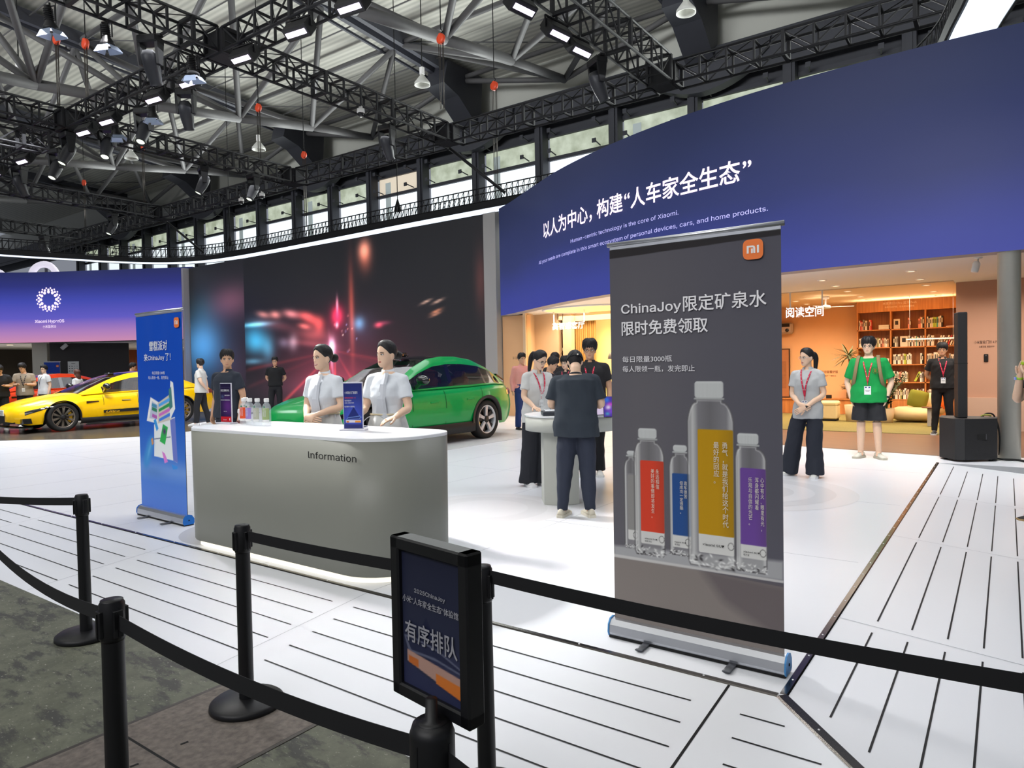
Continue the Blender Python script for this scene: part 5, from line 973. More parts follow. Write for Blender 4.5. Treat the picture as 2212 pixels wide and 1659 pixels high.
def rollup(lab, loc, rz, w_, h, paint, endm, rail=ALU):
    t = thing('rollup_banner', lab, 'banner', loc, rz); mb = MB(); Pp = [(-.045, .008), (-.055, .03), (-.05, .07), (-.03, .095), (.0, .1), (.03, .09), (.05, .06), (.05, .02), (.04, .008)]
    mb.loft([[V3((x, a, b)) for a, b in Pp] for x in (-w_ / 2 - .012, w_ / 2 + .012)], 0, True, False); mb.box((0, 0, .006), (w_ + .03, .1, .012), 1); mb.build('base_cassette', [rail, DK], t)
    for sx in (-1, 1):
        mb = MB(); mb.loft([[V3((sx * (w_ / 2 + q), a * 1.08, b * 1.06 + .0)) for a, b in Pp] for q in (.012, .02)], 0, True, False); mb.ell((sx * (w_ / 2 + .021), 0, .05), (.004, .008, .008), 8, 1); mb.build('end_cap', [endm, DK], t)
    for x in (-w_ * .27, w_ * .24): mb = MB(); mb.tube([(x, 0, .009), (x - .0, -.15, .009)], .021, 12, 0, True, .3); mb.build('foot_bar', [mat('foot_grey', (96, 98, 104), .4, .6)], t)
    mb = MB(); mb.tube([(0, .04, .09), (0, .03, h)], .011, 8); mb.build('support_pole', [ALU], t); mb = MB(); mb.tube([(-w_ / 2 - .015, .0, h), (w_ / 2 + .015, .0, h)], .013, 10); mb.box((0, 0, h - .012), (w_, .01, .03)); mb.build('top_rail', [ALU], t)
    f = lambda x, y, d=0: V3((x - w_ / 2, -.006 + .004 * math.sin((x / w_ - .46) * 16) * math.exp(-((y - h) / .5) ** 2) - d, .088 + y)); paint.mesh('printed_sheet', f, attr_mat('banner_print', 0, .55), t); mb = MB(); mb.box((0, .0, .09 + (h - .1) / 2), (w_ - .002, .003, h - .1)); mb.build('banner_back', [mat('banner_back_grey', (150, 150, 150), .7)], t); return t
W1, H1 = .90, 2.15; bx0 = -1.768; Z0 = .088      # grey banner; picture coordinates: x from left edge, y from the cassette
px = lambda X: X - bx0; pz = lambda Z: Z - Z0
P = Paint(W1, H1 - Z0 - .03, .0036, (92, 90, 98)); P.mix(np.clip(1 - np.abs(P.X - .15) / .4, 0, 1) * .25, (112, 108, 106)); P.mix(np.clip((P.X - .3) / .6, 0, 1) * .4, (76, 76, 88)); P.mix(np.clip((P.Y - 1.5) / .5, 0, 1) * .35, (70, 68, 78)); P.mix(np.clip(1 - P.Y / .36, 0, 1) * .6, (118, 110, 104))
P.rect(0, pz(2.06), W1, 2.2, (42, 38, 40)) if False else P.poly([(0, pz(2.075)), (W1, pz(2.095)), (W1, 2.2), (0, 2.2)], (40, 37, 40))
P.poly([(0, pz(.455)), (W1, pz(.42)), (W1, -.1), (0, -.1)], (128, 120, 116)); P.poly([(px(-1.28), pz(.452)), (px(-1.16), pz(.30)), (W1 + .1, pz(.1)), (W1 + .1, pz(.42))], (96, 88, 90), .8, .06); P.poly([(0, pz(.50)), (W1, pz(.545)), (W1, pz(.45)), (0, pz(.44))], (168, 168, 170), .9, .02); P.poly([(0, pz(.452)), (W1, pz(.452)), (W1, pz(.44)), (0, pz(.436))], (196, 194, 192), .9)
def bottle_art(x0, x1, zb, zsh, zn, zc0, zc1, capx, lab, lc):
    cx = (capx[0] + capx[1]) / 2; r = (x1 - x0) * .2; nx0, nx1 = capx[0] + .006, capx[1] - .006
    B_ = [(x0 + .01, zb), (x1 - .01, zb), (x1, zb + .02), (x1, zsh - .0)]
    for t in np.linspace(0, 1, 7): B_.append((x1 + (nx1 - x1) * (1 - math.cos(t * math.pi / 2)) ** 1.0 * .9 + (nx1 - x1) * .1 * t, zsh + (zn - zsh) * math.sin(t * math.pi / 2) ** 1.3))
    B_.append((nx1, zc0)); B_.append((nx0, zc0))
    for t in np.linspace(1, 0, 7): B_.append((x0 + (nx0 - x0) * (1 - math.cos(t * math.pi / 2)) * .9 + (nx0 - x0) * .1 * t, zsh + (zn - zsh) * math.sin(t * math.pi / 2) ** 1.3))
    B_.append((x0, zb + .02)); B_ = [(px(a), pz(b)) for a, b in B_]
    d = P.sd(B_); ins = np.clip(.5 - d / P.step, 0, 1); wd = x1 - x0; u = (P.X - px(x0)) / wd
    P.mix(ins * .55, (150, 149, 150)); P.mix(ins * np.clip(1 - np.abs(u - .12) / .12, 0, 1) * .75, (208, 208, 206)); P.mix(ins * np.clip(1 - np.abs(u - .93) / .08, 0, 1) * .6, (196, 196, 196)); P.mix(ins * np.clip(1 - np.abs(u - .5) / .3, 0, 1) * .35 * (P.Y > pz(zsh) - wd * .3), (74, 72, 74))
    P.mix(np.clip(1 - np.abs(d) / .0055, 0, 1) * .8, (86, 84, 86)); P.mix(np.clip(1 - np.abs(d + .008) / .004, 0, 1) * .5, (220, 220, 218))
    rng_ = random.Random(int(x0 * -1000))
    for k in range(int(40)): P.blob(px(x0 + wd * rng_.random()), pz(zb + wd * .25 * rng_.random() ** 1.5), wd * .045, wd * .02, rng_.choice([(50, 48, 50), (210, 210, 208), (236, 236, 234)]), .9, rng_.uniform(-60, 60))
    P.rect(px(capx[0]), pz(zc0 + .006), px(capx[1]), pz(zc1), (196, 198, 198), 1, .014); P.mix(np.clip(.5 - P.sd([(px(capx[0]), pz(zc0 + .006)), (px(capx[1]), pz(zc0 + .006)), (px(capx[1]), pz(zc1 - .01)), (px(capx[0]), pz(zc1 - .01))]) / P.step, 0, 1) * (.5 + .5 * np.sin(P.X * 900)) * .18, (120, 122, 122)); P.rect(px(capx[0] - .004), pz(zc0 - .002), px(capx[1] + .004), pz(zc0 + .006), (170, 172, 172), 1, .003)
    if lab:
        lx0, lx1, lz0, lzm, lz1 = lab; P.rect(px(lx0), pz(lz0), px(lx1), pz(lzm + .01), (206, 205, 202), 1, .008); P.rect(px(lx0), pz(lzm), px(lx1), pz(lz1), lc, 1, .008); P.rect(px(lx0), pz(lzm), px(lx1), pz(lzm + .02), lc); P.mix(np.clip(.5 - P.sd([(px(lx0), pz(lzm)), (px(lx1), pz(lzm)), (px(lx1), pz(lz1)), (px(lx0), pz(lz1))]) / P.step, 0, 1) * np.clip((P.X - px(lx0)) / (lx1 - lx0) - .55, 0, 1) * .4, (60, 50, 40))
        for k in range(22): a = 2 * math.pi * k / 22; P.blob(px(lx1 - .016) + .014 * math.cos(a), pz(lzm - (lzm - lz0) * .5) + .018 * math.sin(a), .002, .002, (60, 58, 58), .9)
bottle_art(-1.70, -1.625, .50, .93, .985, 1.0, 1.03, (-1.683, -1.632), (-1.68, -1.62, .545, .60, .90), (138, 136, 134)); bottle_art(-1.44, -1.325, .50, .955, 1.02, 1.035, 1.075, (-1.417, -1.342), (-1.424, -1.325, .54, .604, .927), (40, 76, 134))
bottle_art(-1.64, -1.468, .475, 1.005, 1.08, 1.095, 1.155, (-1.613, -1.508), (-1.604, -1.470, .535, .602, .983), (208, 66, 44)); bottle_art(-1.095, -.945, .47, 1.02, 1.075, 1.09, 1.15, (-1.082, -.980), (-1.070, -.947, .535, .603, .98), (104, 70, 146)); bottle_art(-1.338, -1.100, .462, 1.20, 1.30, 1.315, 1.405, (-1.297, -1.149), (-1.284, -1.103, .533, .628, 1.162), (182, 138, 18))
P.I = np.minimum(P.I * 1.06, 250)
bn = rollup('large grey roll-up banner picturing five water bottles in front of the aisle', (bx0 + W1 / 2, 3.41, .003), 0, W1, H1, P, BLU); mi_logo(bn, -.995 - (bx0 + W1 / 2), 2.04, .097, -.012)
bf = lambda X, Z: plane_map((X - (bx0 + W1 / 2), -.0105, Z), (1, 0, 0), (0, 0, 1), (0, -1, 0)); BT1 = mat('banner_text_grey', (248, 246, 250), .6); BT2 = mat('banner_text_label', (226, 220, 204), .6); BT3 = mat('banner_text_black', (30, 28, 30), .6)
text('ChinaJoy', .092, bf(-1.700, 1.772), BT1, bn, 'banner_text', width=.340, bold=.010); text('限定矿泉水', .086, bf(-1.350, 1.770), BT1, bn, 'banner_text', width=.416, bold=.010); text('限时免费领取', .082, bf(-1.699, 1.660), BT1, bn, 'banner_text', width=.478, bold=.012)
text('每日限量3000瓶', .036, bf(-1.697, 1.511), BT1, bn, 'banner_text', width=.283); text('每人限领一瓶，发完即止', .036, bf(-1.697, 1.459), BT1, bn, 'banner_text', width=.405)
def vtext(s, X, ztop, zbot, size, m=BT2):
    n = len(s); st = (ztop - zbot) / n
    for i, ch in enumerate(s): pass
    o = None; mb_ = text('\n'.join(s), size, lambda a, b, c=0: V3((X - (bx0 + W1 / 2) + a, -.0135 - c, ztop - size * .85 + b * st / size)), m, bn, 'banner_text', align='CENTER')
vtext('勇气，就是我们给这个时代', -1.142, 1.098, .668, .031); vtext('最好的回应。', -1.186, 1.098, .885, .031); vtext('永远相信', -1.503, .937, .829, .021); vtext('美好的事情即将发生。', -1.530, .937, .672, .021); vtext('造车很苦', -1.349, .887, .796, .019); vtext('但成功一定很酷。', -1.371, .887, .715, .019); vtext('心中有火、眼里有光，', -.962, .932, .668, .018); vtext('浑身都闪耀着', -.988, .932, .772, .0195); vtext('乐观与自信的光芒。', -1.019, .932, .695, .021)
for X, Z, sz, wd in ((-1.262, .572, .022, .112), (-1.580, .562, .014, .072), (-1.413, .566, .013, .064), (-1.056, .565, .015, .08)): text('xiaomi SU7', sz, bf(X, Z), BT3, bn, 'banner_text', width=wd, bold=.012)
for s_, X, Z in (('璀璨洋红', -1.580, .548), ('海湾蓝', -1.413, .552), ('霞光紫', -1.056, .55)): text(s_, .010, bf(X, Z), BT3, bn, 'banner_text')
text('扫码了解更多科技好物', .013, bf(-1.10, .145), BT1, bn, 'banner_text', width=.12)
W2, H2 = .955, 2.12; bx1 = -7.50; P = Paint(W2, H2 - Z0 - .03, .006, (4, 78, 196)); q = np.clip(1 - P.Y / 1.25, 0, 1); P.mix(q * .75, (140, 180, 246)); P.mix(np.clip(1 - P.Y / .42, 0, 1) * .8, (82, 124, 220)); P.rect(-1, .34, 2, .50, (180, 206, 250), .35, 0, .12)
q2 = lambda X, Z: (X - bx1, Z - Z0)
def art(pts, c, a=1): P.poly([q2(*p) for p in pts], tuple(min(252, k * 1.25) for k in c), a)
art([(-7.17, .97), (-6.73, 1.06), (-6.71, .60), (-6.79, .62), (-7.19, .64)], (196, 200, 220)); art([(-6.83, 1.03), (-6.73, 1.05), (-6.70, .60), (-6.79, .62)], (92, 104, 170)); art([(-7.20, .82), (-6.83, .86), (-6.83, .85), (-7.2, .81)], (90, 96, 120)); art([(-7.23, 1.25), (-7.06, 1.20), (-7.08, .98), (-7.33, 1.0)], (206, 210, 224)); art([(-7.20, 1.21), (-7.08, 1.17), (-7.10, 1.02), (-7.27, 1.03)], (160, 164, 184)); art([(-7.08, 1.19), (-6.83, 1.28), (-6.80, 1.03), (-7.09, .98)], (176, 170, 160)); art([(-6.80, 1.42), (-6.745, 1.40), (-6.72, 1.14), (-6.83, 1.03), (-6.84, 1.10)], (200, 204, 222)); art([(-6.84, 1.33), (-6.79, 1.36), (-6.77, 1.16), (-6.84, 1.12)], (60, 110, 110))
for k, c in enumerate(((70, 140, 200), (40, 130, 70), (176, 96, 168), (60, 110, 190))): z = 1.205 - k * .05; art([(-7.06, z - .025), (-6.83, z + .045), (-6.83, z + .01), (-7.06, z - .055)], c)
for z, c in ((1.17, (60, 120, 150)), (1.13, (40, 110, 80)), (1.06, (150, 80, 150))): art([(-7.2, z + .02), (-7.1, z - .0), (-7.1, z - .035), (-7.21, z - .015)], c)
art([(-7.18, 1.01), (-7.13, 1.03), (-7.08, .93), (-7.12, .90)], (50, 130, 190)); art([(-6.98, .98), (-6.88, .95), (-6.95, .77), (-7.06, .80)], (40, 150, 72)); P.blob(*q2(-6.955, .905), .03, .028, (96, 46, 120)); art([(-7.02, .70), (-6.96, .68), (-6.90, .60), (-6.97, .58)], (186, 110, 180)); art([(-6.83, .58), (-6.70, .565), (-6.72, .54), (-6.80, .53)], (50, 120, 190))
xx, zz = q2(-7.31, .66); 
for k in range(14): t_ = k / 13; P.blob(xx - .06 + .12 * t_, zz - .10 + .22 * t_, .065, .05, (66, 150, 222), .75, 60)
art([(-7.25, .81), (-7.21, .83), (-7.19, .77), (-7.23, .75)], (176, 120, 80)); P.blob(xx + .02, zz + .04, .02, .1, (130, 196, 240), .6, -28)
P.blob(*q2(-7.2, .47), .22, .06, (70, 120, 190), .4)
bb = rollup('tall blue roll-up banner with ice cream and freezer picture left of the counter', (bx1 + W2 / 2 + .015, 3.63, .003), -2, W2, H2, P, mat('bright_blue_end', (26, 118, 214), .4)); cx = bx1 + W2 / 2; mi_logo(bb, -6.627 - cx, 1.99, .1, -.012)
b2 = lambda X, Z: plane_map((X - cx, -.0105, Z), (1, 0, 0), (0, 0, 1), (0, -1, 0)); WT = mat('banner_text_white', (236, 240, 248), .6)
text('雪糕派对', .105, b2(-7.21, 1.735), WT, bb, 'banner_text', width=.38, bold=.014, shear=.12); text('来', .085, b2(-7.335, 1.627), WT, bb, 'banner_text', bold=.008); text('ChinaJoy', .085, b2(-7.245, 1.632), WT, bb, 'banner_text', width=.35, bold=.009); text('了！', .085, b2(-6.88, 1.627), WT, bb, 'banner_text', bold=.008); text('每日限量1200根', .036, b2(-7.165, 1.485), WT, bb, 'banner_text', width=.27); text('每人限领一根，发完即止', .036, b2(-7.25, 1.437), WT, bb, 'banner_text', width=.43)
P = Paint(.6, 1.98, .05, (40, 76, 180)); fbn = rollup('small far blue roll-up banner behind the man in white at far left', (-35.1, 13.3, .003), 69, .62, 2.1, P, ALU); mi_logo(fbn, .2, 1.9, .1, -.02)
# ================================================================ people
SKIN = {'fair': (238, 200, 172), 'mid': (214, 168, 136), 'tan': (196, 146, 112)}
def skin_mat(k):
    m = mat('skin_' + k, SKIN[k], .5, nz=.04, ns=30); b = m.node_tree.nodes['Principled BSDF']
    b.inputs['Subsurface Weight'].default_value = .08; b.inputs['Subsurface Radius'].default_value = (.02, .008, .004); b.inputs['Subsurface Scale'].default_value = .5; return m
EYEW = mat('eye_white', (226, 222, 216), .3); IRIS = mat('iris_dark', (30, 22, 20), .15); LIP = mat('lip_red', (188, 108, 100), .45); LIPM = mat('lip_pale', (196, 136, 116), .5); BROW = mat('brow_dark', (52, 40, 36), .8); TEETH = mat('teeth', (240, 238, 232), .3)
HAIRK = mat('black_hair', (26, 24, 26), .55, nz=.3, ns=60, bump=.35)
TZ = [.80, .86, .92, 1.0, 1.06, 1.14, 1.22, 1.30, 1.36, 1.40, 1.425, 1.445]
MW = [.100, .160, .168, .158, .150, .156, .168, .176, .172, .135, .085, .055]; MD = [.085, .108, .114, .108, .104, .108, .114, .114, .098, .078, .062, .052]
FW = [.105, .165, .172, .146, .130, .134, .146, .150, .146, .115, .072, .046]; FD = [.090, .112, .112, .098, .088, .092, .100, .100, .086, .068, .054, .045]
def itp(z, W): return float(np.interp(z, TZ, W))
def hd_w(z): return .0735 * math.sqrt(max(0, 1 - ((z - .125) / .107) ** 2)) if z >= .125 else float(np.interp(z, [0, .012, .035, .065, .095, .125], [.018, .034, .051, .062, .069, .0735]))
def hd_f(z): return -.008 - .083 * math.sqrt(max(0, 1 - ((z - .125) / .107) ** 2)) ** .9 if z >= .125 else float(np.interp(z, [0, .012, .03, .06, .095, .125], [-.072, -.084, -.0885, -.086, -.088, -.091]))
def hd_b(z): return -.008 + .103 * math.sqrt(max(0, 1 - ((z - .125) / .107) ** 2)) if z >= .125 else float(np.interp(z, [0, .012, .04, .07, .10, .125], [-.03, -.015, .03, .062, .084, .095]))
def hd_pt(z, a, off=0):
    f, b, w = hd_f(z) - off, hd_b(z) + off, hd_w(z) + off
    return V3((w * math.sin(a), (f + b) / 2 - (b - f) / 2 * math.cos(a), z))
def mul(M, p): return V3(M @ Vector(tuple(p)))
ARMS = {  # elbow, wrist, hand direction, palm normal (character's left arm, x > 0; mirrored for the right)
    'down': ((.235, .035, 1.10), (.245, -.03, .865), (0, -.12, -1), (-1, 0, 0)),
    'clasp': ((.235, .01, 1.10), (.075, -.185, 1.0), (-1, -.15, -.35), (0, 1, 0)),
    'behind': ((.25, .10, 1.12), (.07, .155, .95), (-1, .1, -.3), (0, 1, 0)),
    'pocket': ((.262, .05, 1.09), (.222, -.02, .85), (-.25, -.1, -1), (-1, 0, 0)),
    'table': ((.235, -.10, 1.12), (.12, -.33, 1.02), (-.15, -1, -.1), (0, 0, -1)),
    'phone': ((.235, -.06, 1.12), (.09, -.27, 1.13), (-.3, -1, .25), (-.4, 0, 1)),
}
def s_hem(hem, bot): return min(hem, 1.0)
def seg_d(C, a, b):
    a, b = V3(a), V3(b); ab = b - a; t = np.clip(((C - a) @ ab) / (ab @ ab), 0, 1); return np.linalg.norm(C - (a + t[:, None] * ab), axis=1), t
def under(me, hem, sh, arm, legs, sleeve, bot, T, Lr, piv, top):
    '''draw the skin in where clothing covers it'''
    n = len(me.vertices); co = np.empty(n * 3); no = np.empty(n * 3); me.vertices.foreach_get('co', co); me.vertices.foreach_get('normal', no); C = co.reshape(-1, 3); N = no.reshape(-1, 3); k = np.zeros(n)
    Z = np.where(C[:, 2] > .95, ((C - piv) @ Lr)[:, 2] + piv[2], C[:, 2]); bare = np.zeros(n, bool); cov = ((Z < 1.40) | (Z < 1.45) & (np.abs(C[:, 0]) > .066)) & (Z > .5)
    for sx in (1, -1):
        e, w_ = arm[sx][0], arm[sx][1]; d, t = seg_d(C, e, w_); d1, t1 = seg_d(C, sh[sx], e); d2, t2 = seg_d(C, w_, w_ + arm[sx][2] / np.linalg.norm(arm[sx][2]) * .1)
        if sleeve <= 1: bare |= (d < .058) & (d < d1) | (d1 < .062) & (t1 > sleeve - .03) & (d1 < .07)
        bare |= d2 < .05
    k[cov & ~bare] = .022
    if bot in ('shorts',): k[(Z < .52)] = 0
    elif bot == 'skirt': k[Z < .9] = 0
    else: k[(Z <= .5) & (Z > .12)] = .008
    me.vertices.foreach_set('co', (C - N * k[:, None]).ravel()); me.update()
def person(name, lab, loc, rz, H, top='tee', topc=(40, 42, 50), bot='trouser', botc=(30, 32, 40), hair='short', skin='fair', female=False, arms=('down', 'down'), pitch=0, yaw=0, roll=0, lean=0,
           feet=((.10, .02, 4), (-.10, .0, -4)), shoec=(232, 230, 224), solec=(240, 240, 238), vox=.011, glasses=None, lanyard=None, hem=.84, sleeve=.62, lip=None, smile=False, group=None, bulk=1.0, low=False, hairc=None, loose=.018, seed=1, collar=None, wrist_band=None):
    s = H / 1.70; root = thing(name, lab, 'person', loc, rz, group); root.scale = (s, s, s)
    W, D = (FW, FD) if female else (MW, MD); W = [a * bulk for a in W]; D = [a * bulk for a in D]; SK = skin_mat(skin)
    piv = V3((0, 0, .95)); Lr = rotm(0, lean)
    def T(p): p = V3(p); return p if p[2] <= .95 else piv + Lr @ (p - piv)
    npv = V3((0, .012, 1.475)); HM = Matrix.Translation(tuple(T(npv))) @ Matrix.Rotation(R(yaw), 4, 'Z') @ Matrix.Rotation(R(pitch + lean * .5), 4, 'X') @ Matrix.Rotation(R(roll), 4, 'Y') @ Matrix.Translation((0, -.005, 0)); hp = lambda p: mul(HM, p)
    shx = (.150 if female else .178) * (1 + (bulk - 1) * .7); sh = {1: T((shx, .005, 1.365)), -1: T((-shx, .005, 1.365))}
    arm = {}
    for sx, a in ((1, arms[0]), (-1, arms[1])):
        q = ARMS[a] if isinstance(a, str) else a; mir = V3((sx, 1, 1)); arm[sx] = (V3(q[0]) * mir * V3((shx / .178 if abs(q[0][0]) > .2 else 1, 1, 1)), V3(q[1]) * mir, V3(q[2]) * mir, V3(q[3]) * mir, a)
    mb = MB(); tors = []
    for z, w_, d_ in zip(TZ, W, D): tors.append([T((w_ * math.cos(t), d_ * math.sin(t) + (.012 if z > 1.34 else 0), z)) for t in np.linspace(0, 2 * math.pi, 21)[:-1]])
    mb.loft(tors)
    legs = {}
    for sx, (fx, fy, fr) in ((1, feet[0]), (-1, feet[1])):
        hip, ank = V3((sx * .088, .0, .88)), V3((fx, fy + .03, .085)); kn = (hip + ank) / 2 + V3((0, -.025, .01)); legs[sx] = (hip, kn, ank); P = smooth_path([hip, hip * .5 + kn * .5, kn, kn * .66 + ank * .34 + V3((0, .012, 0)), ank], 3)
        mb.tube(P, np.interp(np.linspace(0, 1, len(P)), [0, .25, .5, .7, 1], [.086, .076, .055, .056, .037]) * (1 if female else 1.04), 12)
        mb.loft([[V3((fx + q * math.cos(t) * .8, fy + .03 + y0 + q * math.sin(t), z)) for t in np.linspace(0, 6.283, 13)[:-1]] for z, q, y0 in ((.03, .05, -.03), (.06, .045, -.01), (.1, .036, 0))])
    for sx in (1, -1):
        e, w_, hdir, pn, a = arm[sx]; S = sh[sx]; k = .88 if female else 1.0; mb.tube([T((sx * .05, .01, 1.395)), T((sx * .11, .01, 1.385)), S], [.05 * k, .05 * k, .056 * k], 12); P = smooth_path([S, S * .5 + e * .5, e, e * .55 + w_ * .45, w_], 4)
        mb.tube(P, np.interp(np.linspace(0, 1, len(P)), [0, .2, .5, .68, 1], [.056, .050, .040, .041, .0275]) * k, 12); mb.ell(S, (.056 * k, .056 * k, .056 * k), 12)
        hdir = hdir / np.linalg.norm(hdir); pn = pn - hdir * np.dot(pn, hdir); pn /= np.linalg.norm(pn); sd = np.cross(hdir, pn) * sx
        mb.loft([[w_ + hdir * q + sd * (ww * math.cos(t)) + pn * (tt * math.sin(t)) for t in np.linspace(0, 6.283, 13)[:-1]] for q, ww, tt in ((-.015, .026, .022), (.02, .032, .018), (.05, .039, .0155), (.088, .040, .013))])
    mb.tube([T((0, .022, 1.38)), T((0, .018, 1.44)), hp((0, .014, .01)), hp((0, .004, .07))], [.066 if not female else .056, .054 if not female else .046, .052 if not female else .044, .05], 14)
    zs = list(np.linspace(0, .125, 9)) + [.125 + .106 * math.sin(t) for t in np.linspace(.12, math.pi / 2, 9)]; mb.loft([[hp(hd_pt(z, a)) for a in np.linspace(0, 2 * math.pi, 29)[:-1]] for z in zs])
    if not low:
        mb.loft([[hp((x * w_, y, z)) for x, y in ((-1, 0), (-.5, -.7 * dp), (0, -dp), (.5, -.7 * dp), (1, 0), (0, .01))] and [hp(V3((x * w_, -.084 - q * dp, z))) for x, q in ((-1, -.3), (-.55, .55), (0, 1), (.55, .55), (1, -.3))] for z, w_, dp in ((.128, .008, .006), (.11, .010, .012), (.092, .013, .020), (.080, .017, .024), (.072, .014, .012))], 0)
        for sx in (1, -1): mb.ell(hp((sx * .072, .008, .098)), (.010, .021, .032), 10, 0, np.array(HM.to_3x3()) @ rotm(sx * 18, 10))
    me = remesh(mb, vox, 2 if vox < .012 else 1); under(me, s_hem(hem, bot), sh, arm, legs, sleeve, bot, T, Lr, piv, top); vb = MB()
    # fingers, eyes, brows and lips grown onto the same mesh
    for sx in (1, -1):
        e, w_, hdir, pn, a = arm[sx]; hdir = hdir / np.linalg.norm(hdir); pn = pn - hdir * np.dot(pn, hdir); pn /= np.linalg.norm(pn); sd = np.cross(hdir, pn) * sx; base = w_ + hdir * .078; cu = 26 if a in ('down', 'clasp', 'behind', 'phone') else 12
        if low: continue
        for j, (o, L, r) in enumerate(((-.029, .058, .0082), (-.010, .068, .0088), (.010, .074, .009), (.029, .066, .0086))):
            d = hdir.copy(); p = base + sd * (-o); P = [p - hdir * .02, p]
            for q, l in enumerate((.45, .32, .23)):
                an = R(cu * (.6 + .35 * q) + 4 * j); c_, s_ = math.cos(an), math.sin(an); d = d * c_ + pn * s_ if q else hdir * c_ + pn * s_; pn2 = pn; d /= np.linalg.norm(d); p = p + d * L * l * 1.12; P.append(p)
            vb.tube(smooth_path(P, 2), np.linspace(r, r * .74, len(smooth_path(P, 2))), 7)
        p = w_ + hdir * .02 + sd * .026; d = hdir * .75 + sd * .55 + pn * .35; d /= np.linalg.norm(d); P = [p, p + d * .03, p + d * .052 + hdir * .006, p + d * .06 + hdir * .022 + pn * .004]; vb.tube(smooth_path(P, 2), np.linspace(.0125, .0085, 7), 7)
    Hr = np.array(HM.to_3x3())
    for sx in (1, -1):
        y = hd_pt(.112, sx * .40)[1]; vb.ell(hp((sx * .031, y + .002, .112)), (.0145, .0075, .0062 if not smile else .005), 10, 1, Hr @ rotm(sx * 16, 0, sx * 5)); vb.ell(hp((sx * .031 - .002, y - .0035, .112)), (.0062, .003, .0060), 8, 2, Hr)
        vb.tube([hp((sx * (.031 + q * .0155), hd_pt(.119, sx * (.40 + q * .2))[1] - .001, .119 - abs(q) * .0045 + q * .001)) for q in np.linspace(-1, 1, 6)], .0018, 5, 2)
        vb.tube([hp((sx * (.030 + q * .018), hd_pt(.131, sx * (.38 + q * .22))[1] - .0005, .131 - .004 * q * q)) for q in np.linspace(-1, 1, 6)], [.0018, .003, .0032, .003, .0024, .0014], 6, 4)
    y = hd_f(.048); lw = .026 if smile else .021
    for zz, r, dy in ((.051, .0042, .0), (.0445, .005, .0)):
        vb.tube([hp((q * lw, y - .0005 + dy + q * q * .010, zz + (q * q * .006 if smile else 0))) for q in np.linspace(-1, 1, 7)], [r * .35, r * .8, r, r * .95, r, r * .8, r * .35], 6, 3)
    if smile: vb.tube([hp((q * .019, y - .0022 + q * q * .008, .0482 + q * q * .004)) for q in np.linspace(-1, 1, 5)], .0036, 6, 5)
    o2 = vb.mesh('x'); bm_add(me, o2); body = link('body', me, [SK, EYEW, IRIS, LIP if female else LIPM, BROW, TEETH], root)
    # ---- upper garment
    if top:
        tm = mat('cloth_%d_%d_%d' % topc, topc, .85, nz=.05, ns=14, bump=.12); mb = MB(); g = loose; zs = [hem, hem + .06, .95, 1.02, 1.08, 1.14, 1.22, 1.30, 1.36, 1.395, 1.418]
        fit = top in ('blouse',)
        for z in zs: pass
        rings = []
        for z in zs:
            w_, d_ = itp(max(z, .86), W) + g, itp(max(z, .86), D) + g
            if not fit and z < 1.25: w_ = max(w_, itp(1.27, W) * .985 + g * 1.0 + (1.22 - z) * .02); d_ = max(d_, itp(1.25, D) + g)
            if not fit and z < 1.0: w_ += .012; d_ += .012
            if z > 1.37: w_ = itp(z, W) + g * .55; d_ = itp(z, D) + g * .5
            bust = .022 * math.exp(-((z - 1.24) / .055) ** 2) if female else 0
            rings.append([T((w_ * math.cos(t), d_ * math.sin(t) + (.012 if z > 1.34 else 0) - (bust if math.sin(t) < 0 else 0) * abs(math.sin(t)) ** .7, z)) for t in np.linspace(0, 2 * math.pi, 25)[:-1]])
        mb.loft(rings)
        for sx in (1, -1):
            S, e, w_ = sh[sx], arm[sx][0], arm[sx][1]; k = .9 if female else 1.0; mb.ell(S, (.064 * k, .064 * k, .062 * k), 14); mb.tube([T((sx * .06, .01, 1.392)), T((sx * .12, .008, 1.375)), S], [.052 * k, .058 * k, .062 * k], 14)
            if sleeve <= 1: P = [S, S + (e - S) * sleeve * .5, S + (e - S) * sleeve]; mb.tube(P, [.064 * k, .067 * k, .070 * k + (.004 if not fit else 0)], 16)
            else: P = smooth_path([S, S * .5 + e * .5, e, e * .5 + w_ * .5, w_], 3); mb.tube(P, np.linspace(.064, .042, len(P)) * k, 14)
        mt = remesh(mb, vox, 2, (.013 if not low else .007, 6, 2.6, seed)); tp = link('shirt' if top != 'blouse' else 'blouse', mt, [tm], root)
        if collar:
            mb = MB(); cm = mat('cloth_%d_%d_%d' % collar, collar, .85)
            if top in ('polo', 'shirt'):
                G = []
                for t in np.linspace(-2.75, 2.75, 25): G.append([T((r * math.sin(t) * .98, .016 + r * .92 * math.cos(t), z)) for r, z in ((.058, 1.41), (.057, 1.458), (.062, 1.462), (.082, 1.418))])
                mb.grid(G)
            elif top == 'blouse':
                mb.loft([[T((r * math.sin(t), .018 + r * .95 * math.cos(t), z + (.02 if False else .012 * math.cos(t)))) for t in np.linspace(0, 6.283, 25)[:-1]] for r, z in ((.075, 1.405), (.060, 1.43), (.054, 1.462), (.050, 1.462), (.052, 1.42))], 0, False)
            else: mb.ring(T((0, .016, 1.425)), .064, .009, 28, 8, 0, Lr @ rotm(0, 14))
            mb.build('collar', [cm], root, False)
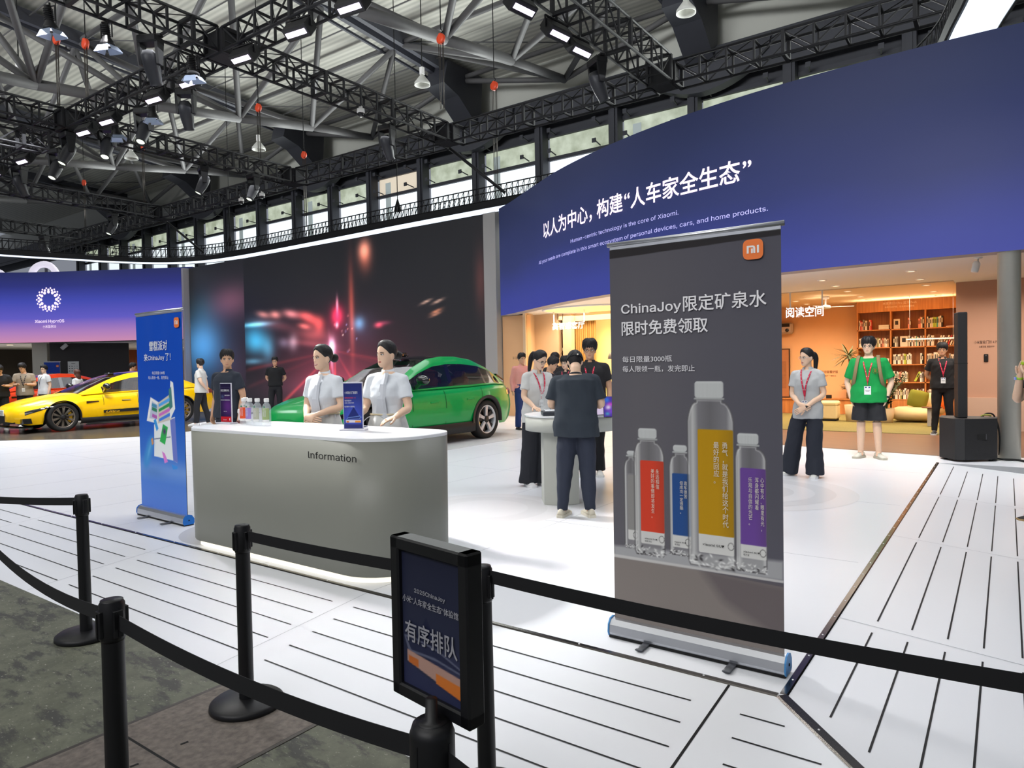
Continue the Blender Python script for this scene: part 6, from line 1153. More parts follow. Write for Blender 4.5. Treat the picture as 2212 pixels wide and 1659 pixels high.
        if top == 'blouse':
            mb = MB(); fy = lambda z: -(itp(z, D) + g + .022 * math.exp(-((z - 1.24) / .055) ** 2) + .012)
            mb.loft([[T((x + q, fy(z) - dy, z)) for q, dy in ((-.035 - wd, .0), (.0, .010), (.022, .0), (.0, -.004))] for x, z, wd in ((.035, 1.43, -.015), (.03, 1.33, .0), (.025, 1.2, .02), (.03, 1.08, .05), (.045, 1.02, -.02))], 0, True, False); mb.build('neck_scarf', [mat('scarf_pale_grey', (206, 210, 218), .7)], root)
            mb = MB(); mb.loft([[T((r * math.cos(t) * 1.0, r * .74 * math.sin(t), z)) for t in np.linspace(0, 6.283, 31)[:-1]] for z, r in ((1.055, .160), (1.057, .166), (1.07, .166), (1.072, .160))], 0, False); mb.build('belt', [mat('pale_gold_belt', (214, 200, 168), .4, .3)], root, False)
    # ---- lower garment
    bm_ = mat('cloth_%d_%d_%d' % botc, botc, .8, nz=.05, ns=12, bump=.1); mb = MB()
    if bot == 'skirt':
        mb.loft([[V3((r * (1 + .05 * math.sin(9 * t)) * math.cos(t), r * .78 * (1 + .05 * math.sin(9 * t)) * math.sin(t), z)) for t in np.linspace(0, 6.283, 73)[:-1]] for z, r in ((.50, .235), (.70, .222), (.88, .20), (.98, .175), (1.06, .150))]); nm = 'skirt'; mk = mb.build(nm, [bm_], root)
    else:
        pm = lambda z: .030 if hem > .9 else (.016 if z < hem + .01 else -.012)
        mb.loft([[V3(((itp(z, W) + pm(z)) * math.cos(t), (itp(z, D) + pm(z)) * math.sin(t), z)) for t in np.linspace(0, 6.283, 23)[:-1]] for z in (.80, .86, .92, .98, 1.03)])
        for sx in (1, -1):
            hip, kn, ank = legs[sx]; R_ = {'trouser': [.090, .092, .077, .070, .068], 'wide': [.088, .102, .102, .108, .120], 'jogger': [.092, .100, .086, .072, .054], 'shorts': [.096, .116, .124], 'slim': [.098, .086, .068, .062, .052]}[bot]
            if bot == 'shorts': P = [hip, hip * .5 + kn * .5, hip * .12 + kn * .88]
            else: a2 = ank + V3((0, .0, -.02 if bot != 'wide' else -.045)); P = [hip, hip * .5 + kn * .5, kn, kn * .5 + a2 * .5 + V3((0, .012, 0)), a2]
            Q = smooth_path(P, 3); mb.tube(Q, np.interp(np.linspace(0, 1, len(Q)), np.linspace(0, 1, len(R_)), R_), 16)
        nm = 'shorts' if bot == 'shorts' else 'trousers'; mk = link(nm, remesh(mb, vox, 2, (.011 if not low else .005, 7, 2.6, seed + 5)), [bm_], root)
    # ---- shoes
    if feet:
        for sx, (fx, fy, fr) in ((1, feet[0]), (-1, feet[1])):
            mb = MB(); q = rotm(fr); pr = ((.085, .026, .062), (.07, .036, .085), (.03, .040, .098), (-.03, .042, .078), (-.09, .049, .060), (-.14, .046, .046), (-.175, .028, .034))
            mb.loft([[V3((fx, fy + .02, 0)) + q @ V3((w_ * math.cos(t) * (1 if math.sin(t) < .2 else .86), y, .022 + (h_ - .022) * max(0, math.sin(t)) ** .7 - .012 * (math.sin(t) < 0) * -math.sin(t) * 0)) for t in np.linspace(0, 6.283, 17)[:-1]] for y, w_, h_ in pr])
            mb.loft([[V3((fx, fy + .02, 0)) + q @ V3((c * (w_ + .005), y, z)) for c, z in ((-1, 0), (1, 0), (1.02, .026), (-1.02, .026))] for y, w_ in ((.092, .024), (.07, .036), (.03, .039), (-.03, .042), (-.09, .049), (-.145, .046), (-.185, .024))], 1, True, False)
            for k in range(4): mb.tube([V3((fx, fy + .02, 0)) + q @ V3((c * .022, -.035 - k * .02, .080 - k * .009 - abs(c) * .004)) for c in (-1, 0, 1)], .003, 5, 1)
            mb.build('shoe', [mat('shoe_%d_%d_%d' % shoec, shoec, .6, nz=.05, ns=20), mat('sole_%d' % solec[0], solec, .6)], root)
    # ---- hair
    HC = HAIRK if not hairc else mat('hair_%d' % hairc[0], hairc, .5, nz=.15, ns=50)
    ha = {'short': ([0, .5, .9, 1.25, 1.5, 1.75, 2.3, 3.15], [.163, .160, .138, .100, .118, .095, .055, .045], .019), 'fringe': ([0, .5, .9, 1.25, 1.5, 1.75, 2.3, 3.15], [.146, .148, .128, .092, .112, .088, .05, .04], .025),
          'pulled': ([0, .45, .9, 1.25, 1.5, 1.75, 2.3, 3.15], [.192, .182, .152, .118, .118, .10, .055, .045], .010), 'cap': ([0, 1.2, 1.5, 1.75, 2.3, 3.15], [.16, .13, .11, .085, .05, .045], .008), 'long': ([0, .5, .9, 1.2, 1.6, 2.3, 3.15], [.17, .165, .13, .05, -.03, -.08, -.09], .02)}
    st_ = {'bun': 'pulled', 'ponytail': 'pulled'}.get(hair, hair)
    if st_ in ha:
        ks, hv, off = ha[st_]; G = []; rng_ = random.Random(seed)
        for i, a in enumerate(np.linspace(-math.pi, math.pi, 57)):
            h0 = float(np.interp(abs(a), ks, hv)); col = []
            if st_ in ('fringe', 'short') and abs(a) < 1.0: h0 += .010 * math.sin(i * 1.9 + seed) + .005 * math.sin(i * 4.1)
            for t in np.linspace(0, 1, 13):
                z = h0 + (.2316 - h0) * math.sin(t * math.pi / 2); of = .0015 + off * min(1, t * 3.2) ** .7
                if st_ in ('fringe', 'short'): of += .004 * math.sin(i * 2.3 + t * 9) * min(1, t * 3) + .002 * math.sin(i * 5 + seed)
                if st_ == 'long' and z < .06: p = V3(((.072 + of) * math.sin(a), .02 - (.075 + of) * math.cos(a), z))
                else: p = hd_pt(max(0, min(z, .2315)), a, of); p[2] = z + (of if t > .4 else of * t)
                col.append(hp(p))
            G.append(col)
        mb = MB(); mb.grid(G); mb.poly([c[-1] for c in G[:-1]]); inn = [[p * .985 + hp((0, 0, .12)) * .015 for p in (c[0], c[6])] for c in G]; mb.grid([[c[0], d[0]] for c, d in zip(G, inn)])
        ho = mb.build('hair', [HC], root, False)
        if hair == 'bun':
            mb = MB(); mb.ell(hp((0, .128, .105)), (.046, .036, .044), 18, 0, Hr)
            for k in range(5): mb.ring(hp((0, .13, .105)), .030 + .003 * (k % 2), .010, 22, 6, 0, Hr @ rotm(k * 37, 60 + k * 23))
            mb.build('hair_bun', [HC], root)
        if hair == 'ponytail':
            mb = MB(); P = smooth_path([hp((0, .085, .15)), hp((0, .135, .145)), hp((0, .155, .08)), hp((0, .14, -.03)), hp((0, .125, -.12))], 4); mb.tube(P, np.interp(np.linspace(0, 1, len(P)), [0, .2, .5, .85, 1], [.018, .03, .034, .022, .006]), 10); mb.build('ponytail', [HC], root)
    if hair == 'cap':
        CC = mat('cap_black', (30, 34, 38), .8, nz=.1, ns=30); mb = MB(); G = []
        for a in np.linspace(-math.pi, math.pi, 49):
            h0 = .118 + (.055 * math.exp(-((abs(a) - math.pi) / .42) ** 2)); col = []
            for t in np.linspace(0, 1, 12): z = h0 + (.2316 - h0) * math.sin(t * math.pi / 2); p = hd_pt(z, a, .013); p[2] = z + .013 * t; col.append(hp(p))
            G.append(col)
        mb.grid(G); mb.poly([c[-1] for c in G[:-1]]); mb.ell(hp((0, -.006, .248)), (.008, .008, .005), 8, 0); co_ = mb.build('cap', [CC], root, False); mb = MB()
        mb.grid([[hp(hd_pt(.125, a, .012) + V3((0, -q * .075 * math.cos(a) ** 2, -.012 * q + .004 * math.cos(a * 2)))) for q in (0, .5, 1)] for a in np.linspace(-1.1, 1.1, 15)]); mb.grid([[hp(hd_pt(.121, a, .012) + V3((0, -q * .075 * math.cos(a) ** 2, -.012 * q + .004 * math.cos(a * 2)))) for q in (0, .5, 1)] for a in np.linspace(-1.1, 1.1, 15)]); mb.build('cap_brim', [CC], co_, False)
        mb = MB(); mb.tube([hp(hd_pt(.118, a, .013)) for a in np.linspace(math.pi - .55, math.pi + .55, 9)], .006, 6, 0); mb.box(hp(hd_pt(.119, math.pi + .25, .02)), (.014, .008, .014), 1, Hr); mb.build('cap_strap', [CC, mat('buckle_steel', (200, 196, 188), .3, .8)], co_)
    # ---- accessories
    if glasses:
        gm = mat('glasses_%d' % glasses[0], glasses, .3, .2); mb = MB()
        for sx in (1, -1): mb.ring(hp((sx * .032, -.098, .110)), .0205, .0016, 22, 5, 0, Hr @ rotm(sx * 8, 90)); mb.tube([hp((sx * .052, -.094, .113)), hp((sx * .078, -.02, .114)), hp((sx * .078, .012, .106))], .0015, 5)
        mb.tube([hp((-.012, -.099, .113)), hp((0, -.101, .115)), hp((.012, -.099, .113))], .0015, 5); mb.build('glasses', [gm], root)
    if lanyard:
        lc, bz, bw = lanyard; lm = mat('lanyard_%d_%d' % lc[:2], lc, .6); mb = MB(); fz = lambda z, x=0: -(max(itp(z, D), itp(1.25, D) if z < 1.25 else 0) + loose + (.022 * math.exp(-((z - 1.24) / .055) ** 2) if female else 0)) * math.sqrt(max(.2, 1 - (x / .24) ** 2)) - .008
        for sx in (1, -1):
            P = smooth_path([T((sx * .05, .055, 1.435)), T((sx * .066, .01, 1.435)), T((sx * .062, -.06, 1.40)), T((sx * .045, fz(1.32) + .006, 1.32)), T((sx * .022, fz(1.22), 1.22)), T((0, fz(bz + .05), bz + .055))], 4); mb.tube(P, .0095, 6, 0, True, .22)
            for k in range(3, len(P) - 2, 2): mb.box((P[k] + P[k + 1]) / 2 + V3((0, -.0035, 0)), (.006, .003, .010), 1)
        mb.tube([T((0, fz(bz + .05), bz + .055)), T((0, fz(bz) - .002, bz + .01))], .004, 5); lo = mb.build('lanyard', [lm, mat('lanyard_print', (240, 214, 216), .6)], root); mb = MB(); bh = bw * 1.4; c = T((0, fz(bz) - .006, bz - bh / 2))
        mb.box(c, (bw, .004, bh), 0, Lr); mb.box(c + V3((-.25 * bw, -.003, bh * .36)), (bw * .25, .002, bh * .14), 1, Lr); mb.box(c + V3((.25 * bw, -.003, bh * .36)), (bw * .25, .002, bh * .14), 1, Lr); mb.box(c + V3((0, -.003, bh * .02)), (bw * .7, .002, bh * .04), 2, Lr); mb.box(c + V3((0, -.003, -bh * .1)), (bw * .5, .002, bh * .03), 2, Lr); mb.build('badge', [mat('badge_white', (236, 238, 240), .35), mat('badge_blue', (60, 80, 140), .5), mat('badge_print', (120, 124, 130), .5)], lo)
    if wrist_band:
        sx, c = wrist_band; e, w_ = arm[sx][0], arm[sx][1]; d = (w_ - e) / np.linalg.norm(w_ - e); mb = MB(); mb.tube([w_ - d * .035, w_ - d * .012], .033 if not female else .030, 14, 0, True); mb.build('wristband', [mat('band_%d_%d' % c[:2], c, .4)], root)
    return root, T, hp, arm, Hr
def bm_add(me, other):
    """append another mesh's faces to a mesh (same object, material slots kept)"""
    import bmesh
    bm = bmesh.new(); bm.from_mesh(me); bm.from_mesh(other); bm.to_mesh(me); bm.free(); bpy.data.meshes.remove(other)
LAN = (204, 34, 70)
# receptionists behind the counter (they look to the left of the picture)
BL = (226, 231, 238); SKC = (212, 213, 212)
CL = ((.235, -.0, 1.13), (.06, -.20, 1.055), (-1, -.12, -.3), (0, 1, -.2)); CR2 = ((.235, .0, 1.13), (.03, -.215, 1.035), (-1, -.05, -.25), (0, 1, -.2))
person('receptionist', 'laughing woman in pale grey blouse with bun, left of the two behind the counter', (-5.38, 4.37, 0), 12, 1.735, 'blouse', BL, 'skirt', SKC, 'bun', 'fair', True, (CL, CR2), 2, -16, 0, 0, vox=.0085, shoec=(40, 38, 40), solec=(30, 30, 30), smile=True, collar=BL, hem=1.03, loose=.012, sleeve=.66, seed=2, wrist_band=None)
TL = ((.25, -.02, 1.12), (.20, -.24, 1.055), (-.55, -.7, -.25), (0, .2, -1)); TR = ((.25, -.02, 1.12), (.16, -.24, 1.055), (-.5, -.8, -.2), (0, .2, -1))
person('receptionist', 'woman in pale grey blouse with bun and belt, right of the two behind the counter', (-4.58, 4.44, 0), 18, 1.745, 'blouse', BL, 'skirt', SKC, 'bun', 'fair', True, (TL, TR), 0, -20, 0, 0, vox=.0085, shoec=(40, 38, 40), solec=(30, 30, 30), collar=BL, hem=1.03, loose=.012, sleeve=.66, seed=6)
# man with cap seen from behind
person('person', 'person seen from behind in black cap, black T-shirt and navy trousers', (-3.49, 5.95, 0), 208, 1.68, 'tee', (48, 56, 66), 'jogger', (44, 50, 66), 'cap', 'fair', False, ('phone', 'phone'), 34, 6, 0, 8, ((.15, .02, -16), (-.125, .0, 20)), (222, 214, 196), (232, 226, 210), .0095, collar=(44, 50, 58), hem=.80, sleeve=.78, loose=.026, seed=11, bulk=1.10)
person('person', 'woman in white polo with ponytail at the left end of the display table', (-4.80, 7.20, 0), 62, 1.70, 'polo', (212, 212, 210), 'wide', (34, 36, 44), 'ponytail', 'fair', True, ('table', ((.235, -.06, 1.12), (.16, -.26, 1.0), (.1, -1, -.1), (0, 0, -1))), 20, 14, 0, 6, ((.09, .0, 4), (-.10, .02, -6)), (226, 226, 228), (236, 236, 238), .010, (96, 84, 84), (LAN, 1.10, .058), collar=(206, 206, 204), hem=.80, seed=3, wrist_band=(1, (70, 60, 56)))
person('person', 'tall person with glasses in black polo and crimson lanyard behind the display table', (-4.58, 8.20, 0), 26, 1.83, 'polo', (34, 33, 36), 'trouser', (26, 26, 30), 'fringe', 'mid', False, ('down', 'behind'), 6, 0, 0, 0, vox=.0105, glasses=(34, 30, 30), lanyard=(LAN, 1.04, .06), collar=(34, 33, 36), seed=14)
person('person', 'person in pink long-sleeved shirt and blue trousers with backpack at the peach wall', (-9.32, 13.40, 0), 62, 1.80, 'shirt', (226, 156, 146), 'trouser', (36, 56, 112), 'short', 'mid', False, ('down', 'down'), 6, 0, 0, 0, vox=.012, shoec=(30, 28, 30), solec=(40, 36, 34), collar=(226, 156, 146), hem=.93, sleeve=1.5, seed=5, low=True, loose=.012)
person('person', 'person in black shirt looking down, taller of the pair behind the white polo woman', (-7.45, 11.9, 0), 30, 1.76, 'polo', (40, 38, 40), 'trouser', (28, 28, 32), 'short', 'mid', False, ('phone', 'phone'), 22, 0, 0, 0, vox=.013, collar=(40, 38, 40), seed=7, low=True)
person('person', 'person with glasses in dark shirt, shorter of the pair behind the white polo woman', (-6.78, 11.2, 0), 20, 1.66, 'polo', (36, 36, 40), 'trouser', (28, 28, 32), 'fringe', 'fair', True, ('down', 'down'), 6, -14, 0, 0, vox=.013, glasses=(60, 50, 50), lanyard=(LAN, 1.06, .05), collar=(36, 36, 40), seed=8, low=True)
person('person', 'person in navy T-shirt turned away beside the white polo woman', (-6.5, 10.1, 0), 100, 1.66, 'tee', (42, 46, 58), 'trouser', (30, 32, 40), 'short', 'mid', False, ('phone', 'phone'), 22, 0, 0, 8, vox=.013, hem=.84, sleeve=.7, seed=9, low=True)
# right side
person('person', 'woman in light grey polo with crimson lanyard and clasped hands right of the grey banner', (-2.10, 9.48, 0), -4, 1.66, 'polo', (186, 188, 190), 'wide', (38, 42, 54), 'ponytail', 'fair', True, (((.235, .0, 1.10), (.02, -.205, .93), (-.9, -.1, -.5), (0, 1, 0)), ((.235, .0, 1.10), (.05, -.20, .98), (-.9, -.1, -.45), (0, 1, 0))), 4, -28, 0, 0, ((.085, -.02, 8), (-.27, .02, -20)), (226, 226, 222), (236, 234, 230), .0095, (200, 190, 190), (LAN, 1.02, .07), collar=(180, 182, 184), hem=.78, seed=21, wrist_band=(1, (36, 36, 40)))
pg = person('person', 'person in bright green T-shirt and black shorts with glasses and badge before the bookcase', (-1.72, 11.72, 0), 4, 1.83, 'tee', (14, 150, 72), 'shorts', (34, 35, 40), 'fringe', 'fair', False, ('pocket', 'pocket'), 0, -6, 0, 0, ((.12, .0, 30), (-.11, .02, -22)), (214, 212, 200), (196, 190, 172), .0095, (70, 60, 56), ((206, 60, 70), 1.03, .085), collar=(14, 138, 66), hem=.80, sleeve=.8, loose=.032, seed=31, bulk=1.08, wrist_band=(1, (30, 30, 34)))
rt, T, hp, arm, Hr = pg; SG = mat('backpack_khaki', (136, 118, 84), .8)
for sx in (1, -1): mb = MB(); mb.tube(smooth_path([T((sx * .115, .10, 1.33)), T((sx * .12, .03, 1.455)), T((sx * .13, -.09, 1.40)), T((sx * .152, -.150, 1.25)), T((sx * .175, -.13, 1.10)), T((sx * .20, -.03, 1.0))], 4), .024, 8, 0, True, .25); mb.build('backpack_strap', [SG], rt)
mb = MB(); mb.box(T((0, .21, 1.2)), (.30, .14, .42), 0, None, .05); mb.build('backpack', [SG], rt)
mb = MB(); mb.ring(T((.095, -.163, 1.245)), .036, .003, 24, 5, 0, rotm(8, 90)); mb.box(T((.095, -.164, 1.245)), (.03, .003, .045), 0); mb.build('chest_emblem', [mat('olive_emblem', (110, 110, 40), .7)], rt)
person('person', 'person all in black with crimson lanyard standing by the column speaker', (-1.04, 16.0, .004), 8, 1.79, 'polo', (24, 23, 25), 'slim', (22, 22, 25), 'fringe', 'tan', False, ('behind', 'behind'), 4, -8, 0, 0, ((.13, .0, 10), (-.13, .0, -12)), (34, 34, 38), (190, 190, 190), .011, None, (LAN, 1.07, .075), collar=(24, 23, 25), hem=.86, seed=41)
ed = person('person', 'blond person at the right picture edge with glasses, hand at mouth and pink-laced shoes', (.30, 8.46, -.09), -72, 1.74, 'tee', (34, 34, 38), 'jogger', (46, 44, 48), 'short', 'fair', False, (((.20, -.16, 1.14), (.05, -.17, 1.38), (-.2, .35, 1), (-1, 0, 0)), ((.20, -.16, 1.14), (.05, -.19, 1.38), (-.2, .2, 1), (-1, 0, 0))), 2, 0, 0, 0, ((.09, -.10, 4), (-.09, .12, -4)), (36, 34, 36), (170, 140, 96), .0095, (24, 24, 28), None, collar=(34, 34, 38), hem=.84, sleeve=.55, hairc=(206, 160, 84), seed=51, wrist_band=(-1, (176, 214, 60)))
rt, T, hp, arm, Hr = ed; mb = MB(); w_ = arm[-1][1]; mb.box(w_ + V3((-.012, -.034, -.03)), (.034, .012, .03), 0, None, .003); mb.build('watch_face', [mat('watch_blue_screen', (90, 120, 190), .2, emit=.4)], rt)
mb = MB(); mb.ell(w_ + V3((.03, .02, .12)), (.022, .03, .022), 12); mb.build('lime_cup', [mat('lime_plastic', (180, 220, 50), .4)], rt)
PKL = mat('pink_laces', (236, 40, 130), .6)
for fx, fy in ((.09, -.10), (-.09, .12)):
    mb = MB()
    for k in range(5): mb.tube([(fx - .034, fy - .0 - k * .022, .082 - k * .008), (fx, fy - .012 - k * .022, .099 - k * .009), (fx + .034, fy - .0 - k * .022, .082 - k * .008)], .006, 5)
    mb.build('shoe_laces', [PKL], rt)
# around the cars
person('person', 'tall person in navy polo looking sideways behind the left end of the counter', (-8.82, 5.50, 0), 10, 1.79, 'polo', (44, 50, 62), 'trouser', (40, 44, 54), 'short', 'mid', False, ('down', 'down'), 0, 46, 0, 0, vox=.0105, collar=(40, 46, 58), hem=.82, seed=61, bulk=1.06)
person('person', 'person in pale polo and black trousers seen from the side at the blue banner edge', (-18.55, 10.75, .006), -50, 1.86, 'polo', (212, 212, 208), 'trouser', (30, 30, 36), 'short', 'fair', False, ('behind', ((.22, .06, 1.12), (.14, .12, .9), (0, 0, -1), (-1, 0, 0))), 2, -20, 0, 0, ((.13, -.12, 0), (-.1, .12, 0)), (230, 230, 228), (236, 236, 236), .013, collar=(212, 212, 208), seed=62, low=True)
person('person', 'person with glasses all in black standing far back before the video screen', (-19.1, 13.6, 0), 42, 1.93, 'polo', (24, 25, 28), 'trouser', (24, 25, 30), 'short', 'mid', False, ('behind', 'behind'), 0, 4, 0, 0, ((.13, 0, 8), (-.15, .0, -10)), (24, 24, 26), (24, 24, 26), .013, (40, 36, 36), None, collar=(24, 25, 28), hem=.9, seed=63, low=True)
person('person', 'dark-haired person leaning over behind the roof of the green car', (-11.5, 13.25, 0), 30, 1.76, 'tee', (220, 220, 224), 'trouser', (30, 30, 36), 'short', 'mid', False, ('phone', 'phone'), 24, 0, 0, 10, vox=.013, seed=64, low=True)
person('person', 'person in beige shirt with black lanyard bending behind the yellow car bonnet', (-23.1, 8.03, .006), 60, 1.86, 'tee', (150, 138, 122), 'trouser', (30, 30, 34), 'short', 'mid', False, ('phone', 'phone'), 22, -20, 0, 8, vox=.013, lanyard=((30, 30, 34), 1.06, .07), seed=65, low=True)
person('person', 'person in white polo and glasses beside the orange car behind the yellow car', (-24.9, 9.19, .006), 10, 1.80, 'polo', (222, 224, 226), 'trouser', (34, 34, 38), 'short', 'fair', False, ('down', 'down'), 0, 20, 0, 0, vox=.013, glasses=(60, 56, 56), lanyard=((60, 40, 44), 1.1, .05), collar=(222, 224, 226), seed=66, low=True)
person('person', 'person in black bending over at the far left edge behind the yellow car', (-22.85, 7.35, .006), 70, 1.84, 'tee', (26, 26, 28), 'trouser', (24, 24, 27), 'short', 'mid', False, ('phone', 'phone'), 30, 0, 0, 18, vox=.013, seed=67, low=True)
person('person', 'woman with long brown hair in white T-shirt behind the yellow car windscreen', (-24.15, 9.85, .006), -60, 1.64, 'tee', (224, 226, 228), 'trouser', (40, 40, 46), 'long', 'fair', True, ('down', 'down'), 4, 0, 0, 0, vox=.013, hairc=(86, 54, 44), seed=68, low=True)
person('person', 'dark-haired person visible only above the yellow car roof near the blue banner', (-23.7, 11.35, .006), 150, 1.84, 'tee', (30, 30, 34), 'trouser', (30, 30, 34), 'short', 'mid', False, ('down', 'down'), 10, 0, 0, 0, vox=.013, seed=69, low=True)
# ================================================================ cars
GLD = mat('dark_car_glass', (22, 24, 28), .06, coat=.6, alpha=.72); GLT = mat('roof_black_glass', (14, 15, 18), .06, coat=1); BLKP = mat('black_cladding', (20, 20, 22), .5); TYRE = mat('tyre_rubber', (24, 24, 25), .75); CHR = mat('bright_rim', (206, 208, 212), .35, .35); DRM = mat('dark_rim', (128, 120, 110), .3, .6); YCAL = mat('yellow_caliper', (226, 178, 20), .4); GLOSSK = mat('gloss_black', (16, 16, 18), .08, coat=1)
def car(name, lab, loc, rz, s, paint, wb, fo, ro, hw, R_, hood, roof, wins, gh, rim='five', trimc=None, seatc=(170, 84, 40), low=False):
    root = thing(name, lab, 'car', loc, rz); root.scale = (s, s, s); PM = mat(name + '_paint_%d' % paint[0], paint, .3, coat=.35, spec=.3)
    L0, L1 = -fo, wb + ro; ys = sorted(set([round(y, 3) for y in np.linspace(L0, L1, 96)])); zc = R_; Ra = R_ * 1.13
    def wid(y):
        t = 1.0
        if y < .25: t -= .36 * max(0, (.25 - y) / (.25 + fo)) ** 2.6
        if y > wb + .15: t -= .22 * max(0, (y - wb - .15) / (ro - .15)) ** 2.2
        if y < L0 + .14: t -= .26 * ((L0 + .14 - y) / .14) ** 2
        t += .018 * math.exp(-((y - wb) / .55) ** 2) + .010 * math.exp(-(y / .5) ** 2) - .02 * math.exp(-((y - wb * .5) / .7) ** 2); return hw * t
    hz = lambda y: float(np.interp(y, [p[0] for p in hood], [p[1] for p in hood])); sz = lambda y: hz(y) - float(np.interp(y, [L0, 0, .7, wb, L1], [.06, .07, .06, .05, .05]))
    def sill(y): return float(np.interp(y, [L0, L0 + .3, .5, wb - .5, L1 - .3, L1], [.30, .20, .27, .27, .26, .36])) * (R_ / .37)
    rings = []
    for y in ys:
        w_ = wid(y); zb = sill(y); za = zb
        for yw in (0, wb):
            if abs(y - yw) < Ra: za = max(za, zc + math.sqrt(Ra * Ra - (y - yw) ** 2))
        zs_ = sz(y); pts = [(.93, zb), (.975, zb + (zs_ - zb) * .22), (1.0, zb + (zs_ - zb) * .48), (.99, zb + (zs_ - zb) * .72), (.965, zb + (zs_ - zb) * .9), (.92, zs_), (.80, hz(y)), (.42, hz(y) + .03), (0, hz(y) + .04)]
        h = [V3((w_ * a, y, max(b, min(za, zs_ - .04) + .003 * i))) for i, (a, b) in enumerate(pts)]
        rings.append(h + [p * V3((-1, 1, 1)) for p in h[-2::-1]])
    mb = MB(); mb.grid(rings); k = len(rings[0]); mb.poly(rings[0]); mb.poly(rings[-1]); mb.build('car_body', [PM], root, False)
    mb = MB(); mb.box((0, wb / 2, .42), (hw * 1.5, wb + fo * .9, .4)); mb.build('underbody', [BLKP], root)
    # greenhouse
    def gsec(y):
        zr = float(np.interp(y, [p[0] for p in roof], [p[1] for p in roof])); zb = hz(y) - .02; wb_ = wid(y) * .90; wr = hw * float(np.interp(y, [p[0] for p in roof], [p[2] for p in roof])); zr = max(zr, zb + .005)
        a, b = V3((wb_, y, zb)), V3((wr, y, zr - .03 * min(1, (zr - zb) / .3))); f = lambda t: a + (b - a) * t + V3((.035 * math.sin(math.pi * t), 0, 0))
        h = [f(0), f(.06), f(.80), f(1.0), V3((wr * .86, y, zr + .005)), V3((wr * .45, y, zr + .02)), V3((0, y, zr + .028))]; return h + [p * V3((-1, 1, 1)) for p in h[-2::-1]]
    gy_ = np.linspace(roof[0][0], roof[-1][0], 64); G = [gsec(y) for y in gy_]; kinds = {q: MB() for q in ('frame', 'windscreen', 'roof_panel', 'rear_window')}; nn_ = len(G[0]) - 1
    for i in range(len(G) - 1):
        ym = (gy_[i] + gy_[i + 1]) / 2
        for j in range(nn_):
            jj = min(j, nn_ - 1 - j)
            if jj == 0: q = 'frame'
            elif jj == 1: q = 'side_window' if any(a < ym < b for a, b in wins) else ('frame' if ym < wins[0][0] or ym > wins[-1][1] else 'roof_panel')
            elif jj in (2, 3): q = 'frame'
            else: q = 'windscreen' if ym < gh[0] else 'rear_window' if ym > gh[1] else 'roof_panel'
            if q == 'side_window': q = (q, j < nn_ / 2, [a < ym < b for a, b in wins].index(True)); kinds.setdefault(q, MB())
            kinds[q].add([G[i][j], G[i][j + 1], G[i + 1][j + 1], G[i + 1][j]], [(0, 1, 2, 3)], 0, True)
    for q, b in kinds.items():
        import bmesh
        q = q[0] if isinstance(q, tuple) else q; me = b.mesh(q); bmm = bmesh.new(); bmm.from_mesh(me); bmesh.ops.remove_doubles(bmm, verts=bmm.verts, dist=.0005); bmm.to_mesh(me); bmm.free()
        link({'frame': 'roof_frame'}.get(q, q), me, [{'frame': PM, 'side_window': GLD, 'windscreen': GLD, 'roof_panel': GLT, 'rear_window': GLT}[q]], root)
    # seats
    SM = mat('seat_leather_%d' % seatc[0], seatc, .5)
    for x in (.36, -.36):
        for y0 in (wb * .55, wb * .85):
            mb = MB(); mb.box((x, y0, .62), (.5, .5, .2), 0, None, .05); mb.box((x, y0 + .28, .92), (.48, .14, .6), 0, rotm(0, -12), .05); mb.box((x, y0 + .36, 1.24), (.26, .1, .16), 0, rotm(0, -12), .03); mb.build('seat', [SM], root)
    # wheels
    for sx in (1, -1):
        for yw in (0, wb):
            mb = MB(); X = sx * (hw - .12); q = rotm(0, 0, 90 * sx); mb.lathe([(R_ * .72, -.11), (R_ * .93, -.12), (R_, -.09), (R_ * 1.0, .09), (R_ * .93, .115), (R_ * .74, .105), (R_ * .72, .08)], 44, (X, yw, R_), 0, q, False); wh = mb.build('wheel', [TYRE], root)
            mb = MB(); mb.lathe([(R_ * .745, .10), (R_ * .70, .105), (R_ * .685, .06), (R_ * .66, -.06)], 40, (X, yw, R_), 0, q, False); ns = 5 if rim == 'five' else 10
            def P3(r, a, d): return V3((X + sx * d, yw + r * math.cos(a), R_ + r * math.sin(a)))
            for kk in range(ns):
                a = 2 * math.pi * kk / ns + .25
                if rim == 'five':
                    mb.loft([[P3(r, a + t / max(r, .05), d) for t, d in ((-w_, .085), (w_, .085), (w_, .04), (-w_, .04))] for r, w_ in ((R_ * .12, .035), (R_ * .4, .028), (R_ * .72, .042))], 0, True, False)
                    mb.loft([[P3(r, a + .34 + t / max(r, .05), d) for t, d in ((-w_, .06), (w_, .06), (w_, .02), (-w_, .02))] for r, w_ in ((R_ * .2, .03), (R_ * .72, .05))], 1, True, False)
                else:
                    for dd in (-.1, .1): mb.loft([[P3(r, a + dd * (r / R_ - .12) * 1.4 + t / max(r, .05), d) for t, d in ((-w_, .09), (w_, .09), (w_, .05), (-w_, .05))] for r, w_ in ((R_ * .12, .014), (R_ * .45, .012), (R_ * .72, .011))], 0, True, False)
            mb.lathe([(R_ * .19, .05), (R_ * .18, .09), (R_ * .08, .095), (0, .095)], 20, (X, yw, R_), 1, q); mb.lathe([(0, .0), (R_ * .66, 0)], 32, (X, yw, R_), 1, q, False); mb.build('rim', [CHR if rim == 'five' else DRM, BLKP], wh)
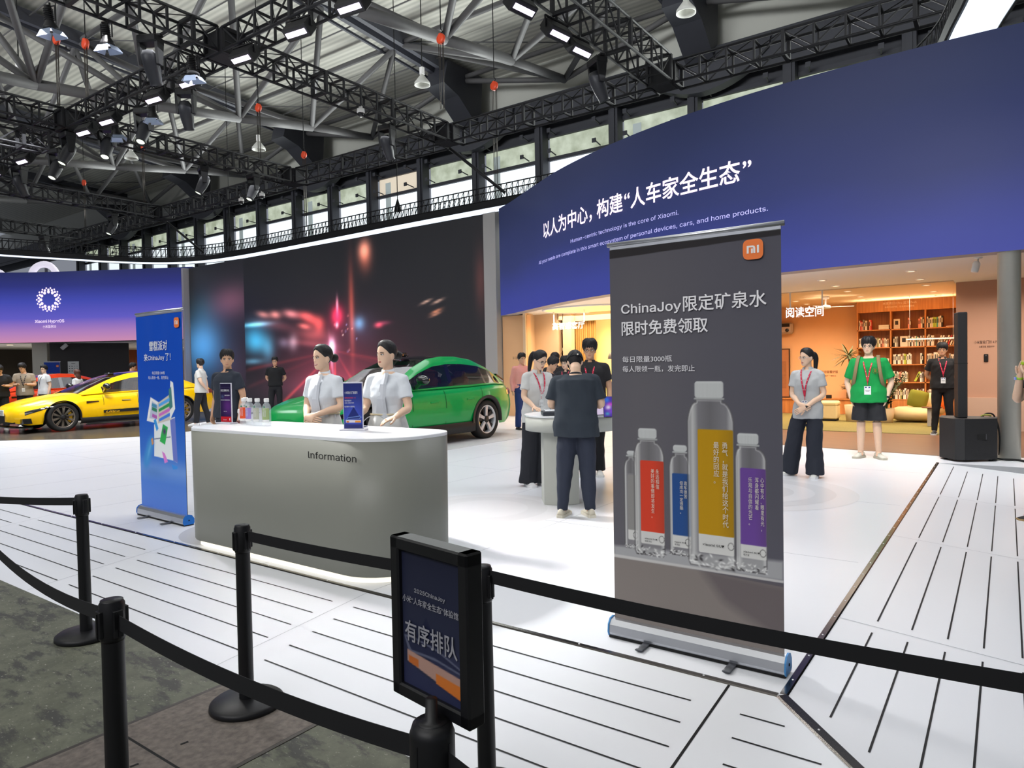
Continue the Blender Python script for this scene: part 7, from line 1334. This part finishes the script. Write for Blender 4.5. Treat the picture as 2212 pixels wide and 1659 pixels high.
            mb = MB(); mb.loft([[P3(r, a, d) for r, d in ((R_ * .42, .035), (R_ * .64, .035), (R_ * .64, .01), (R_ * .42, .01))] for a in (np.linspace(2.6, 3.7, 8) if yw and rim == 'five' else np.linspace(-.7, .6, 8))], 0, True, False); mb.build('brake_caliper', [YCAL], wh)
    # cladding, lamps, mirrors, seams
    for sx in (1, -1):
        mb = MB()
        for yw in (0, wb):
            A = np.linspace(-.12, math.pi + .12, 25); mb.grid([[V3((sx * (wid(yw + r * math.cos(a)) * dx + .004), yw + r * math.cos(a), max(.2, zc + r * math.sin(a)))) for r, dx in ((Ra * .97, .90), (Ra * .985, 1.0), (Ra * (1.12 if rim == 'five' else 1.03), 1.0))] for a in A])
        S = np.linspace(Ra * .95, wb - Ra * .95, 12); mb.grid([[V3((sx * wid(y) * a, y, z)) for a, z in ((.90, .16), (1.0, .19), (1.005, .27 if rim != 'five' else .33), (.985, .31 if rim != 'five' else .37))] for y in S])
        mb.build('black_cladding', [BLKP], root, False)
    mb = MB()
    for sx in (1, -1):
        for yy in (wb * .31, wb * .60, wb * .93):
            zt = sz(yy); mb.grid([[V3((sx * (wid(yy) * a + .003), yy + q + (.12 * (b - .5) if yy > wb * .9 else 0), b)) for q in (0, .010)] for a, b in ((.965, .38), (1.0, .3 + zt * .42), (.99, zt * .80), (.965, zt * .93), (.925, zt))])
    mb.build('door_seams', [DK], root, False); mb = MB()
    for sx in (1, -1):
        for yy in (wb * .50, wb * .83): mb.box((sx * (wid(yy) * .993), yy, sz(yy) * .80), (.02, .22, .028), 0, None, .006)
    mb.build('door_handles', [GLOSSK if rim != 'five' else PM], root)
    for sx in (1, -1):
        mb = MB(); y0 = roof[0][0] + .52; mb.ell((sx * (hw + .10), y0, hz(y0) + .16), (.14, .09, .085), 16, 0); mb.bar((sx * hw * .9, y0 + .02, hz(y0) + .02), (sx * (hw + .04), y0, hz(y0) + .11), .05, 0); mb.build('mirror', [GLOSSK], root)
        mb = MB(); yl = -fo * .52; n_ = 9; mb.grid([[V3((sx * (wid(yl + dy) * a + .004), yl + dy, z)) for a, z in ((.992, sz(yl + dy) * .86 - .07 * (1 - u)), (.985, sz(yl + dy) * .86 + .0), (.965, sz(yl + dy) * .90), (.94, sz(yl + dy) * .96))] for u, dy in ((u, -.24 + .62 * u) for u in np.linspace(0, 1, n_))])
        hl = mb.build('headlight', [GLOSSK], root, False); mb = MB()
        for q in (.1, .28): mb.box((sx * (wid(yl + q) * .995), yl + q, sz(yl + q) * .86), (.008, .10, .018), 0)
        mb.build('lamp_led', [mat('lamp_led_white', (240, 240, 232), .3, emit=.7)], hl)
        mb = MB(); yy = Ra + .12; mb.grid([[V3((sx * (wid(yy + u) * 1.0 + .006), yy + u, z)) for z in (.66 + .1 * u, .72 - .02 * u)] for u in np.linspace(0, .3, 5)]); mb.build('side_vent', [GLOSSK], root, False)
        mb = MB(); yt = L1 - .2; mb.grid([[V3((sx * (wid(yt + u) * a + .004), yt + u, z)) for a, z in ((.985, hz(yt) * .80), (.97, hz(yt) * .88), (.93, hz(yt) * .92))] for u in np.linspace(-.08, .2, 6)]); mb.build('tail_light', [mat('tail_lamp_smoke', (120, 60, 44), .15, coat=1)], root, False)
    mb = MB(); mb.grid([[V3((x, -fo - .012 + (abs(x) / hw) ** 2.6 * .34, z)) for z in (.24, .34, .44)] for x in np.linspace(-.62, .62, 17)]); mb.build('front_grille', [BLKP], root, False)
    return root, wid, hz, sz, PM
# green SUV
g = car('green_car', 'bright green SUV with black roof parked before the video screen', (-9.87, 8.20, .012), 0, 1.07, (0, 158, 74), 3.0, .95, 1.05, .985, .375,
        [(-.95, .60), (-.86, .72), (-.7, .80), (-.3, .90), (.2, .97), (.7, 1.02), (1.5, 1.03), (2.6, 1.05), (3.3, 1.08), (3.8, 1.06), (4.0, .98), (4.05, .90)],
        [(.55, .98, .84), (.9, 1.18, .76), (1.3, 1.40, .70), (1.7, 1.55, .665), (2.1, 1.60, .66), (2.5, 1.60, .655), (3.0, 1.54, .64), (3.4, 1.42, .62), (3.75, 1.24, .62), (3.95, 1.06, .66)], [(1.02, 2.02), (2.12, 3.05), (3.07, 3.55)], (1.6, 3.0), 'five')
mb = MB(); mb.lathe([(.0, 1.60), (.16, 1.62), (.16, 1.66), (.0, 1.68)], 16, (0, 1.62, 0)); mb.box((0, 1.6, 1.645), (.3, .16, .08), 0, None, .02); mb.build('roof_lidar', [GLOSSK], g[0])
mb = MB(); mb.loft([[V3((x, y, z)) for y, z in ((3.78, 1.25), (4.02, 1.13), (4.02, 1.10), (3.78, 1.2))] for x in (-.62, .62)], 0, True, False); mb.build('rear_spoiler', [GLOSSK], g[0])
mb = MB(); mb.box((-9.87, 10.0, .006), (3.2, 6.6, .012)); struct(mb.build('floor_car_plate', [mat('pale_car_plate', (214, 214, 216), .35)]))
# yellow sports sedan
hoodY = [(-1.0, .48), (-.92, .58), (-.7, .67), (-.3, .78), (.2, .86), (.7, .91), (1.5, .93), (2.4, .95), (3.1, .98), (3.7, 1.0), (3.98, .98), (4.05, .86)]
roofY = [(.45, .90, .82), (.9, 1.10, .72), (1.35, 1.29, .655), (1.75, 1.40, .62), (2.1, 1.435, .615), (2.5, 1.42, .61), (3.0, 1.30, .60), (3.4, 1.15, .62), (3.7, 1.02, .66)]
y_ = car('yellow_car', 'yellow sports sedan with black side stripe parked at left behind the blue banner', (-21.2, 7.87, .012), 0, 1.07, (252, 200, 0), 3.0, 1.0, 1.05, .985, .352, hoodY, roofY, [(.95, 2.02), (2.12, 2.95)], (1.6, 2.7), 'ten', seatc=(150, 130, 110))
yr, wid, hz, sz, PM = y_
mb = MB()
mb.grid([[V3((wid(y) * 1.0 + .006, y, z)) for z in (.40 + .01 * (y - 1), .47 + .02 * (y - 1))] for y in np.linspace(.92, 2.62, 14)])
st_ = mb.build('side_stripe', [BLKP], yr, False)
text('Ultra', .085, lambda a, b, d=0: V3((wid(1.0 + a) * 1.0 + .010, .98 + a, .405 + b)), PM, st_, 'lettering', width=.34, shear=.3, bold=.01)
mb = MB()
for sx in (1,): mb.loft([[V3((sx * (wid(y) * 1.0 + o), y, z)) for o, z in ((-.02, .12), (.05, .13), (.05, .16), (-.02, .2))] for y in (.5, 2.5)], 0, True, False)
mb.build('side_skirt', [GLOSSK], yr)
for sx in (1, -1): mb = MB(); mb.loft([[V3((sx * a, y, z)) for a, z in ((.55, .2), (.93, .24), (.86, .36), (.6, .34))] for y in (-.84, -.66)], 0, True, False); mb.build('air_intake', [GLOSSK], yr)
mb = MB()
mb.loft([[V3((x, y - (1 - (x / .95) ** 2) * .16 * 1, z)) for y, z in ((-.82, .13), (-.62, .13), (-.62, .16), (-.82, .155))] for x in np.linspace(-.9, .9, 9)], 0, True, False); mb.build('carbon_splitter', [GLOSSK], yr)
mb = MB(); mb.box((.12, -1.035, .50), (.36, .02, .14), 0, None, .006); pl = mb.build('number_plate', [mat('plate_white', (224, 226, 226), .4)], yr); text('Xiaomi', .055, plane_map((.12, -1.046, .48), (1, 0, 0), (0, 0, 1), (0, -1, 0)), BT3, pl, 'lettering', align='CENTER')
mb = MB()
for sx in (1, -1): mb.grid([[V3((sx * a, y, hz(y) + .042 - .012 * a)) for a in (.44 + .2 * (y + .7), .47 + .2 * (y + .7))] for y in np.linspace(-.72, .3, 8)])
mb.build('bonnet_crease', [DK], yr, False); mb = MB(); mb.box((0, 1.52, 1.40), (.26, .14, .06), 0, None, .02); mb.build('roof_lidar', [GLOSSK], yr)
o_ = car('orange_car', 'orange-red sports car with wing tail far left behind the yellow car', (-29.0, 8.75, .012), 0, 1.07, (238, 66, 22), 3.0, 1.0, 1.05, .985, .352, hoodY, roofY, [(.95, 2.02), (2.12, 2.95)], (1.6, 2.7), 'ten', seatc=(60, 54, 50))
mb = MB(); mb.loft([[V3((x, y, z)) for y, z in ((3.75, 1.05), (4.15, 1.17), (4.17, 1.13), (3.8, 1.0))] for x in (-.95, .95)], 0, True, False); mb.build('duck_tail', [o_[4]], o_[0])
# ================================================================ display table
a0, b0 = V3((-3.92, 6.58, 0)), V3((-3.36, 8.76, 0)); ax = (b0 - a0) / np.linalg.norm(b0 - a0); pr_ = V3((-ax[1], ax[0], 0)); hwid = .52; cen = (a0 + b0) / 2; Lh = np.linalg.norm(b0 - a0) / 2
def stad(r, off=0): return [ax * (Lh + r * math.cos(t)) + pr_ * r * math.sin(t) for t in np.linspace(-math.pi / 2, math.pi / 2, 18)] + [-ax * (Lh + r * math.cos(t)) - pr_ * r * math.sin(t) for t in np.linspace(-math.pi / 2, math.pi / 2, 18)]
dt = thing('display_table', 'oval white display table with grey apron and block legs in the middle aisle', 'display table', (cen[0], cen[1], 0)); TG = mat('table_grey_green', (204, 206, 198), .4)
mb = MB(); mb.loft([[p + V3((0, 0, z)) for p in stad(hwid)] for z in (.955, .97)], 0, True, False); mb.build('table_top', [mat('gloss_white_top', (0, 0, 0))], dt)
mb = MB(); mb.loft([[p + V3((0, 0, z)) for p in stad(hwid - .008)] for z in (.80, .954)], 0, True); mb.build('apron', [TG], dt)
def tleg(c, w2, rz):
    mb = MB(); q = rotm(rz); P = [(-w2, .17), (w2, .17), (w2, -.17)] + [(w2 - 2 * w2 * t, -.17 - .05 * math.sin(math.pi * t)) for t in np.linspace(.1, .9, 8)] + [(-w2, -.17)]; mb.prism(P, lambda a, b: c + q @ V3((a, b, .003)), lambda a, b: c + q @ V3((a, b, .80))); mb.build('leg', [TG], dt)
tleg(V3((-4.02, 6.48, 0)) - cen, .19, 38); tleg(V3((-3.62, 8.45, 0)) - cen, .2, 38)
ZT_ = .971
mb = MB(); mb.box((0, 0, .022), (.36, .26, .044), 0, None, .004); o = tag(mb.build('display_riser', [mat('riser_dark', (52, 56, 64), .4)]), 'dark flat display riser at the left end of the white table', 'display stand'); o.location = (-3.93, 6.33, ZT_); o.rotation_euler = (0, 0, R(38))
mb = MB(); mb.box((0, 0, .05), (.30, .2, .010), 0, None, .003); o = tag(mb.build('tablet', [mat('tablet_white', (226, 232, 240), .2)]), 'white tablet lying on the dark display riser', 'tablet'); o.location = (-3.93, 6.33, ZT_); o.rotation_euler = (0, 0, R(38))
mb = MB()
for z in (0, .3): pass
mb.box((0, 0, .15), (.42, .008, .30)); mb.box((0, .12, .004), (.42, .24, .008)); o = tag(mb.build('acrylic_cover', [mat('clear_acrylic', (240, 246, 250), .05, alpha=.16)]), 'clear acrylic stand before the white polo woman', 'display stand'); o.location = (-4.1, 6.62, ZT_); o.rotation_euler = (0, 0, R(38))
def screen(lab, loc, rz, w_, h, c, pts, cat, name):
    t = thing(name, lab, cat, loc, rz); mb = MB(); q = rotm(0, -14); mb.box(q @ V3((0, 0, h / 2)), (w_, .010, h), 0, q, .003); mb.build('casing', [mat('device_frame', (40, 38, 46), .3)], t); P = Paint(w_ - .008, h - .008, .004, c)
    for x, y, rx, ry, cc in pts: P.blob(x * w_, y * h, rx * w_, ry * h, cc, .9)
    P.mesh('display', lambda x, y, d: q @ V3((x - w_ / 2 + .004, -.0062, y + .004)), attr_mat('device_glow', .9, .2), t); mb = MB(); mb.box((0, .03, .004), (w_ * .7, .09, .008)); mb.build('stand', [mat('device_frame', (0, 0, 0))], t)
screen('upright phone with purple and blue picture on the white display table', (-3.26, 6.22, ZT_), 36, .115, .215, (70, 40, 150), [(.3, .8, .25, .15, (40, 120, 220)), (.6, .6, .3, .1, (200, 60, 190)), (.4, .45, .25, .12, (235, 225, 245)), (.6, .25, .3, .12, (120, 60, 200)), (.3, .15, .2, .08, (60, 160, 190))], 'phone', 'phone')
screen('upright pale lilac tablet on the white display table beside the black T-shirt', (-3.50, 6.42, ZT_), 62, .16, .27, (214, 196, 226), [(.5, .5, .5, .4, (222, 206, 232))], 'tablet', 'tablet')
bpy.data.scenes.remove(SCR)
